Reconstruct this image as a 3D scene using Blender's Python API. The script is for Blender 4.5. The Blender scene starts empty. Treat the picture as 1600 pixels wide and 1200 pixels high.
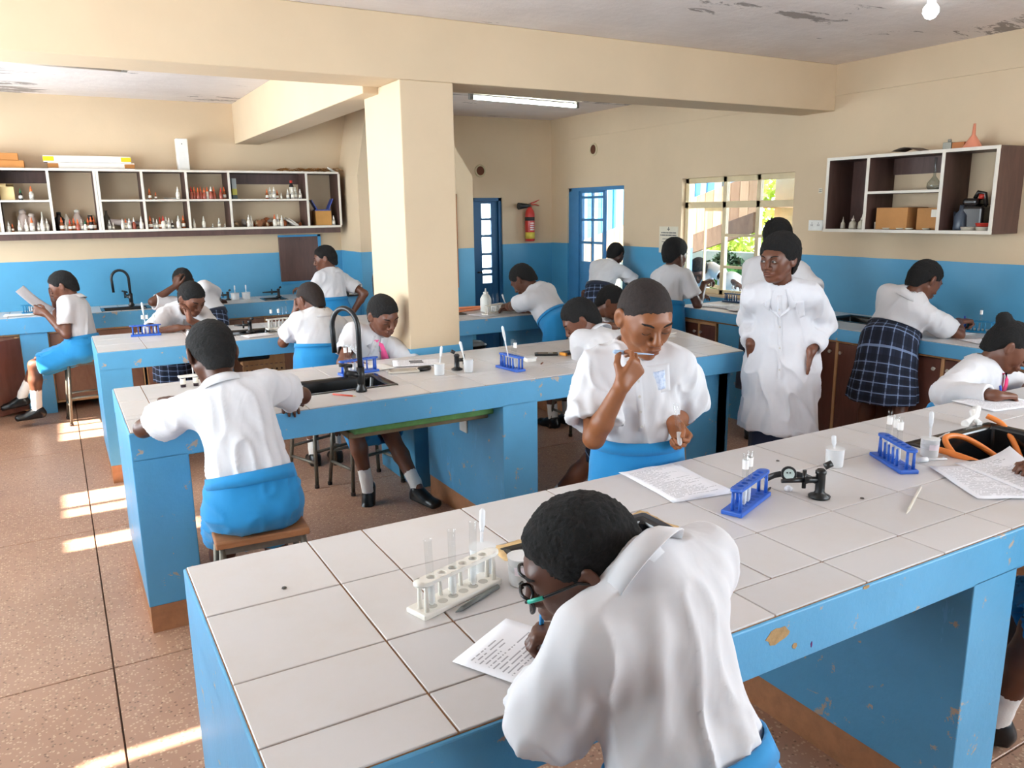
import bpy, bmesh, math, random
import numpy as np
from mathutils import Matrix, Vector
rnd = random.Random(7)
S = bpy.context.scene
COL = S.collection
# ------------------------------------------------------------------ camera
cd = bpy.data.cameras.new('camera'); cam = bpy.data.objects.new('camera', cd); COL.objects.link(cam)
cd.sensor_width = 36.0; cd.lens = 1234.15 / 1600 * 36.0; cd.clip_start = .02; cd.clip_end = 200
RX = (0.86705459, -0.49802557, -0.01366974); RY = (-0.11766832, -0.17804315, -0.97696203); RZ = (0.48411827, 0.84868791, -0.21297496)
cam.matrix_world = Matrix(((RX[0], -RY[0], -RZ[0], 0), (RX[1], -RY[1], -RZ[1], 0), (RX[2], -RY[2], -RZ[2], 1.72), (0, 0, 0, 1)))
S.camera = cam
# ------------------------------------------------------------------ light
W = bpy.data.worlds.new('sky'); S.world = W; W.use_nodes = True
nt = W.node_tree; nt.nodes.clear()
wo = nt.nodes.new('ShaderNodeOutputWorld'); bg = nt.nodes.new('ShaderNodeBackground')
bg.inputs['Color'].default_value = (0.84, 0.93, 1.0, 1); bg.inputs['Strength'].default_value = 11.0
nt.links.new(bg.outputs[0], wo.inputs[0])
sl = bpy.data.lights.new('sun', 'SUN'); sl.energy = 30; sl.angle = math.radians(.6); sl.color = (1, .93, .82)
so = bpy.data.objects.new('sun', sl); COL.objects.link(so)
SUN = Vector((-.815, 0, .575)).normalized()
so.rotation_euler = SUN.to_track_quat('Z', 'Y').to_euler()
def portal(name, loc, to, sx, sy):
    l = bpy.data.lights.new(name, 'AREA'); l.shape = 'RECTANGLE'; l.size = sx; l.size_y = sy
    l.cycles.is_portal = True
    o = bpy.data.objects.new(name, l); COL.objects.link(o); o.location = loc
    o.rotation_euler = Vector(to).to_track_quat('-Z', 'Z').to_euler()
portal('window_portal', (-1.62, 4.95, 1.64), (1, 0, 0), 7.3, 1.4)
portal('window_portal', (3.85, -2.62, 2.05), (0, 1, 0), 2.9, 1.1)
portal('window_portal', (5.72, -1.0, 1.86), (-1, 0, 0), 2.4, 1.5)
portal('window_portal', (5.72, 5.52, 1.48), (-1, 0, 0), 1.5, 1.1)
S.view_settings.view_transform = 'Standard'; S.view_settings.look = 'None'
S.view_settings.gamma = 1; S.view_settings.use_curve_mapping = False
S.view_settings.exposure = 0.57
S.cycles.max_bounces = 10; S.cycles.diffuse_bounces = 6; S.cycles.glossy_bounces = 4; S.cycles.transmission_bounces = 8; S.cycles.transparent_max_bounces = 12
S.cycles.caustics_reflective = False; S.cycles.caustics_refractive = False
S.cycles.use_denoising = True; S.cycles.sample_clamp_indirect = 8
# ------------------------------------------------------------------ materials
def lin(h):
    h = h.lstrip('#'); v = [int(h[i:i+2], 16)/255 for i in (0, 2, 4)]
    return tuple(c/12.92 if c <= .04045 else ((c+.055)/1.055)**2.4 for c in v)
MATS = {}
class NT:
    def __init__(s, name):
        s.m = bpy.data.materials.new(name); s.m.use_nodes = True; s.t = s.m.node_tree
        s.b = s.t.nodes['Principled BSDF']
    def n(s, typ, **k):
        o = s.t.nodes.new(typ)
        for a, v in k.items():
            if a.startswith('_'): setattr(o, a[1:], v)
            else: o.inputs[a.replace('__', ' ')].default_value = v
        return o
    def l(s, a, b): s.t.links.new(a, b)
    def coord(s, kind='Object'):
        return s.n('ShaderNodeTexCoord').outputs[kind]
    def noise(s, scale, detail=3, rough=.55, vec=None, dist=0):
        o = s.n('ShaderNodeTexNoise', Scale=scale, Detail=detail, Roughness=rough, Distortion=dist)
        if vec is not None: s.l(vec, o.inputs['Vector'])
        return o.outputs['Fac']
    def ramp(s, fac, stops):
        r = s.n('ShaderNodeValToRGB'); cr = r.color_ramp
        while len(cr.elements) < len(stops): cr.elements.new(.5)
        for e, (p, c) in zip(cr.elements, stops):
            e.position = p; e.color = tuple(c)+(1,) if len(c) == 3 else c
        s.l(fac, r.inputs[0]); return r.outputs[0]
    def mix(s, f, a, b, mode='MIX'):
        o = s.n('ShaderNodeMix', _data_type='RGBA', _blend_type=mode)
        for i, v in ((0, f), (6, a), (7, b)):
            if hasattr(v, 'is_linked'): s.l(v, o.inputs[i])
            else: o.inputs[i].default_value = v if i == 0 else (tuple(v)+(1,) if len(v) == 3 else v)
        return o.outputs[2]
    def math(s, op, a, b=0.0, clamp=False):
        o = s.n('ShaderNodeMath', _operation=op, _use_clamp=clamp)
        for i, v in ((0, a), (1, b)):
            if hasattr(v, 'is_linked'): s.l(v, o.inputs[i])
            else: o.inputs[i].default_value = v
        return o.outputs[0]
    def map(s, vec, scale=(1, 1, 1), rot=(0, 0, 0)):
        o = s.n('ShaderNodeMapping'); o.inputs['Scale'].default_value = scale; o.inputs['Rotation'].default_value = rot
        s.l(vec, o.inputs['Vector']); return o.outputs[0]
    def bump(s, h, strength=.3, dist=.01):
        o = s.n('ShaderNodeBump', Strength=strength, Distance=dist); s.l(h, o.inputs['Height']); s.l(o.outputs[0], s.b.inputs['Normal'])
    def color(s, c):
        if hasattr(c, 'is_linked'): s.l(c, s.b.inputs['Base Color'])
        else: s.b.inputs['Base Color'].default_value = tuple(c)+(1,)
    def done(s, rough=.5, metal=0.0, **k):
        s.b.inputs['Roughness'].default_value = rough; s.b.inputs['Metallic'].default_value = metal
        for a, v in k.items(): s.b.inputs[a.replace('__', ' ')].default_value = v
        return s.m
def mat(name, c, rough=.5, metal=0.0, var=.06, scale=8, bump=0.0, bscale=60, coords='Object', **k):
    """plain surface: a colour with a little procedural mottling and relief"""
    if name in MATS: return MATS[name]
    if isinstance(c, str): c = lin(c)
    t = NT(name); v = t.coord(coords)
    n = t.noise(scale, 4, .6, v)
    lo = tuple(x*(1-var) for x in c); hi = tuple(min(1, x*(1+var)) for x in c)
    t.color(t.ramp(n, [(.3, lo), (.7, hi)]))
    if bump: t.bump(t.noise(bscale, 3, .6, v), bump, .004)
    MATS[name] = t.done(rough, metal, **k); return MATS[name]
def mat_wood(name, c1, c2, rough=.45, scale=(3, 30, 3), coords='Object'):
    if name in MATS: return MATS[name]
    t = NT(name); v = t.map(t.coord(coords), scale)
    n = t.noise(2.0, 6, .65, v, .8)
    t.color(t.ramp(n, [(.25, lin(c1)), (.75, lin(c2))])); t.bump(n, .08, .003)
    MATS[name] = t.done(rough); return MATS[name]
def mat_glass(name, c=(.97, .99, 1), rough=.02, ior=1.45, alpha=1, thin=True):
    """thin clear glass: a mix of transparency and a mirror-like sheen"""
    if name in MATS: return MATS[name]
    t = NT(name); t.t.nodes.remove(t.b)
    out = t.t.nodes['Material Output']
    tr = t.n('ShaderNodeBsdfTransparent'); tr.inputs[0].default_value = tuple(c)+(1,)
    gl = t.n('ShaderNodeBsdfGlossy', Roughness=rough); fr = t.n('ShaderNodeLayerWeight', Blend=.5)
    f = t.math('ADD', t.math('MULTIPLY', t.math('POWER', fr.outputs['Facing'], 4.0), .55*(ior-.9)), .045, True); f = t.math('ADD', f, 1-alpha, True)
    mx = t.n('ShaderNodeMixShader'); t.l(f, mx.inputs[0]); t.l(tr.outputs[0], mx.inputs[1]); t.l(gl.outputs[0], mx.inputs[2])
    t.l(mx.outputs[0], out.inputs[0]); MATS[name] = t.m; return t.m
def mat_frost(name, c=(.93,.94,.95), clear=.55, rough=.3):
    """cloudy translucent plastic"""
    if name in MATS: return MATS[name]
    t = NT(name); out = t.t.nodes['Material Output']; t.color(c); t.b.inputs['Roughness'].default_value = rough
    tr = t.n('ShaderNodeBsdfTransparent'); tr.inputs[0].default_value = tuple(c)+(1,); lw = t.n('ShaderNodeLayerWeight', Blend=.5)
    f = t.math('SUBTRACT', clear, t.math('MULTIPLY', lw.outputs['Facing'], clear*.75), True)
    mx = t.n('ShaderNodeMixShader'); t.l(f, mx.inputs[0]); t.l(t.b.outputs[0], mx.inputs[1]); t.l(tr.outputs[0], mx.inputs[2]); t.l(mx.outputs[0], out.inputs[0])
    MATS[name] = t.m; return t.m
def mat_emit(name, c, strength):
    t = NT(name); t.b.inputs['Emission Color'].default_value = tuple(c)+(1,); t.b.inputs['Emission Strength'].default_value = strength
    t.color(c); return t.done(.5)
# ------------------------------------------------------------------ mesh builder
class MB:
    def __init__(s): s.v = []; s.f = []; s.sm = []
    def add(s, vs, fs, smooth=False):
        o = len(s.v); s.v += [tuple(map(float, p)) for p in vs]; s.f += [tuple(i+o for i in q) for q in fs]; s.sm += [smooth]*len(fs); return s
    def box(s, lo, hi):
        x0, y0, z0 = lo; x1, y1, z1 = hi
        return s.add([(x0,y0,z0),(x1,y0,z0),(x1,y1,z0),(x0,y1,z0),(x0,y0,z1),(x1,y0,z1),(x1,y1,z1),(x0,y1,z1)],
            [(0,3,2,1),(4,5,6,7),(0,1,5,4),(1,2,6,5),(2,3,7,6),(3,0,4,7)])
    def obox(s, c, sz, rz=0, rx=0, ry=0):
        M = Matrix.Rotation(rz,3,'Z') @ Matrix.Rotation(ry,3,'Y') @ Matrix.Rotation(rx,3,'X'); c = Vector(c); h = [q/2 for q in sz]
        b = MB().box((-h[0],-h[1],-h[2]), tuple(h))
        return s.add([c + M@Vector(p) for p in b.v], b.f)
    def prism(s, pts, z0, z1):
        n = len(pts)
        return s.add([(p[0],p[1],z0) for p in pts]+[(p[0],p[1],z1) for p in pts],
            [tuple(range(n-1,-1,-1)), tuple(range(n,2*n))]+[(i,(i+1)%n,(i+1)%n+n,i+n) for i in range(n)])
    def tube(s, pts, r, n=10, caps=True, closed=False):
        pts = [Vector(p) for p in pts]; m = len(pts); rs = r if isinstance(r, (list, tuple)) else [r]*m
        vs = []; fs = []; prev = None
        for i, p in enumerate(pts):
            a = pts[(i-1) % m] if (closed or i > 0) else p; b = pts[(i+1) % m] if (closed or i < m-1) else p
            t = (b-a).normalized()
            if prev is None:
                u = t.orthogonal().normalized()
            else:
                u = (prev - t*prev.dot(t)); u = u.normalized() if u.length > 1e-6 else t.orthogonal().normalized()
            prev = u; w = t.cross(u)
            for k in range(n):
                an = 2*math.pi*k/n; vs.append(p + (u*math.cos(an)+w*math.sin(an))*rs[i])
        for i in range(m if closed else m-1):
            j = (i+1) % m
            for k in range(n):
                k2 = (k+1) % n; fs.append((i*n+k, i*n+k2, j*n+k2, j*n+k))
        s.add(vs, fs, True)
        if caps and not closed:
            o = len(s.v)-len(vs)
            s.f += [tuple(o+k for k in range(n-1,-1,-1)), tuple(o+(m-1)*n+k for k in range(n))]; s.sm += [False, False]
        return s
    def cyl(s, a, b, r, r2=None, n=16, caps=True): return s.tube([a, b], [r, r if r2 is None else r2], n, caps)
    def lathe(s, prof, c=(0,0,0), n=20, smooth=True, closed=False):
        """profile of (r, z), turned about z"""
        vs = []; fs = []; m = len(prof)
        for r, z in prof:
            for k in range(n):
                an = 2*math.pi*k/n; vs.append((c[0]+r*math.cos(an), c[1]+r*math.sin(an), c[2]+z))
        for i in range(m-1):
            for k in range(n):
                k2 = (k+1) % n; fs.append((i*n+k, i*n+k2, (i+1)*n+k2, (i+1)*n+k))
        s.add(vs, fs, smooth)
        o = len(s.v)-len(vs)
        if prof[0][0] > 1e-5 and not closed: s.f.append(tuple(o+k for k in range(n-1,-1,-1))); s.sm.append(False)
        if prof[-1][0] > 1e-5 and not closed: s.f.append(tuple(o+(m-1)*n+k for k in range(n))); s.sm.append(False)
        return s
    def build(s, name, m, parent=None, loc=(0,0,0), rz=0, bevel=0, org=(0,0,0), solid=0, seg=2):
        me = bpy.data.meshes.new(name); me.from_pydata([(p[0]-org[0],p[1]-org[1],p[2]-org[2]) for p in s.v], [], s.f)
        me.polygons.foreach_set('use_smooth', s.sm); me.materials.append(m); me.update()
        o = bpy.data.objects.new(name, me); COL.objects.link(o)
        o.location = loc; o.rotation_euler = (0,0,rz)
        if parent: o.parent = parent
        if bevel:
            b = o.modifiers.new('bevel','BEVEL'); b.width = bevel; b.segments = seg; b.limit_method = 'ANGLE'; b.angle_limit = .7
        if solid:
            b = o.modifiers.new('solid','SOLIDIFY'); b.thickness = solid; b.offset = 0
        return o
def tag(o, label=None, cat=None, group=None, kind=None):
    if label: o['label'] = label
    if cat: o['category'] = cat
    if group: o['group'] = group
    if kind: o['kind'] = kind
    return o
def empty(name, loc=(0,0,0), rz=0, label=None, cat=None, group=None, kind=None):
    o = bpy.data.objects.new(name, None); COL.objects.link(o); o.empty_display_size = .1
    o.location = loc; o.rotation_euler = (0,0,rz); return tag(o, label, cat, group, kind)
def copy_tree(o, loc=None, rz=None, label=None, group=None, parent=None):
    c = o.copy(); COL.objects.link(c)
    if parent is not None: c.parent = parent
    if loc is not None: c.location = loc
    if rz is not None: c.rotation_euler = (0,0,rz)
    if label: c['label'] = label
    if group: c['group'] = group
    for ch in list(o.children): copy_tree(ch, parent=c)
    return c
def structure(o): o['kind'] = 'structure'; return o
# ------------------------------------------------------------------ soft-volume modelling for people
F4 = np.float32
def A(*v): return np.array(v if len(v) > 1 else v[0], float)
def nrm(v): v = np.asarray(v, float); return v/max(1e-9, np.linalg.norm(v))
class Vol:
    """signed-distance grid; shapes blend into it and the zero level becomes one closed surface"""
    def __init__(s, lo, hi, h):
        s.lo = np.array(lo, float); s.h = h; s.n = np.ceil((np.array(hi)-s.lo)/h).astype(int)+1
        s.a = np.full(s.n, .3, F4)
    def win(s, lo, hi):
        i0 = np.clip(np.floor((np.array(lo)-s.lo)/s.h).astype(int), 0, s.n); i1 = np.clip(np.ceil((np.array(hi)-s.lo)/s.h).astype(int)+1, 0, s.n)
        if np.any(i1 <= i0): return None
        g = [(s.lo[k]+s.h*np.arange(i0[k], i1[k])).astype(F4) for k in range(3)]
        return (slice(i0[0],i1[0]), slice(i0[1],i1[1]), slice(i0[2],i1[2])), (g[0][:,None,None], g[1][None,:,None], g[2][None,None,:])
    def op(s, fn, lo, hi, k, mode):
        m = k+2.5*s.h; w = s.win(np.array(lo)-m, np.array(hi)+m)
        if w is None: return
        sl, P = w; d = fn(P).astype(F4); a = s.a[sl]
        if mode == '+':
            h = np.clip(.5+.5*(a-d)/k, 0, 1); s.a[sl] = a*(1-h)+d*h-k*h*(1-h)
        else:   # smooth subtract
            d = -d; h = np.clip(.5-.5*(a-d)/k, 0, 1); s.a[sl] = a*(1-h)+d*h+k*h*(1-h)
    def cone(s, a, b, r1, r2, k=.02, mode='+'):
        a = A(a); b = A(b); ba = b-a; l2 = max(1e-9, ba@ba); R = max(r1, r2)
        def fn(P):
            q = [P[i]-a[i] for i in range(3)]
            t = np.clip((q[0]*ba[0]+q[1]*ba[1]+q[2]*ba[2])/l2, 0, 1)
            return np.sqrt((q[0]-t*ba[0])**2+(q[1]-t*ba[1])**2+(q[2]-t*ba[2])**2)-(r1+(r2-r1)*t)
        s.op(fn, np.minimum(a,b)-R, np.maximum(a,b)+R, k, mode)
    def ell(s, c, r, Fr, k=.02, mode='+'):
        """ellipsoid with radii r along the columns of frame Fr"""
        c = A(c); r = A(r); R = r.max()
        def fn(P):
            q = [P[i]-c[i] for i in range(3)]; k0 = 0; k1 = 0
            for j in range(3):
                e = q[0]*Fr[0][j]+q[1]*Fr[1][j]+q[2]*Fr[2][j]
                k0 = k0+(e/r[j])**2; k1 = k1+(e/r[j]**2)**2
            k0 = np.sqrt(k0); return k0*(k0-1)/np.maximum(np.sqrt(k1), 1e-6)
        ext = np.sqrt(sum((np.array([Fr[i][j] for i in range(3)])*r[j])**2 for j in range(3)))
        s.op(fn, c-ext, c+ext, k, mode)
    def econe(s, a, b, l, ra, rb, k=.03, mode='+'):
        """tapered limb of oval section: ra, rb = (radius across l, radius the other way)"""
        a = A(a); b = A(b); ba = b-a; L = np.linalg.norm(ba); u = ba/max(L,1e-9); l = nrm(A(l)-u*(A(l)@u)); f = np.cross(l, u); R = max(*ra, *rb)
        def fn(P):
            q = [P[i]-a[i] for i in range(3)]
            d3 = lambda v: q[0]*v[0]+q[1]*v[1]+q[2]*v[2]
            t = d3(u); tc = np.clip(t/L, 0, 1); rl = ra[0]+(rb[0]-ra[0])*tc; rf = ra[1]+(rb[1]-ra[1])*tc; rm = np.minimum(rl, rf)
            x = d3(l)/rl; y = d3(f)/rf; z = (t-tc*L)/rm
            return (np.sqrt(x*x+y*y+z*z)-1)*rm
        s.op(fn, np.minimum(a,b)-R, np.maximum(a,b)+R, k, mode)
    def cut(s, p, n, c, r):
        """remove what lies beyond the plane (p, n) within r of c"""
        p = A(p); n = nrm(n); w = s.win(A(c)-r, A(c)+r)
        if w is None: return
        sl, P = w; d = ((P[0]-p[0])*n[0]+(P[1]-p[1])*n[1]+(P[2]-p[2])*n[2]).astype(F4); s.a[sl] = np.maximum(s.a[sl], d)
    def at(s, p):
        i = np.round((A(p)-s.lo)/s.h).astype(int)
        if np.any(i < 0) or np.any(i >= s.n): return 1.
        f = (A(p)-s.lo)/s.h; i = np.floor(f).astype(int); f = f-i
        if np.any(i < 0) or np.any(i+1 >= s.n): return 1.
        b = s.a[i[0]:i[0]+2, i[1]:i[1]+2, i[2]:i[2]+2].astype(float)
        b = b[0]*(1-f[0])+b[1]*f[0]; b = b[0]*(1-f[1])+b[1]*f[1]; return float(b[0]*(1-f[2])+b[1]*f[2])
    def march(s, p, d, n=120, step=None):
        p = A(p); d = nrm(d); step = step or s.h*.5
        for _ in range(n):
            if s.at(p) <= 0: return p
            p = p+d*step
        return None
    def mesh(s):
        a = s.a; sg = a < 0
        c = np.zeros(np.array(a.shape)-1, np.int8)
        sl = lambda o: tuple(slice(o[k], a.shape[k]-1+o[k]) for k in range(3))
        corners = [(i,j,k) for i in (0,1) for j in (0,1) for k in (0,1)]
        for o in corners: c += sg[sl(o)]
        act = (c > 0) & (c < 8); ix = np.argwhere(act); N = len(ix)
        if N == 0: return np.zeros((0,3)), np.zeros((0,4), int)
        val = np.stack([a[ix[:,0]+o[0], ix[:,1]+o[1], ix[:,2]+o[2]] for o in corners], 1).astype(float)
        pos = np.zeros((N,3)); cnt = np.zeros(N)
        cp = np.array(corners, float)
        for i in range(8):
            for j in range(i+1, 8):
                if np.abs(cp[i]-cp[j]).sum() == 1:
                    m = (val[:,i] < 0) != (val[:,j] < 0); t = np.where(m, val[:,i]/np.where(m, val[:,i]-val[:,j], 1), 0)
                    pos += m[:,None]*(cp[i]+t[:,None]*(cp[j]-cp[i])); cnt += m
        V = s.lo+s.h*(ix+pos/cnt[:,None])
        cid = np.full(act.shape, -1, np.int64); cid[act] = np.arange(N); Q = []
        for ax in range(3):
            u, v = [k for k in range(3) if k != ax]
            lo = [slice(None)]*3; hi = [slice(None)]*3; lo[ax] = slice(0,-1); hi[ax] = slice(1,None)
            for k in (u, v): lo[k] = slice(1,-1); hi[k] = slice(1,-1)
            A0 = sg[tuple(lo)]; A1 = sg[tuple(hi)]; e = np.argwhere(A0 != A1); fl = A0[A0 != A1]
            e[:,u] += 1; e[:,v] += 1
            def C(du, dv):
                q = e.copy(); q[:,u] -= du; q[:,v] -= dv; return cid[q[:,0], q[:,1], q[:,2]]
            q = np.stack([C(0,0), C(1,0), C(1,1), C(0,1)], 1)
            flip = fl if ax != 1 else ~fl
            q[~flip] = q[~flip][:,::-1]; Q.append(q)
        return V, np.concatenate(Q)
def hash3(i, j, k, sd):
    h = (i*374761393 + j*668265263 + k*2147483647 + sd*974634777) & 0xffffffff
    h = ((h ^ (h >> 13))*1274126177) & 0xffffffff; return ((h ^ (h >> 16)) & 0xffff)/32767.5-1
def vnoise(P, sd=0):
    I = np.floor(P).astype(np.int64); f = P-I; f = f*f*(3-2*f); r = 0
    for a in (0,1):
        for b in (0,1):
            for c in (0,1):
                w = (f[:,0] if a else 1-f[:,0])*(f[:,1] if b else 1-f[:,1])*(f[:,2] if c else 1-f[:,2])
                r = r+w*hash3(I[:,0]+a, I[:,1]+b, I[:,2]+c, sd)
    return r
def vnormals(V, Q):
    n = np.cross(V[Q[:,2]]-V[Q[:,0]], V[Q[:,3]]-V[Q[:,1]]); N = np.zeros_like(V)
    for k in range(4):
        for d in range(3): N[:,d] += np.bincount(Q[:,k], n[:,d], len(V))
    return N/np.maximum(np.linalg.norm(N, axis=1), 1e-12)[:,None]
def smooth_mesh(V, Q, it=1, lam=.5):
    E = np.concatenate([Q[:,[0,1]], Q[:,[1,2]], Q[:,[2,3]], Q[:,[3,0]]]); cnt = np.bincount(E.ravel(), minlength=len(V))
    for _ in range(it):
        M = np.stack([np.bincount(E[:,0], V[E[:,1],d], len(V))+np.bincount(E[:,1], V[E[:,0],d], len(V)) for d in range(3)], 1)/np.maximum(cnt,1)[:,None]
        V = V+(M-V)*lam
    return V
def np_obj(name, V, Q, m, parent=None, org=(0,0,0), uv=None, tint=None):
    me = bpy.data.meshes.new(name); nq = len(Q); k = Q.shape[1]
    me.vertices.add(len(V)); me.vertices.foreach_set('co', (V-np.array(org)).astype(F4).ravel())
    me.loops.add(nq*k); me.loops.foreach_set('vertex_index', Q.astype(np.int32).ravel())
    me.polygons.add(nq); me.polygons.foreach_set('loop_start', np.arange(0, nq*k, k, dtype=np.int32))
    me.polygons.foreach_set('use_smooth', np.ones(nq, bool)); me.update(calc_edges=True)
    if uv is not None:
        at = me.attributes.new('weave', 'FLOAT_VECTOR', 'POINT'); at.data.foreach_set('vector', np.concatenate([uv, np.zeros((len(uv),1))], 1).astype(F4).ravel())
    if tint is not None:
        at = me.attributes.new('tint', 'FLOAT_COLOR', 'POINT'); at.data.foreach_set('color', np.concatenate([tint, np.ones((len(tint),1))], 1).astype(F4).ravel())
    me.materials.append(m); o = bpy.data.objects.new(name, me); COL.objects.link(o)
    if parent: o.parent = parent
    return o
def frame(yaw, pitch=0, roll=0):
    """columns: forward, left, up; pitch leans forward, roll leans to the right"""
    y, p, r = (math.radians(q) for q in (yaw, pitch, roll)); z = A(0,0,1)
    f = A(math.cos(y), math.sin(y), 0); l = A(-math.sin(y), math.cos(y), 0)
    f2 = f*math.cos(p)-z*math.sin(p); u = z*math.cos(p)+f*math.sin(p)
    return np.stack([f2, l*math.cos(r)+u*math.sin(r), u*math.cos(r)-l*math.sin(r)], 1)
def ik(a, c, l1, l2, pole):
    """middle joint of a two-bone limb from a to c; returns joint and the end actually reached"""
    a = A(a); c = A(c); d = c-a; L = np.linalg.norm(d); mx = (l1+l2)*.995
    if L > mx: c = a+d*mx/L; d = c-a; L = mx
    u = d/L; x = (l1*l1-l2*l2+L*L)/(2*L); h = math.sqrt(max(0, l1*l1-x*x)); p = A(pole)-u*(A(pole)@u)
    return a+u*x+nrm(p)*h, c
# skin and cloth -----------------------------------------------------
def mat_skin(name, c):
    if name in MATS: return MATS[name]
    t = NT(name); v = t.coord(); n = t.noise(14, 4, .6, v); c = lin(c)
    base = t.ramp(n, [(.3, tuple(x*.88 for x in c)), (.7, tuple(min(1,x*1.1) for x in c))])
    at = t.n('ShaderNodeAttribute', _attribute_name='tint')
    t.color(t.mix(1.0, base, at.outputs['Color'], 'MULTIPLY')); t.bump(t.noise(220, 2, .5, v), .06, .001)
    MATS[name] = t.done(.42, Specular__IOR__Level=.45); return MATS[name]
def mat_cloth(name, c, var=.03, rough=.85, fold=.25):
    if name in MATS: return MATS[name]
    t = NT(name); v = t.coord(); c = lin(c)
    t.color(t.ramp(t.noise(7, 4, .6, v), [(.3, tuple(x*(1-var) for x in c)), (.7, tuple(min(1,x*(1+var)) for x in c))]))
    a = t.noise(6, 3, .5, t.map(v, (1.3, 1.3, .6)), .6); t.bump(a, fold, .03)
    MATS[name] = t.done(rough, Sheen__Weight=.15); return MATS[name]
def mat_plaid():
    if 'plaid' in MATS: return MATS['plaid']
    t = NT('plaid'); at = t.n('ShaderNodeAttribute', _attribute_name='weave'); sp = t.n('ShaderNodeSeparateXYZ'); t.l(at.outputs['Vector'], sp.inputs[0])
    def lines(ch, off, w, per=.062):
        f = t.math('FRACT', t.math('ADD', t.math('DIVIDE', ch, per), off)); return t.math('LESS_THAN', f, w)
    col = lin('#20293f')
    for ch in (sp.outputs[0], sp.outputs[1]):
        col = t.mix(t.math('MULTIPLY', lines(ch, .3, .42), .55), col, lin('#0c1020'))
        col = t.mix(t.math('MULTIPLY', lines(ch, .72, .11), .62), col, lin('#8fa6cf'))
    t.color(col); t.bump(t.noise(12, 4, .6, t.coord()), .3, .03); MATS['plaid'] = t.done(.9); return MATS['plaid']
def mat_hair():
    if 'hair' in MATS: return MATS['hair']
    t = NT('hair'); v = t.coord(); t.color(t.ramp(t.noise(60, 4, .7, v), [(.35, lin('#080606')), (.75, lin('#110d0c'))]))
    t.bump(t.noise(170, 5, .8, v), .9, .012); MATS['hair'] = t.done(.85); return MATS['hair']
MSHIRT = mat_cloth('white_shirt', '#d2d1d4', fold=.22); MBLUE = mat_cloth('blue_skirt', '#1b86c2', .05); MCOAT = mat_cloth('white_coat', '#d6d6db')
MSOCK = mat('white_sock', '#e9e6e2', .9, bump=.3, bscale=150); MSHOE = mat('black_shoe', '#0d0d0f', .3)
MDARK = mat('dark_lash', '#0b0706', .6); MEYE = mat('eye_white', '#a39b92', .3); MPINK = mat_cloth('pink_tie', '#ff5f9c'); MRED = mat_cloth('crimson_tie', '#e0336f')
MBLACK_ = mat('black_frame', '#0e0e10', .25); MNAVY = mat_cloth('navy_skirt', '#141a33')
# hand ---------------------------------------------------------------
CURL = {'flat': (4,6,4,-12), 'relaxed': (26,34,22,-5), 'pen': (52,62,38,18), 'hold': (58,66,40,20), 'pinch': (48,50,30,24), 'fist': (82,92,55,30)}
def hand(V, w, d, pn, side, mode, s, k=.005):
    """palm, four unequal fingers and a thumb, grown from the wrist w along d with the palm facing pn; side +1 = left hand"""
    d = nrm(d); pn = nrm(A(pn)-d*(A(pn)@d)); y = np.cross(pn, d)*(1 if side > 0 else -1)   # towards the thumb
    c = CURL[mode]; pt = lambda a, b, e: A(w)+(d*a+y*b+pn*e)*s
    tips = []
    for j, (by, L) in enumerate(((.030,.072), (.010,.080), (-.010,.074), (-.029,.058))):
        kn = pt(.088-.004*abs(j-1), by, -.002); V.cone(pt(.008, by*.62, 0), kn, .0145*s, .0125*s, .012)
        an = 0; p = kn; spread = (1.2-j)*.07; cj = 1+.08*(j-1)
        for q, (fr, r) in enumerate(((.46,.0092), (.30,.0084), (.24,.0076))):
            an += math.radians(c[q])*cj; dd = nrm(d*math.cos(an)+pn*math.sin(an)+y*spread*math.cos(an))
            e = p+dd*L*fr*s; V.cone(p, e, r*s, (r-.0007)*s, k); p = e
        tips.append(p)
    a0 = math.radians(c[3]); b0 = pt(.022, .026, .008); dd = nrm(d*.72+y*.62+pn*(.25+math.sin(a0)))
    m = b0+dd*.040*s; V.cone(b0, m, .0145*s, .0115*s, .012)
    dd2 = nrm(d*.85+y*(.35-math.sin(a0)*.7)+pn*(.15+math.sin(a0)*1.1)); e = m+dd2*.030*s; V.cone(m, e, .0110*s, .0100*s, k)
    dd3 = nrm(d*.9+y*(.1-math.sin(a0)*.9)+pn*(.2+math.sin(a0)*1.0)); e2 = e+dd3*.024*s; V.cone(e, e2, .0100*s, .0082*s, k)
    return tips, e2
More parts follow.
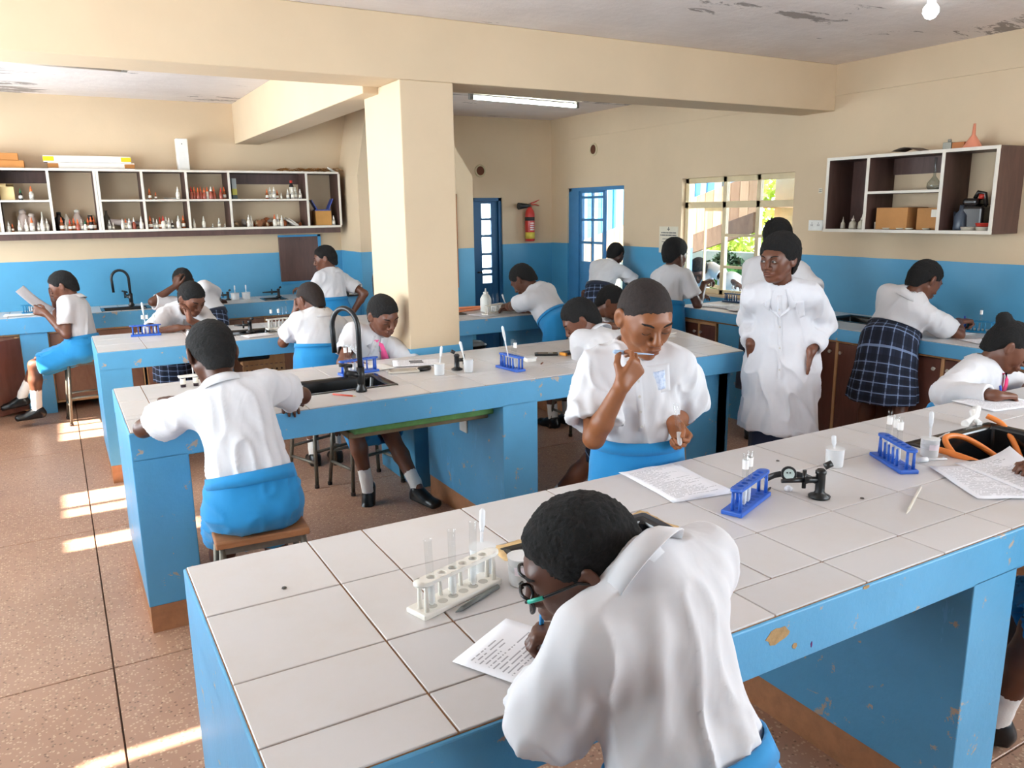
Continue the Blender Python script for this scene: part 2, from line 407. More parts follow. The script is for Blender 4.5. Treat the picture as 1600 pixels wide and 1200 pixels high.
def head_vol(V, H, Fh, s, k1=1.0):
    P = lambda x, y, z: A(H)+Fh@(A(x,y,z)*s)
    V.ell(P(-.012,0,.024), A(.094,.074,.084)*s, Fh, .03)
    V.econe(P(.024,0,-.005), P(.046,0,-.076), Fh[:,1], (.064*s,.056*s), (.036*s,.036*s), .035)
    for y in (-1, 1):
        V.cone(P(.004,.048*y,-.045), P(.040,.030*y,-.083), .022*s, .018*s, .03)
        V.cone(P(.052,.040*y,-.014), P(.056,.034*y,-.034), .024*s, .024*s, .02)
    V.cone(P(.073,-.034,.026), P(.073,.034,.026), .012*s, .012*s, .02)
    V.ell(P(.074,0,-.090), A(.017,.020,.015)*s, Fh, .018)
    for y in (-1, 1):
        V.ell(P(.096,.033*y,.004), A(.020,.021,.013)*s, Fh, .012, '-')
        V.ell(P(.070,.032*y,.003), A(.0165,.019,.0135)*s, Fh, .004)
    V.cone(P(.082,0,.016), P(.104,0,-.026), .0085*s, .0125*s, .009)
    for y in (-1, 1):
        V.ell(P(.094,.0155*y,-.031), A(.012,.0105,.0085)*s, Fh, .006)
        V.ell(P(.103,.008*y,-.041), A(.006,.005,.004)*s, Fh, .003, '-')
    V.ell(P(.078,0,-.058), A(.020,.032,.022)*s, Fh, .012)
    V.ell(P(.0955,0,-.0535), A(.010,.025,.0068)*s, Fh, .003)
    V.ell(P(.0945,0,-.0665), A(.0105,.022,.0078)*s, Fh, .003)
    V.ell(P(.108,0,-.0597), A(.011,.028,.0018)*s, Fh, .002, '-')
    for y in (-1, 1):
        V.ell(P(-.012,.081*y,-.004), A(.021,.0095,.033)*s, Fh@frame(-24*y, -10), .004)
        V.ell(P(-.004,.090*y,-.001), A(.0115,.007,.020)*s, Fh@frame(-24*y, -10), .003, '-')
def hair_obj(H, Fh, s, h, root, org, style='short', sd=1):
    P = lambda x, y, z: A(H)+Fh@(A(x,y,z)*s)
    th = {'short': .010, 'buzz': .0035, 'full': .019, 'pulled': .008}[style]
    V = Vol(A(H)-.21*s, A(H)+.21*s, h)
    V.ell(P(-.013-th*.3,0,.026+th*.35), (A(.094,.074,.084)+th)*s, Fh, .01)
    V.cone(P(-.052,0,-.01), P(-.050,0,-.072), (.060+th)*s, (.050+th*.6)*s, .02)
    if style == 'full': V.ell(P(-.03,0,.05), A(.10,.088,.09)*s, Fh, .03)
    hx = [-.13,-.085,-.055,-.02,.022,.040,.050,.068,.10]; hz = A(-.100,-.100,-.085,-.030,-.016,-.004,.030,.050,.062)+(.012 if style == 'pulled' else 0)
    w_ = V.win(A(H)-.25*s, A(H)+.25*s); sl_, Q_ = w_; lx = sum((Q_[i]-H[i])*Fh[i][0] for i in range(3))/s; lz = sum((Q_[i]-H[i])*Fh[i][2] for i in range(3))/s
    V.a[sl_] = np.maximum(V.a[sl_], ((np.interp(lx, hx, hz)-lz)*.75*s).astype(F4))
    if style == 'pulled':
        V.ell(P(-.108,0,.085), A(.034,.036,.034)*s, Fh, .02); V.cone(P(-.085,0,.07), P(-.105,0,.082), .03*s, .026*s, .015)
    v, q = V.mesh(); v = smooth_mesh(v, q, 1)
    nn = vnormals(v, q); L_ = (v-A(H))@Fh/s
    m = (L_[:,2]-np.interp(L_[:,0], hx, hz))*.75
    v = v-nn*((np.clip(1-m/.030, 0, 1)**1.5)*(th+.001)*s)[:,None]
    v = v+nn*(vnoise(v*60, sd)*.0016+vnoise(v*150, sd+1)*.0016+vnoise(v*310, sd+2)*.0012)[:,None]*s*(.4 if style == 'buzz' else 1)
    return np_obj('hair', v, q, mat_hair() if style != 'buzz' else mat('buzzed_hair', '#241a17', .85, var=.3, scale=120, bump=.5, bscale=300), root, org)
def ribbon(pts, nrmls, wd, th, mb):
    """thin band along pts lying on a surface whose normals are nrmls"""
    n = len(pts); vs = []; fs = []
    for i in range(n):
        t = nrm(A(pts[min(i+1,n-1)])-A(pts[max(i-1,0)])); w = nrm(np.cross(t, nrmls[i])); ww = wd[i] if isinstance(wd, (list,tuple)) else wd
        for a, b in ((-1,0), (1,0), (1,1), (-1,1)): vs.append(A(pts[i])+w*a*ww/2+A(nrmls[i])*th*b)
    for i in range(n-1):
        for k in range(4): fs.append((i*4+k, i*4+(k+1) % 4, i*4+4+(k+1) % 4, i*4+4+k))
    fs += [(3,2,1,0), tuple((n-1)*4+k for k in range(4))]
    mb.add(vs, fs, True)
def patch(V, cen, du, dv, dn, nu, nv, shape=None, off=.002, curl=0):
    """cloth piece laid on the surface of V: a grid over cen + u*du + v*dv, dropped along -dn"""
    vs = []; ok = True
    for j in range(nv+1):
        for i in range(nu+1):
            u = i/nu*2-1; v = j/nv*2-1
            if shape: u, v = shape(u, v)
            p0 = A(cen)+A(du)*u+A(dv)*v; p = V.march(p0+A(dn)*.10, -A(dn), 90, .003)
            if p is None: p = p0
            vs.append(p+A(dn)*off)
    vs = np.array(vs); q = np.array([(j*(nu+1)+i, j*(nu+1)+i+1, (j+1)*(nu+1)+i+1, (j+1)*(nu+1)+i) for j in range(nv) for i in range(nu)])
    return vs, q
def person(sp, name='person'):
    g = sp.get; P = A(sp['P']); H = A(sp['H']); s = g('s', .92); hs = g('hs', 1.0); near = g('near', False)
    hb = g('h', .0047 if near else .0070)
    yaw = sp['yaw']; pyaw = g('pyaw', yaw); Fp = frame(pyaw, g('ppitch', 5)); Fh = frame(g('hyaw', yaw), g('hpitch', 20), g('hroll', 0))
    nd = nrm(Fh[:,2]*.55+nrm(H-P)*.6); N = H-Fh[:,2]*.092*hs-Fh[:,0]*.026*hs-nd*.045*s
    if g('N') is not None: N = A(g('N'))
    # spine: a curve that leaves the pelvis along its own up axis
    L = np.linalg.norm(N-P); K = P+Fp[:,2]*L*.5
    bz = lambda t: P*(1-t)**2+K*2*t*(1-t)+N*t*t
    bt = lambda t: nrm((K-P)*(1-t)+(N-K)*t)
    def sec(t):
        u = bt(t); y = math.radians(pyaw+(yaw-pyaw)*t); l = A(-math.sin(y), math.cos(y), 0); rl = math.radians(g('croll', 0))*t
        l = nrm(l-u*(l@u)); l = nrm(l*math.cos(rl)+A(0,0,1)*math.sin(rl)); l = nrm(l-u*(l@u)); return np.stack([np.cross(l, u), l, u], 1)
    Wp, Cp = bz(.34), bz(.72); Fw, Fc = sec(.34), sec(.8)
    sw = g('sw', .148)*s
    hp = {k: P-Fp[:,2]*.03*s+Fp[:,1]*q*.082*s for k, q in (('L',1), ('R',-1))}
    sh = {}; el = {}; wr = {}
    for k, q in (('L',1), ('R',-1)):
        base = N-Fc[:,2]*.055*s+Fc[:,1]*q*sw; tgt = A(sp[k+'W'])
        sh[k] = base+nrm(tgt-base)*.018*s+Fc[:,2]*g('shrug'+k, 0)
        el[k], wr[k] = ik(sh[k], tgt, .275*s, .245*s, A(g(k+'pole', tuple(Fc[:,1]*q*.6-A(0,0,1)-Fc[:,0]*.3))))
    kn = {}; an = {}
    sit = g('sit', False)
    for k, q in (('L',1), ('R',-1)):
        a = A(g(k+'A')) if g(k+'A') is not None else A(*(hp[k][:2]+Fp[:2,0]*g('step', -.02)), .075*s)
        lf = 1.0 if sit else min(1.15, max(.8, np.linalg.norm(a-hp[k])*1.006/(.79*s)))
        kn[k], an[k] = ik(hp[k], a, .40*s*lf, .39*s*lf, A(g(k+'kp', tuple(Fp[:,0]*1.0+A(0,0,.6 if sit else .0)))))
    org = A(P[0], P[1], 0); root = empty(name, tuple(org), 0, g('label'), 'person', g('group'))
    skin = mat_skin(*g('skin', ('skin_dark', '#5d3a2a')))
    # ---------------- body: one continuous surface
    pts = np.array([P, N, H, *sh.values(), *el.values(), *wr.values(), *kn.values(), *an.values(), *[wr[k]+nrm(A(g(k+'hd', (0,0,-1))))*.1 for k in 'LR']])
    lo = pts.min(0)-.17; hi = pts.max(0)+.17; lo[2] = max(lo[2], -.01)
    V = Vol(lo, hi, hb)
    V.ell(P, A(.090,.125,.10)*s, Fp, .05); V.ell(Wp, A(.078,.105,.10)*s, Fw, .05); V.ell(Cp, A(.090,.125,.13)*s, Fc, .05)
    V.cone(N-Fc[:,2]*.06*s-Fc[:,1]*.10*s, N-Fc[:,2]*.06*s+Fc[:,1]*.10*s, .05*s, .05*s, .04)
    V.cone(N-Fc[:,2]*.03*s, H-Fh[:,2]*.055*hs-Fh[:,0]*.022*hs, .053*s, .050*hs, .02)
    head_vol(V, H, Fh, hs)
    for k, q in (('L',1), ('R',-1)):
        V.cone(sh[k], el[k], .046*s, .037*s, .03); m = el[k]+(wr[k]-el[k])*.3
        V.cone(el[k], m, .037*s, .038*s, .015); V.cone(m, wr[k], .037*s, .0255*s, .015)
        hd = A(g(k+'hd', tuple(wr[k]-el[k]))); V.cone(wr[k], wr[k]+nrm(hd)*.02*s, .0255*s, .021*s, .01)
        sp[k+'tips'] = hand(V, wr[k], hd, A(g(k+'pn', (0,0,-1))), q, g(k+'m', 'relaxed'), s*.98)
        V.econe(hp[k], kn[k], Fp[:,1], (.075*s,.078*s), (.052*s,.052*s), .03); m = kn[k]+(an[k]-kn[k])*.33
        V.cone(kn[k], m, .049*s, .054*s, .02); V.cone(m, an[k], .052*s, .032*s, .02)
        ft = A(g(k+'ft', (*nrm(A(Fp[0,0], Fp[1,0], 0))[:2], -.0))); ft = nrm(ft); dn_ = nrm(A(0,0,-1)-ft*(-ft[2])); V.cone(an[k]+dn_*.02*s, an[k]+ft*.10*s+dn_*.045*s, .026*s, .018*s, .02)
    v, q = V.mesh(); v = smooth_mesh(v, q, 1, .35)
    tint = np.ones((len(v),3)); hl = (v-H)@Fh/hs
    lips = np.exp(-((hl[:,1]/.024)**4))*np.exp(-((hl[:,2]+.060)/.0115)**4)*(hl[:,0] > .078); tint *= 1-lips[:,None]*A(.22,.34,.30)
    sock = np.exp(-((np.abs(hl[:,1])-.032)/.02)**2-((hl[:,2]-.006)/.014)**2)*(hl[:,0] > .055); tint *= 1-sock[:,None]*.28
    dd = np.min(np.stack([np.linalg.norm(v-(wr[k]+nrm(A(g(k+'hd', tuple(wr[k]-el[k]))))*.07*s), axis=1) for k in 'LR']), 0)
    nn = vnormals(v, q); 
    for k in 'LR':
        pn = nrm(A(g(k+'pn', (0,0,-1)))); c = wr[k]+nrm(A(g(k+'hd', tuple(wr[k]-el[k]))))*.08*s
        m = np.clip((nn@pn-.2)*1.6, 0, 1)*(np.linalg.norm(v-c, axis=1) < .11*s); tint *= 1+m[:,None]*A(.55,.55,.55)
    bv, bq, bt_ = v, q, tint
    if g('hair', 'short') != 'none': hair_obj(H, Fh, hs, .0030 if near else hb*.9, root, org, g('hair', 'short'), int(P[0]*100))
    # brows, lashes or open eyes
    HP = lambda x, y, z: H+Fh@(A(x,y,z)*hs)
    for y in (-1, 1):
        mb = MB(); line = [V.march(HP(.15, y*(.016+.034*t), .0235+.007*math.sin(t*2.4)), -Fh[:,0], 120, .0015) for t in np.linspace(0,1,7)]
        line = [p for p in line if p is not None]
        if len(line) > 2: mb.tube(line, [.0022*hs]+[.0034*hs]*(len(line)-2)+[.0018*hs], 6); mb.build('eyebrow', mat_hair(), root, org=org)
        if g('eyes', 'down') == 'down':
            mb = MB(); line = [V.march(HP(.15, y*(.019+.027*t), -.0005-.0045*math.sin(t*3.1)), -Fh[:,0], 120, .0015) for t in np.linspace(0,1,7)]
            line = [p for p in line if p is not None]
            if len(line) > 2: mb.tube(line, .0017*hs, 6); mb.build('eyelash', MDARK, root, org=org)
        else:
            c = V.march(HP(.15, y*.032, .003), -Fh[:,0], 150, .001)
            if c is not None:
                mb = MB(); gz = g('gaze', 0)*.35
                pr = [(math.cos(a)*.0130, math.sin(a)*.0058*(1.0 if math.sin(a) > 0 else .85)) for a in np.linspace(0, 2*math.pi, 17)[:-1]]
                front = [V.march(HP(.15, y*.032+a*.98, .002+b*.98), -Fh[:,0], 150, .001) for a, b in pr]
                if all(p is not None for p in front):
                    mb.add([c+Fh[:,0]*.0026*hs]+[p+Fh[:,0]*.0008 for p in front], [(0, 1+i, 1+(i+1) % 16) for i in range(16)], True)
                    eo = mb.build('eye', MEYE, root, org=org)
                    ci = c+Fh[:,0]*.0026*hs+Fh[:,1]*gz*.016
                    mi = MB(); mi.add([ci+Fh[:,0]*.0012]+[ci+Fh[:,1]*math.cos(a)*.0056+Fh[:,2]*math.sin(a)*.0054-Fh[:,0]*.0008 for a in np.linspace(0, 2*math.pi, 13)[:-1]], [(0, 1+i, 1+(i+1) % 12) for i in range(12)], True)
                    mi.build('iris', MDARK, eo, org=org)
                    ml = MB(); ml.tube([p+Fh[:,0]*.0012 for p in front[0:9]], .0012, 6); ml.build('eyelash', MDARK, root, org=org)
    if g('glasses'):
        gl = empty('eyeglasses', tuple(HP(.105,0,.002)-org), 0); gl.parent = root; go = HP(.105,0,.002)
        for y in (-1, 1):
            rim = [HP(.106-.012*abs(a_)**3, y*.036+.027*math.copysign(abs(math.cos(t_))**.7, math.cos(t_)), -.004+.021*math.copysign(abs(math.sin(t_))**.7, math.sin(t_))) for t_ in np.linspace(0, 2*math.pi, 25)[:-1] for a_ in [math.cos(t_)]]
            MB().tube(rim, .0028, 8, closed=True).build('rim', MBLACK_, gl, org=go)
            b_ = MB(); c_ = HP(.1055, y*.036, -.004); b_.add([c_]+rim, [(0, 1+i, 1+(i+1) % 24) for i in range(24)], True); b_.build('lens', mat_glass('lens_glass', (.97,.98,.98), .02, 1.3), gl, org=go)
            MB().tube([HP(.103, y*.063, .006), HP(.06, y*.078, .008), HP(.005, y*.0855, .010), HP(-.02, y*.086, -.004)], .0026, 8).build('temple_arm', MBLACK_, gl, org=go)
            MB().tube([HP(.098, y*.0665, .0065), HP(.070, y*.0765, .0078)], .0034, 8).build('teal_hinge', mat('teal_plastic', '#2fae97', .3), gl, org=go)
        MB().tube([HP(.107, -.010, .004), HP(.110, 0, .008), HP(.107, .010, .004)], .0026, 8).build('bridge', MBLACK_, gl, org=go)
    # ---------------- shirt or coat
    coat = g('coat', False); longs = g('long', coat); hc = .0066 if near else .0092
    smat = MCOAT if coat else g('shirt', MSHIRT); e = g('ease', .017)*s
    pts = np.array([P, N, *sh.values(), *([*el.values()]), *([*wr.values()] if longs else [])]+([A(P[0],P[1],g('hem',.5))] if coat else []))
    V2 = Vol(pts.min(0)-.22, pts.max(0)+.2, hc)
    V2.ell(Cp, (A(.094,.128,.135)*s+e), Fc, .06); V2.ell(Wp+Fw[:,2]*.02*s, (A(.088,.118,.12)*s+e*1.15), Fw, .06)
    bl = g('blouse', 1.0)
    V2.ell(bz(.20), A(.098,.130,.085)*s*bl+e, sec(.2), .05)
    V2.cone(N-Fc[:,2]*.062*s-Fc[:,1]*.105*s, N-Fc[:,2]*.062*s+Fc[:,1]*.105*s, .052*s+e*.8, .052*s+e*.8, .05)
    V2.cone(N-Fc[:,2]*.05*s, N-Fc[:,2]*.004*s, .075*s, .060*s, .03)
    if coat:
        hem = A(P[0], P[1], g('hem', .5)); ck = A(g('fall', (0,0,0)))
        V2.econe(P+Fp[:,2]*.10*s, P-Fp[:,2]*.10*s, Fp[:,1], (.155*s+e,.118*s+e), (.170*s+e,.128*s+e), .05)
        V2.econe(P-Fp[:,2]*.06*s, hem+ck-A(0,0,.2), Fp[:,1], (.168*s+e,.128*s+e), (.205*s+e,.150*s+e), .05)
        V2.cut(hem, (0,0,-1), hem, .45)
        V2.econe(hem+A(0,0,.14), hem-A(0,0,.2), Fp[:,1], (.170*s,.118*s), (.192*s,.138*s), .01, '-')
    else:
        V2.cut(bz(.14), -sec(.14)[:,2], bz(.0), .30*s)
    V2b = Vol(V2.lo, V2.lo+V2.h*(V2.n-1), V2.h); V2b.a = np.full(V2.n, .3, F4); V2b.n = V2.n; V2t = V2; V2 = V2b
    for k in 'LR':
        if longs:
            V2.cone(sh[k], el[k], .062*s+e*.4, .052*s+e*.3, .035); en = el[k]+(wr[k]-el[k])*.97; V2.cone(el[k], en, .053*s+e*.3, .041*s+e*.3, .02)
            ax = nrm(wr[k]-el[k]); V2.cut(el[k]+(wr[k]-el[k])*.88, ax, wr[k]+ax*.03, .085*s); V2.cone(el[k]+(wr[k]-el[k])*.72, wr[k]+ax*.05, .031*s, .031*s, .004, '-')
        else:
            fr = g('sleeve', .70); ax = nrm(el[k]-sh[k]); en = sh[k]+(el[k]-sh[k])*fr; bell = g('bell', 1.0)
            V2.econe(sh[k], en+ax*.06*s, Fc[:,0], (.058*s+e*.5,.060*s+e*.5), (.060*s*bell+e*.5,.072*s*bell+e*.5), .035)
            V2.cut(en, ax, en+ax*.07*s, .115*s); V2.econe(en-ax*.05*s, en+ax*.09*s, Fc[:,0], (.047*s,.055*s), (.052*s*bell+e*.3,.062*s*bell+e*.3), .004, '-')
    kk = .028; hh_ = np.clip(.5+.5*(V2b.a-V2t.a)/kk, 0, 1); V2t.a = V2b.a*(1-hh_)+V2t.a*hh_-kk*hh_*(1-hh_); V2 = V2t
    if g('neckhole', True): V2.cone(N+Fc[:,2]*.03*s, N-Fc[:,2]*.035*s, .052*s, .046*s, .004, '-')
    v, q = V2.mesh(); v = smooth_mesh(v, q, 1, .4); nn = vnormals(v, q); sd = int(abs(P[0]*37+P[1]*91))
    def disp(v):
        l = (v-Cp)@Fc/s; fold = vnoise(np.stack([l[:,0]*16, l[:,1]*16+l[:,2]*3, l[:,2]*4.5], 1), sd); f2 = vnoise(np.stack([l[:,0]*30+l[:,2]*9, l[:,1]*30, l[:,2]*10-l[:,1]*8], 1), sd+3)
        wv = np.clip(.55-l[:,2]*1.6, .25, 1.2); return ((1-np.abs(fold))**3-.4)*.017*wv*s*g('crease', 1.0)+f2*.006*wv*s*g('crease', 1.0)
    v = v+nn*disp(v)[:,None]
    np_obj('lab_coat' if coat else 'shirt', v, q, smat, root, org)
    # collar
    nk = nrm(nrm(H-Fh[:,2]*.06*hs-Fh[:,0]*.02*hs-N)*.55+Fc[:,2]*.6); fk = nrm(np.cross(Fc[:,1], nk)); Fn = np.stack([fk, np.cross(nk, fk), nk], 1); Nc = N-Fc[:,2]*.004*s+Fc[:,0]*.004*s
    gap = g('collargap', 16); mb = MB(); vs = []; na = 25; op = g('collar', 'fold')
    for i in range(na):
        a = math.radians(gap+(360-2*gap)*i/(na-1)); tip = max(0, math.cos(a)) if op == 'fold' else max(0, math.cos(a))*1.8
        front = max(0, math.cos(a)); dz = -.030*front*s
        for r, z in ((.058,-.012), (.059,.028), (.064,.036), (.076,.026), (.098+.016*tip,-.008-.034*tip)):
            vs.append(Nc+(Fn[:,0]*math.cos(a)*1.06+Fn[:,1]*math.sin(a))*r*s+Fn[:,2]*z*s+Fn[:,2]*dz)
    mb.add(vs, [(i*5+j, i*5+j+1, i*5+6+j, i*5+5+j) for i in range(na-1) for j in range(4)], True)
    mb.build('collar', smat, root, org=org, solid=.0025)
    fwd = Fc[:,0]
    def front_pt(u, z):
        p = V2.march(Cp+Fc[:,1]*u*s+Fc[:,2]*z*s+fwd*.26*s, -fwd, 160, .003); return None if p is None else p+fwd*max(0, disp(p[None])[0])
    if g('front', False):
        line = [front_pt(0, z) for z in np.linspace(.115, -.16 if not coat else -.40, 16)]; line = [p for p in line if p is not None]
        if len(line) > 3:
            mb = MB(); ribbon(line, [fwd]*len(line), .024*s, .003, mb); mb.build('placket', smat, root, org=org)
            mb = MB(); [mb.cyl(p+fwd*.003, p+fwd*.006, .005, n=8) for p in line[2::3]]
            for p in line[2::3]: MB().cyl(p+fwd*.003, p+fwd*.0062, .005, n=8).build('button', mat('button', '#c9c5bd', .4), root, org=org)
    if g('tie'):
        k0 = N-Fc[:,2]*.040*s+fwd*.072*s; line = [front_pt(g('tieu', 0)*t, z) for t, z in zip(np.linspace(.2,1,9), np.linspace(.10, g('tiez', -.07), 9))]; line = [p+fwd*.016 for p in line if p is not None]
        if len(line) > 3:
            mb = MB(); wd = [.020*s]+[(.026+.030*i/(len(line)-1))*s for i in range(len(line))]; ribbon([k0]+line, [fwd]*(len(line)+1), wd, .004, mb); t = mb.build('necktie', g('tie'), root, org=org)
            MB().lathe([(.010,-.016),(.016,.0),(.019,.016)], n=10).build('knot', g('tie'), t, loc=tuple(k0-org+fwd*.006))
    for nm, u, z, w, hgt, mt in g('patches', ()):
        vv, qq = patch(V2, Cp+Fc[:,1]*u*s+Fc[:,2]*z*s, Fc[:,1]*w*s/2, Fc[:,2]*hgt*s/2, fwd, 8, 8, off=.004 if mt is None else .007); vv = vv+fwd*np.maximum(disp(vv), 0)[:,None]
        o = np_obj(nm, vv, qq, mt or smat, root, org); md = o.modifiers.new('solid','SOLIDIFY'); md.thickness = .003
    if g('lapels'):
        k0 = front_pt(0, .0); tp = [N+Fc[:,1]*q_*.062*s+fwd*.045*s-Fc[:,2]*.012*s for q_ in (-1,1)]
        mv = MB(); mv.add([tp[0]+fwd*.02, N+fwd*.075*s-Fc[:,2]*.055*s, tp[1]+fwd*.02, k0+fwd*.004], [(0,3,1), (1,3,2)]); mv.build('blouse_front', mat('lavender_blouse', '#cfd0e6', .8), root, org=org, solid=.003)
        for q_ in (-1, 1):
            t0 = tp[(q_+1)//2]; ml = MB(); pp = [t0-fwd*.01, t0+fwd*.03-Fc[:,2]*.03, front_pt(q_*.085, .075)+fwd*.008, front_pt(q_*.055, .045)+fwd*.008, k0+fwd*.009, t0+fwd*.034-Fc[:,2]*.01-Fc[:,1]*q_*.012]
            ml.add(pp, [(0,1,2,3,4,5)]); ml.build('lapel', smat, root, org=org, solid=.004)
            mr = MB(); mr.tube([t0+fwd*.03-Fc[:,1]*q_*.016, t0*.5+(N+fwd*.075*s-Fc[:,2]*.055*s)*.5+fwd*.012], [.008,.006], 8); mr.build('collar_edge', mat('rose_trim', '#c9747c', .8), root, org=org)
    sp['_V2'] = V2; sp['_Fc'] = Fc; sp['_Cp'] = Cp; sp['_root'] = root; sp['_org'] = org; sp['_V'] = V; sp['_Fh'] = Fh; sp['_P'] = P
    # ---------------- skirt
    sk = g('skirt', MBLUE)
    if not coat or g('hem2'):
        if sit:
            pts = np.array([P, Wp, *kn.values(), P+A(0,0,-.25)]); V3 = Vol(pts.min(0)-.22, pts.max(0)+.2, hc)
            V3.ell(P+Fp[:,2]*.02, A(.135,.160,.125)*s, Fp, .05); V3.ell(bz(.16), A(.112,.142,.075)*s+e, sec(.16), .04)
            V3.ell(P-Fp[:,0]*.03*s-Fp[:,2]*.05*s, A(.125,.178,.085)*s, frame(pyaw), .05)
            mid = (hp['L']+hp['R'])/2; mk = (kn['L']+kn['R'])/2; fr = g('hemfr', .92); th = nrm(mk-mid)
            for k in 'LR': V3.econe(hp[k], kn[k], Fp[:,1], (.108*s,.100*s), (.088*s,.082*s), .06)
            V3.econe(mid, mk-A(0,0,.01), Fp[:,1], (.10*s,.085*s), (.10*s,.062*s), .07)
            V3.econe(mid+th*.10-A(0,0,.05), mk-A(0,0,g('drape', .05)), Fp[:,1], (.15*s,.05*s), (.15*s,.045*s), .06)
            hm = mid+(mk-mid)*fr; V3.cut(hm, th, hm+th*.12, .30*s)
            for k in 'LR': V3.cone(hp[k]+(kn[k]-hp[k])*.6, hp[k]+(kn[k]-hp[k])*1.4, .076*s, .076*s, .01, '-')
            V3.cut(bz(.17), sec(.17)[:,2], bz(.34), .26*s)
            v, q = V3.mesh(); v = smooth_mesh(v, q, 2, .5); nn = vnormals(v, q); r = v-P
            a = r@Fp[:,1]; b = r@th-r[:,2]*.8
            f = vnoise(np.stack([a*22, b*7, r[:,2]*14], 1), sd+5); v = v+nn*((1-np.abs(f))**3*.010-.004)[:,None]
            so = np_obj('skirt', v, q, sk, root, org, uv=np.stack([a*1.15+r[:,2]*.25, b], 1))
        else:
            na, nr = 64, 22; vs = []; uvs = []; mid = P-Fp[:,2]*.03*s; hemz = g('hem2', .34 if not g('hemz') else g('hemz')); am = (an['L']+an['R'])/2
            hemc = A(*(mid[:2]+(am[:2]-mid[:2])*.55), hemz) if g('hemc') is None else A(g('hemc')); flat = frame(pyaw, 0)
            W0 = bz(.19); Hp = P-Fp[:,2]*.05*s-Fp[:,0]*.012*s
            Hb = Hp*.62+hemc*.38; keys = [(0, W0, sec(.19), (.110+e/s,.140+e/s)), (.06, bz(.12), sec(.12), (.114+e/s,.146+e/s)), (.30, Hp, Fp, (.150,.180)), (.45, Hb, frame(pyaw, g('ppitch', 5)*.5), (.162,.190)), (1, hemc, flat, (.168*g('flare',1),.196*g('flare',1)))]
            for j in range(nr+1):
                t = j/nr
                for a_, b_ in zip(keys[:-1], keys[1:]):
                    if t <= b_[0]: break
                w = (t-a_[0])/(b_[0]-a_[0]); w2 = w*w*(3-2*w); c = a_[1]*(1-w)+b_[1]*w; Fr = a_[2]*(1-w)+b_[2]*w; r = [(a_[3][i]*(1-w2)+b_[3][i]*w2)*(.82 if coat else 1) for i in (0,1)]
                for i in range(na):
                    an_ = 2*math.pi*i/na; pl = 1+.035*t*math.sin(an_*g('pleat', 7)+sd)+.02*t*math.sin(an_*g('pleat', 7)*2+1)
                    vs.append(c+nrm(Fr[:,0])*math.cos(an_)*r[0]*s*pl+nrm(Fr[:,1])*math.sin(an_)*r[1]*s*pl); uvs.append((an_*.16*s, t*np.linalg.norm(hemc-W0)*1.1))
            q = np.array([(j*na+i, j*na+(i+1) % na, (j+1)*na+(i+1) % na, (j+1)*na+i) for j in range(nr) for i in range(na)])[:,::-1]
            so = np_obj('skirt', np.array(vs), q, sk, root, org, uv=np.array(uvs)); md = so.modifiers.new('solid','SOLIDIFY'); md.thickness = .004
        # waistband
        mb = MB(); vs = []; na = 40
        for i in range(na):
            a_ = 2*math.pi*i/na
            for t, dr in ((.225,-.002), (.225,.004), (.12,.008), (.12,.002)):
                F_ = sec(t); vs.append(bz(t)+(F_[:,0]*math.cos(a_)*(.112*s+e+dr)+F_[:,1]*math.sin(a_)*(.142*s+e+dr))*(1 if t > .2 else 1.02))
        mb.add(vs, [(i*4+k, i*4+(k+1) % 4, ((i+1) % na)*4+(k+1) % 4, ((i+1) % na)*4+k) for i in range(na) for k in range(4)], True)
        if g('band', True): mb.build('waistband', sk if sk is not MATS.get('plaid') else mat_cloth('navy_band', '#1c2438'), root, org=org)
    # the body goes in last: what the clothes hide is thinned to a coarser weave
    hid = np.zeros(len(bv), bool); fi = (bv-V2.lo)/V2.h; ii = np.round(fi).astype(int); ok = np.all((ii >= 0) & (ii < V2.n), 1); hid[ok] = V2.a[ii[ok,0], ii[ok,1], ii[ok,2]] < -.016
    hd_ = np.linalg.norm(bv-H, axis=1) > .17*hs
    if sit and (not coat): i3 = np.round((bv-V3.lo)/V3.h).astype(int); o3 = np.all((i3 >= 0) & (i3 < V3.n), 1); hid[o3] |= V3.a[i3[o3,0], i3[o3,1], i3[o3,2]] < -.016
    else: hid |= (bv[:,2] < P[2]-.02) & (bv[:,2] > (g('hemz') or g('hem2') or .34)+.06) & (np.minimum.reduce([np.linalg.norm(bv-wr[k], axis=1) for k in 'LR']) > .24)
    hid &= hd_; key = np.floor(bv/(hb*2.9)).astype(np.int64); code = (key[:,0]*73856093) ^ (key[:,1]*19349663) ^ (key[:,2]*83492791); code = np.where(hid, code*2, np.arange(len(bv), dtype=np.int64)*2+1)
    _, first, inv = np.unique(code, return_index=True, return_inverse=True); inv = inv.ravel(); cnt = np.bincount(inv); nv = np.stack([np.bincount(inv, bv[:,d])/cnt for d in range(3)], 1); nt_ = bt_[first]
    T3 = inv[np.concatenate([bq[:,[0,1,2]], bq[:,[0,2,3]]])]; T3 = T3[(T3[:,0] != T3[:,1]) & (T3[:,1] != T3[:,2]) & (T3[:,0] != T3[:,2])]
    np_obj('body', nv, T3, skin, root, org, tint=nt_)
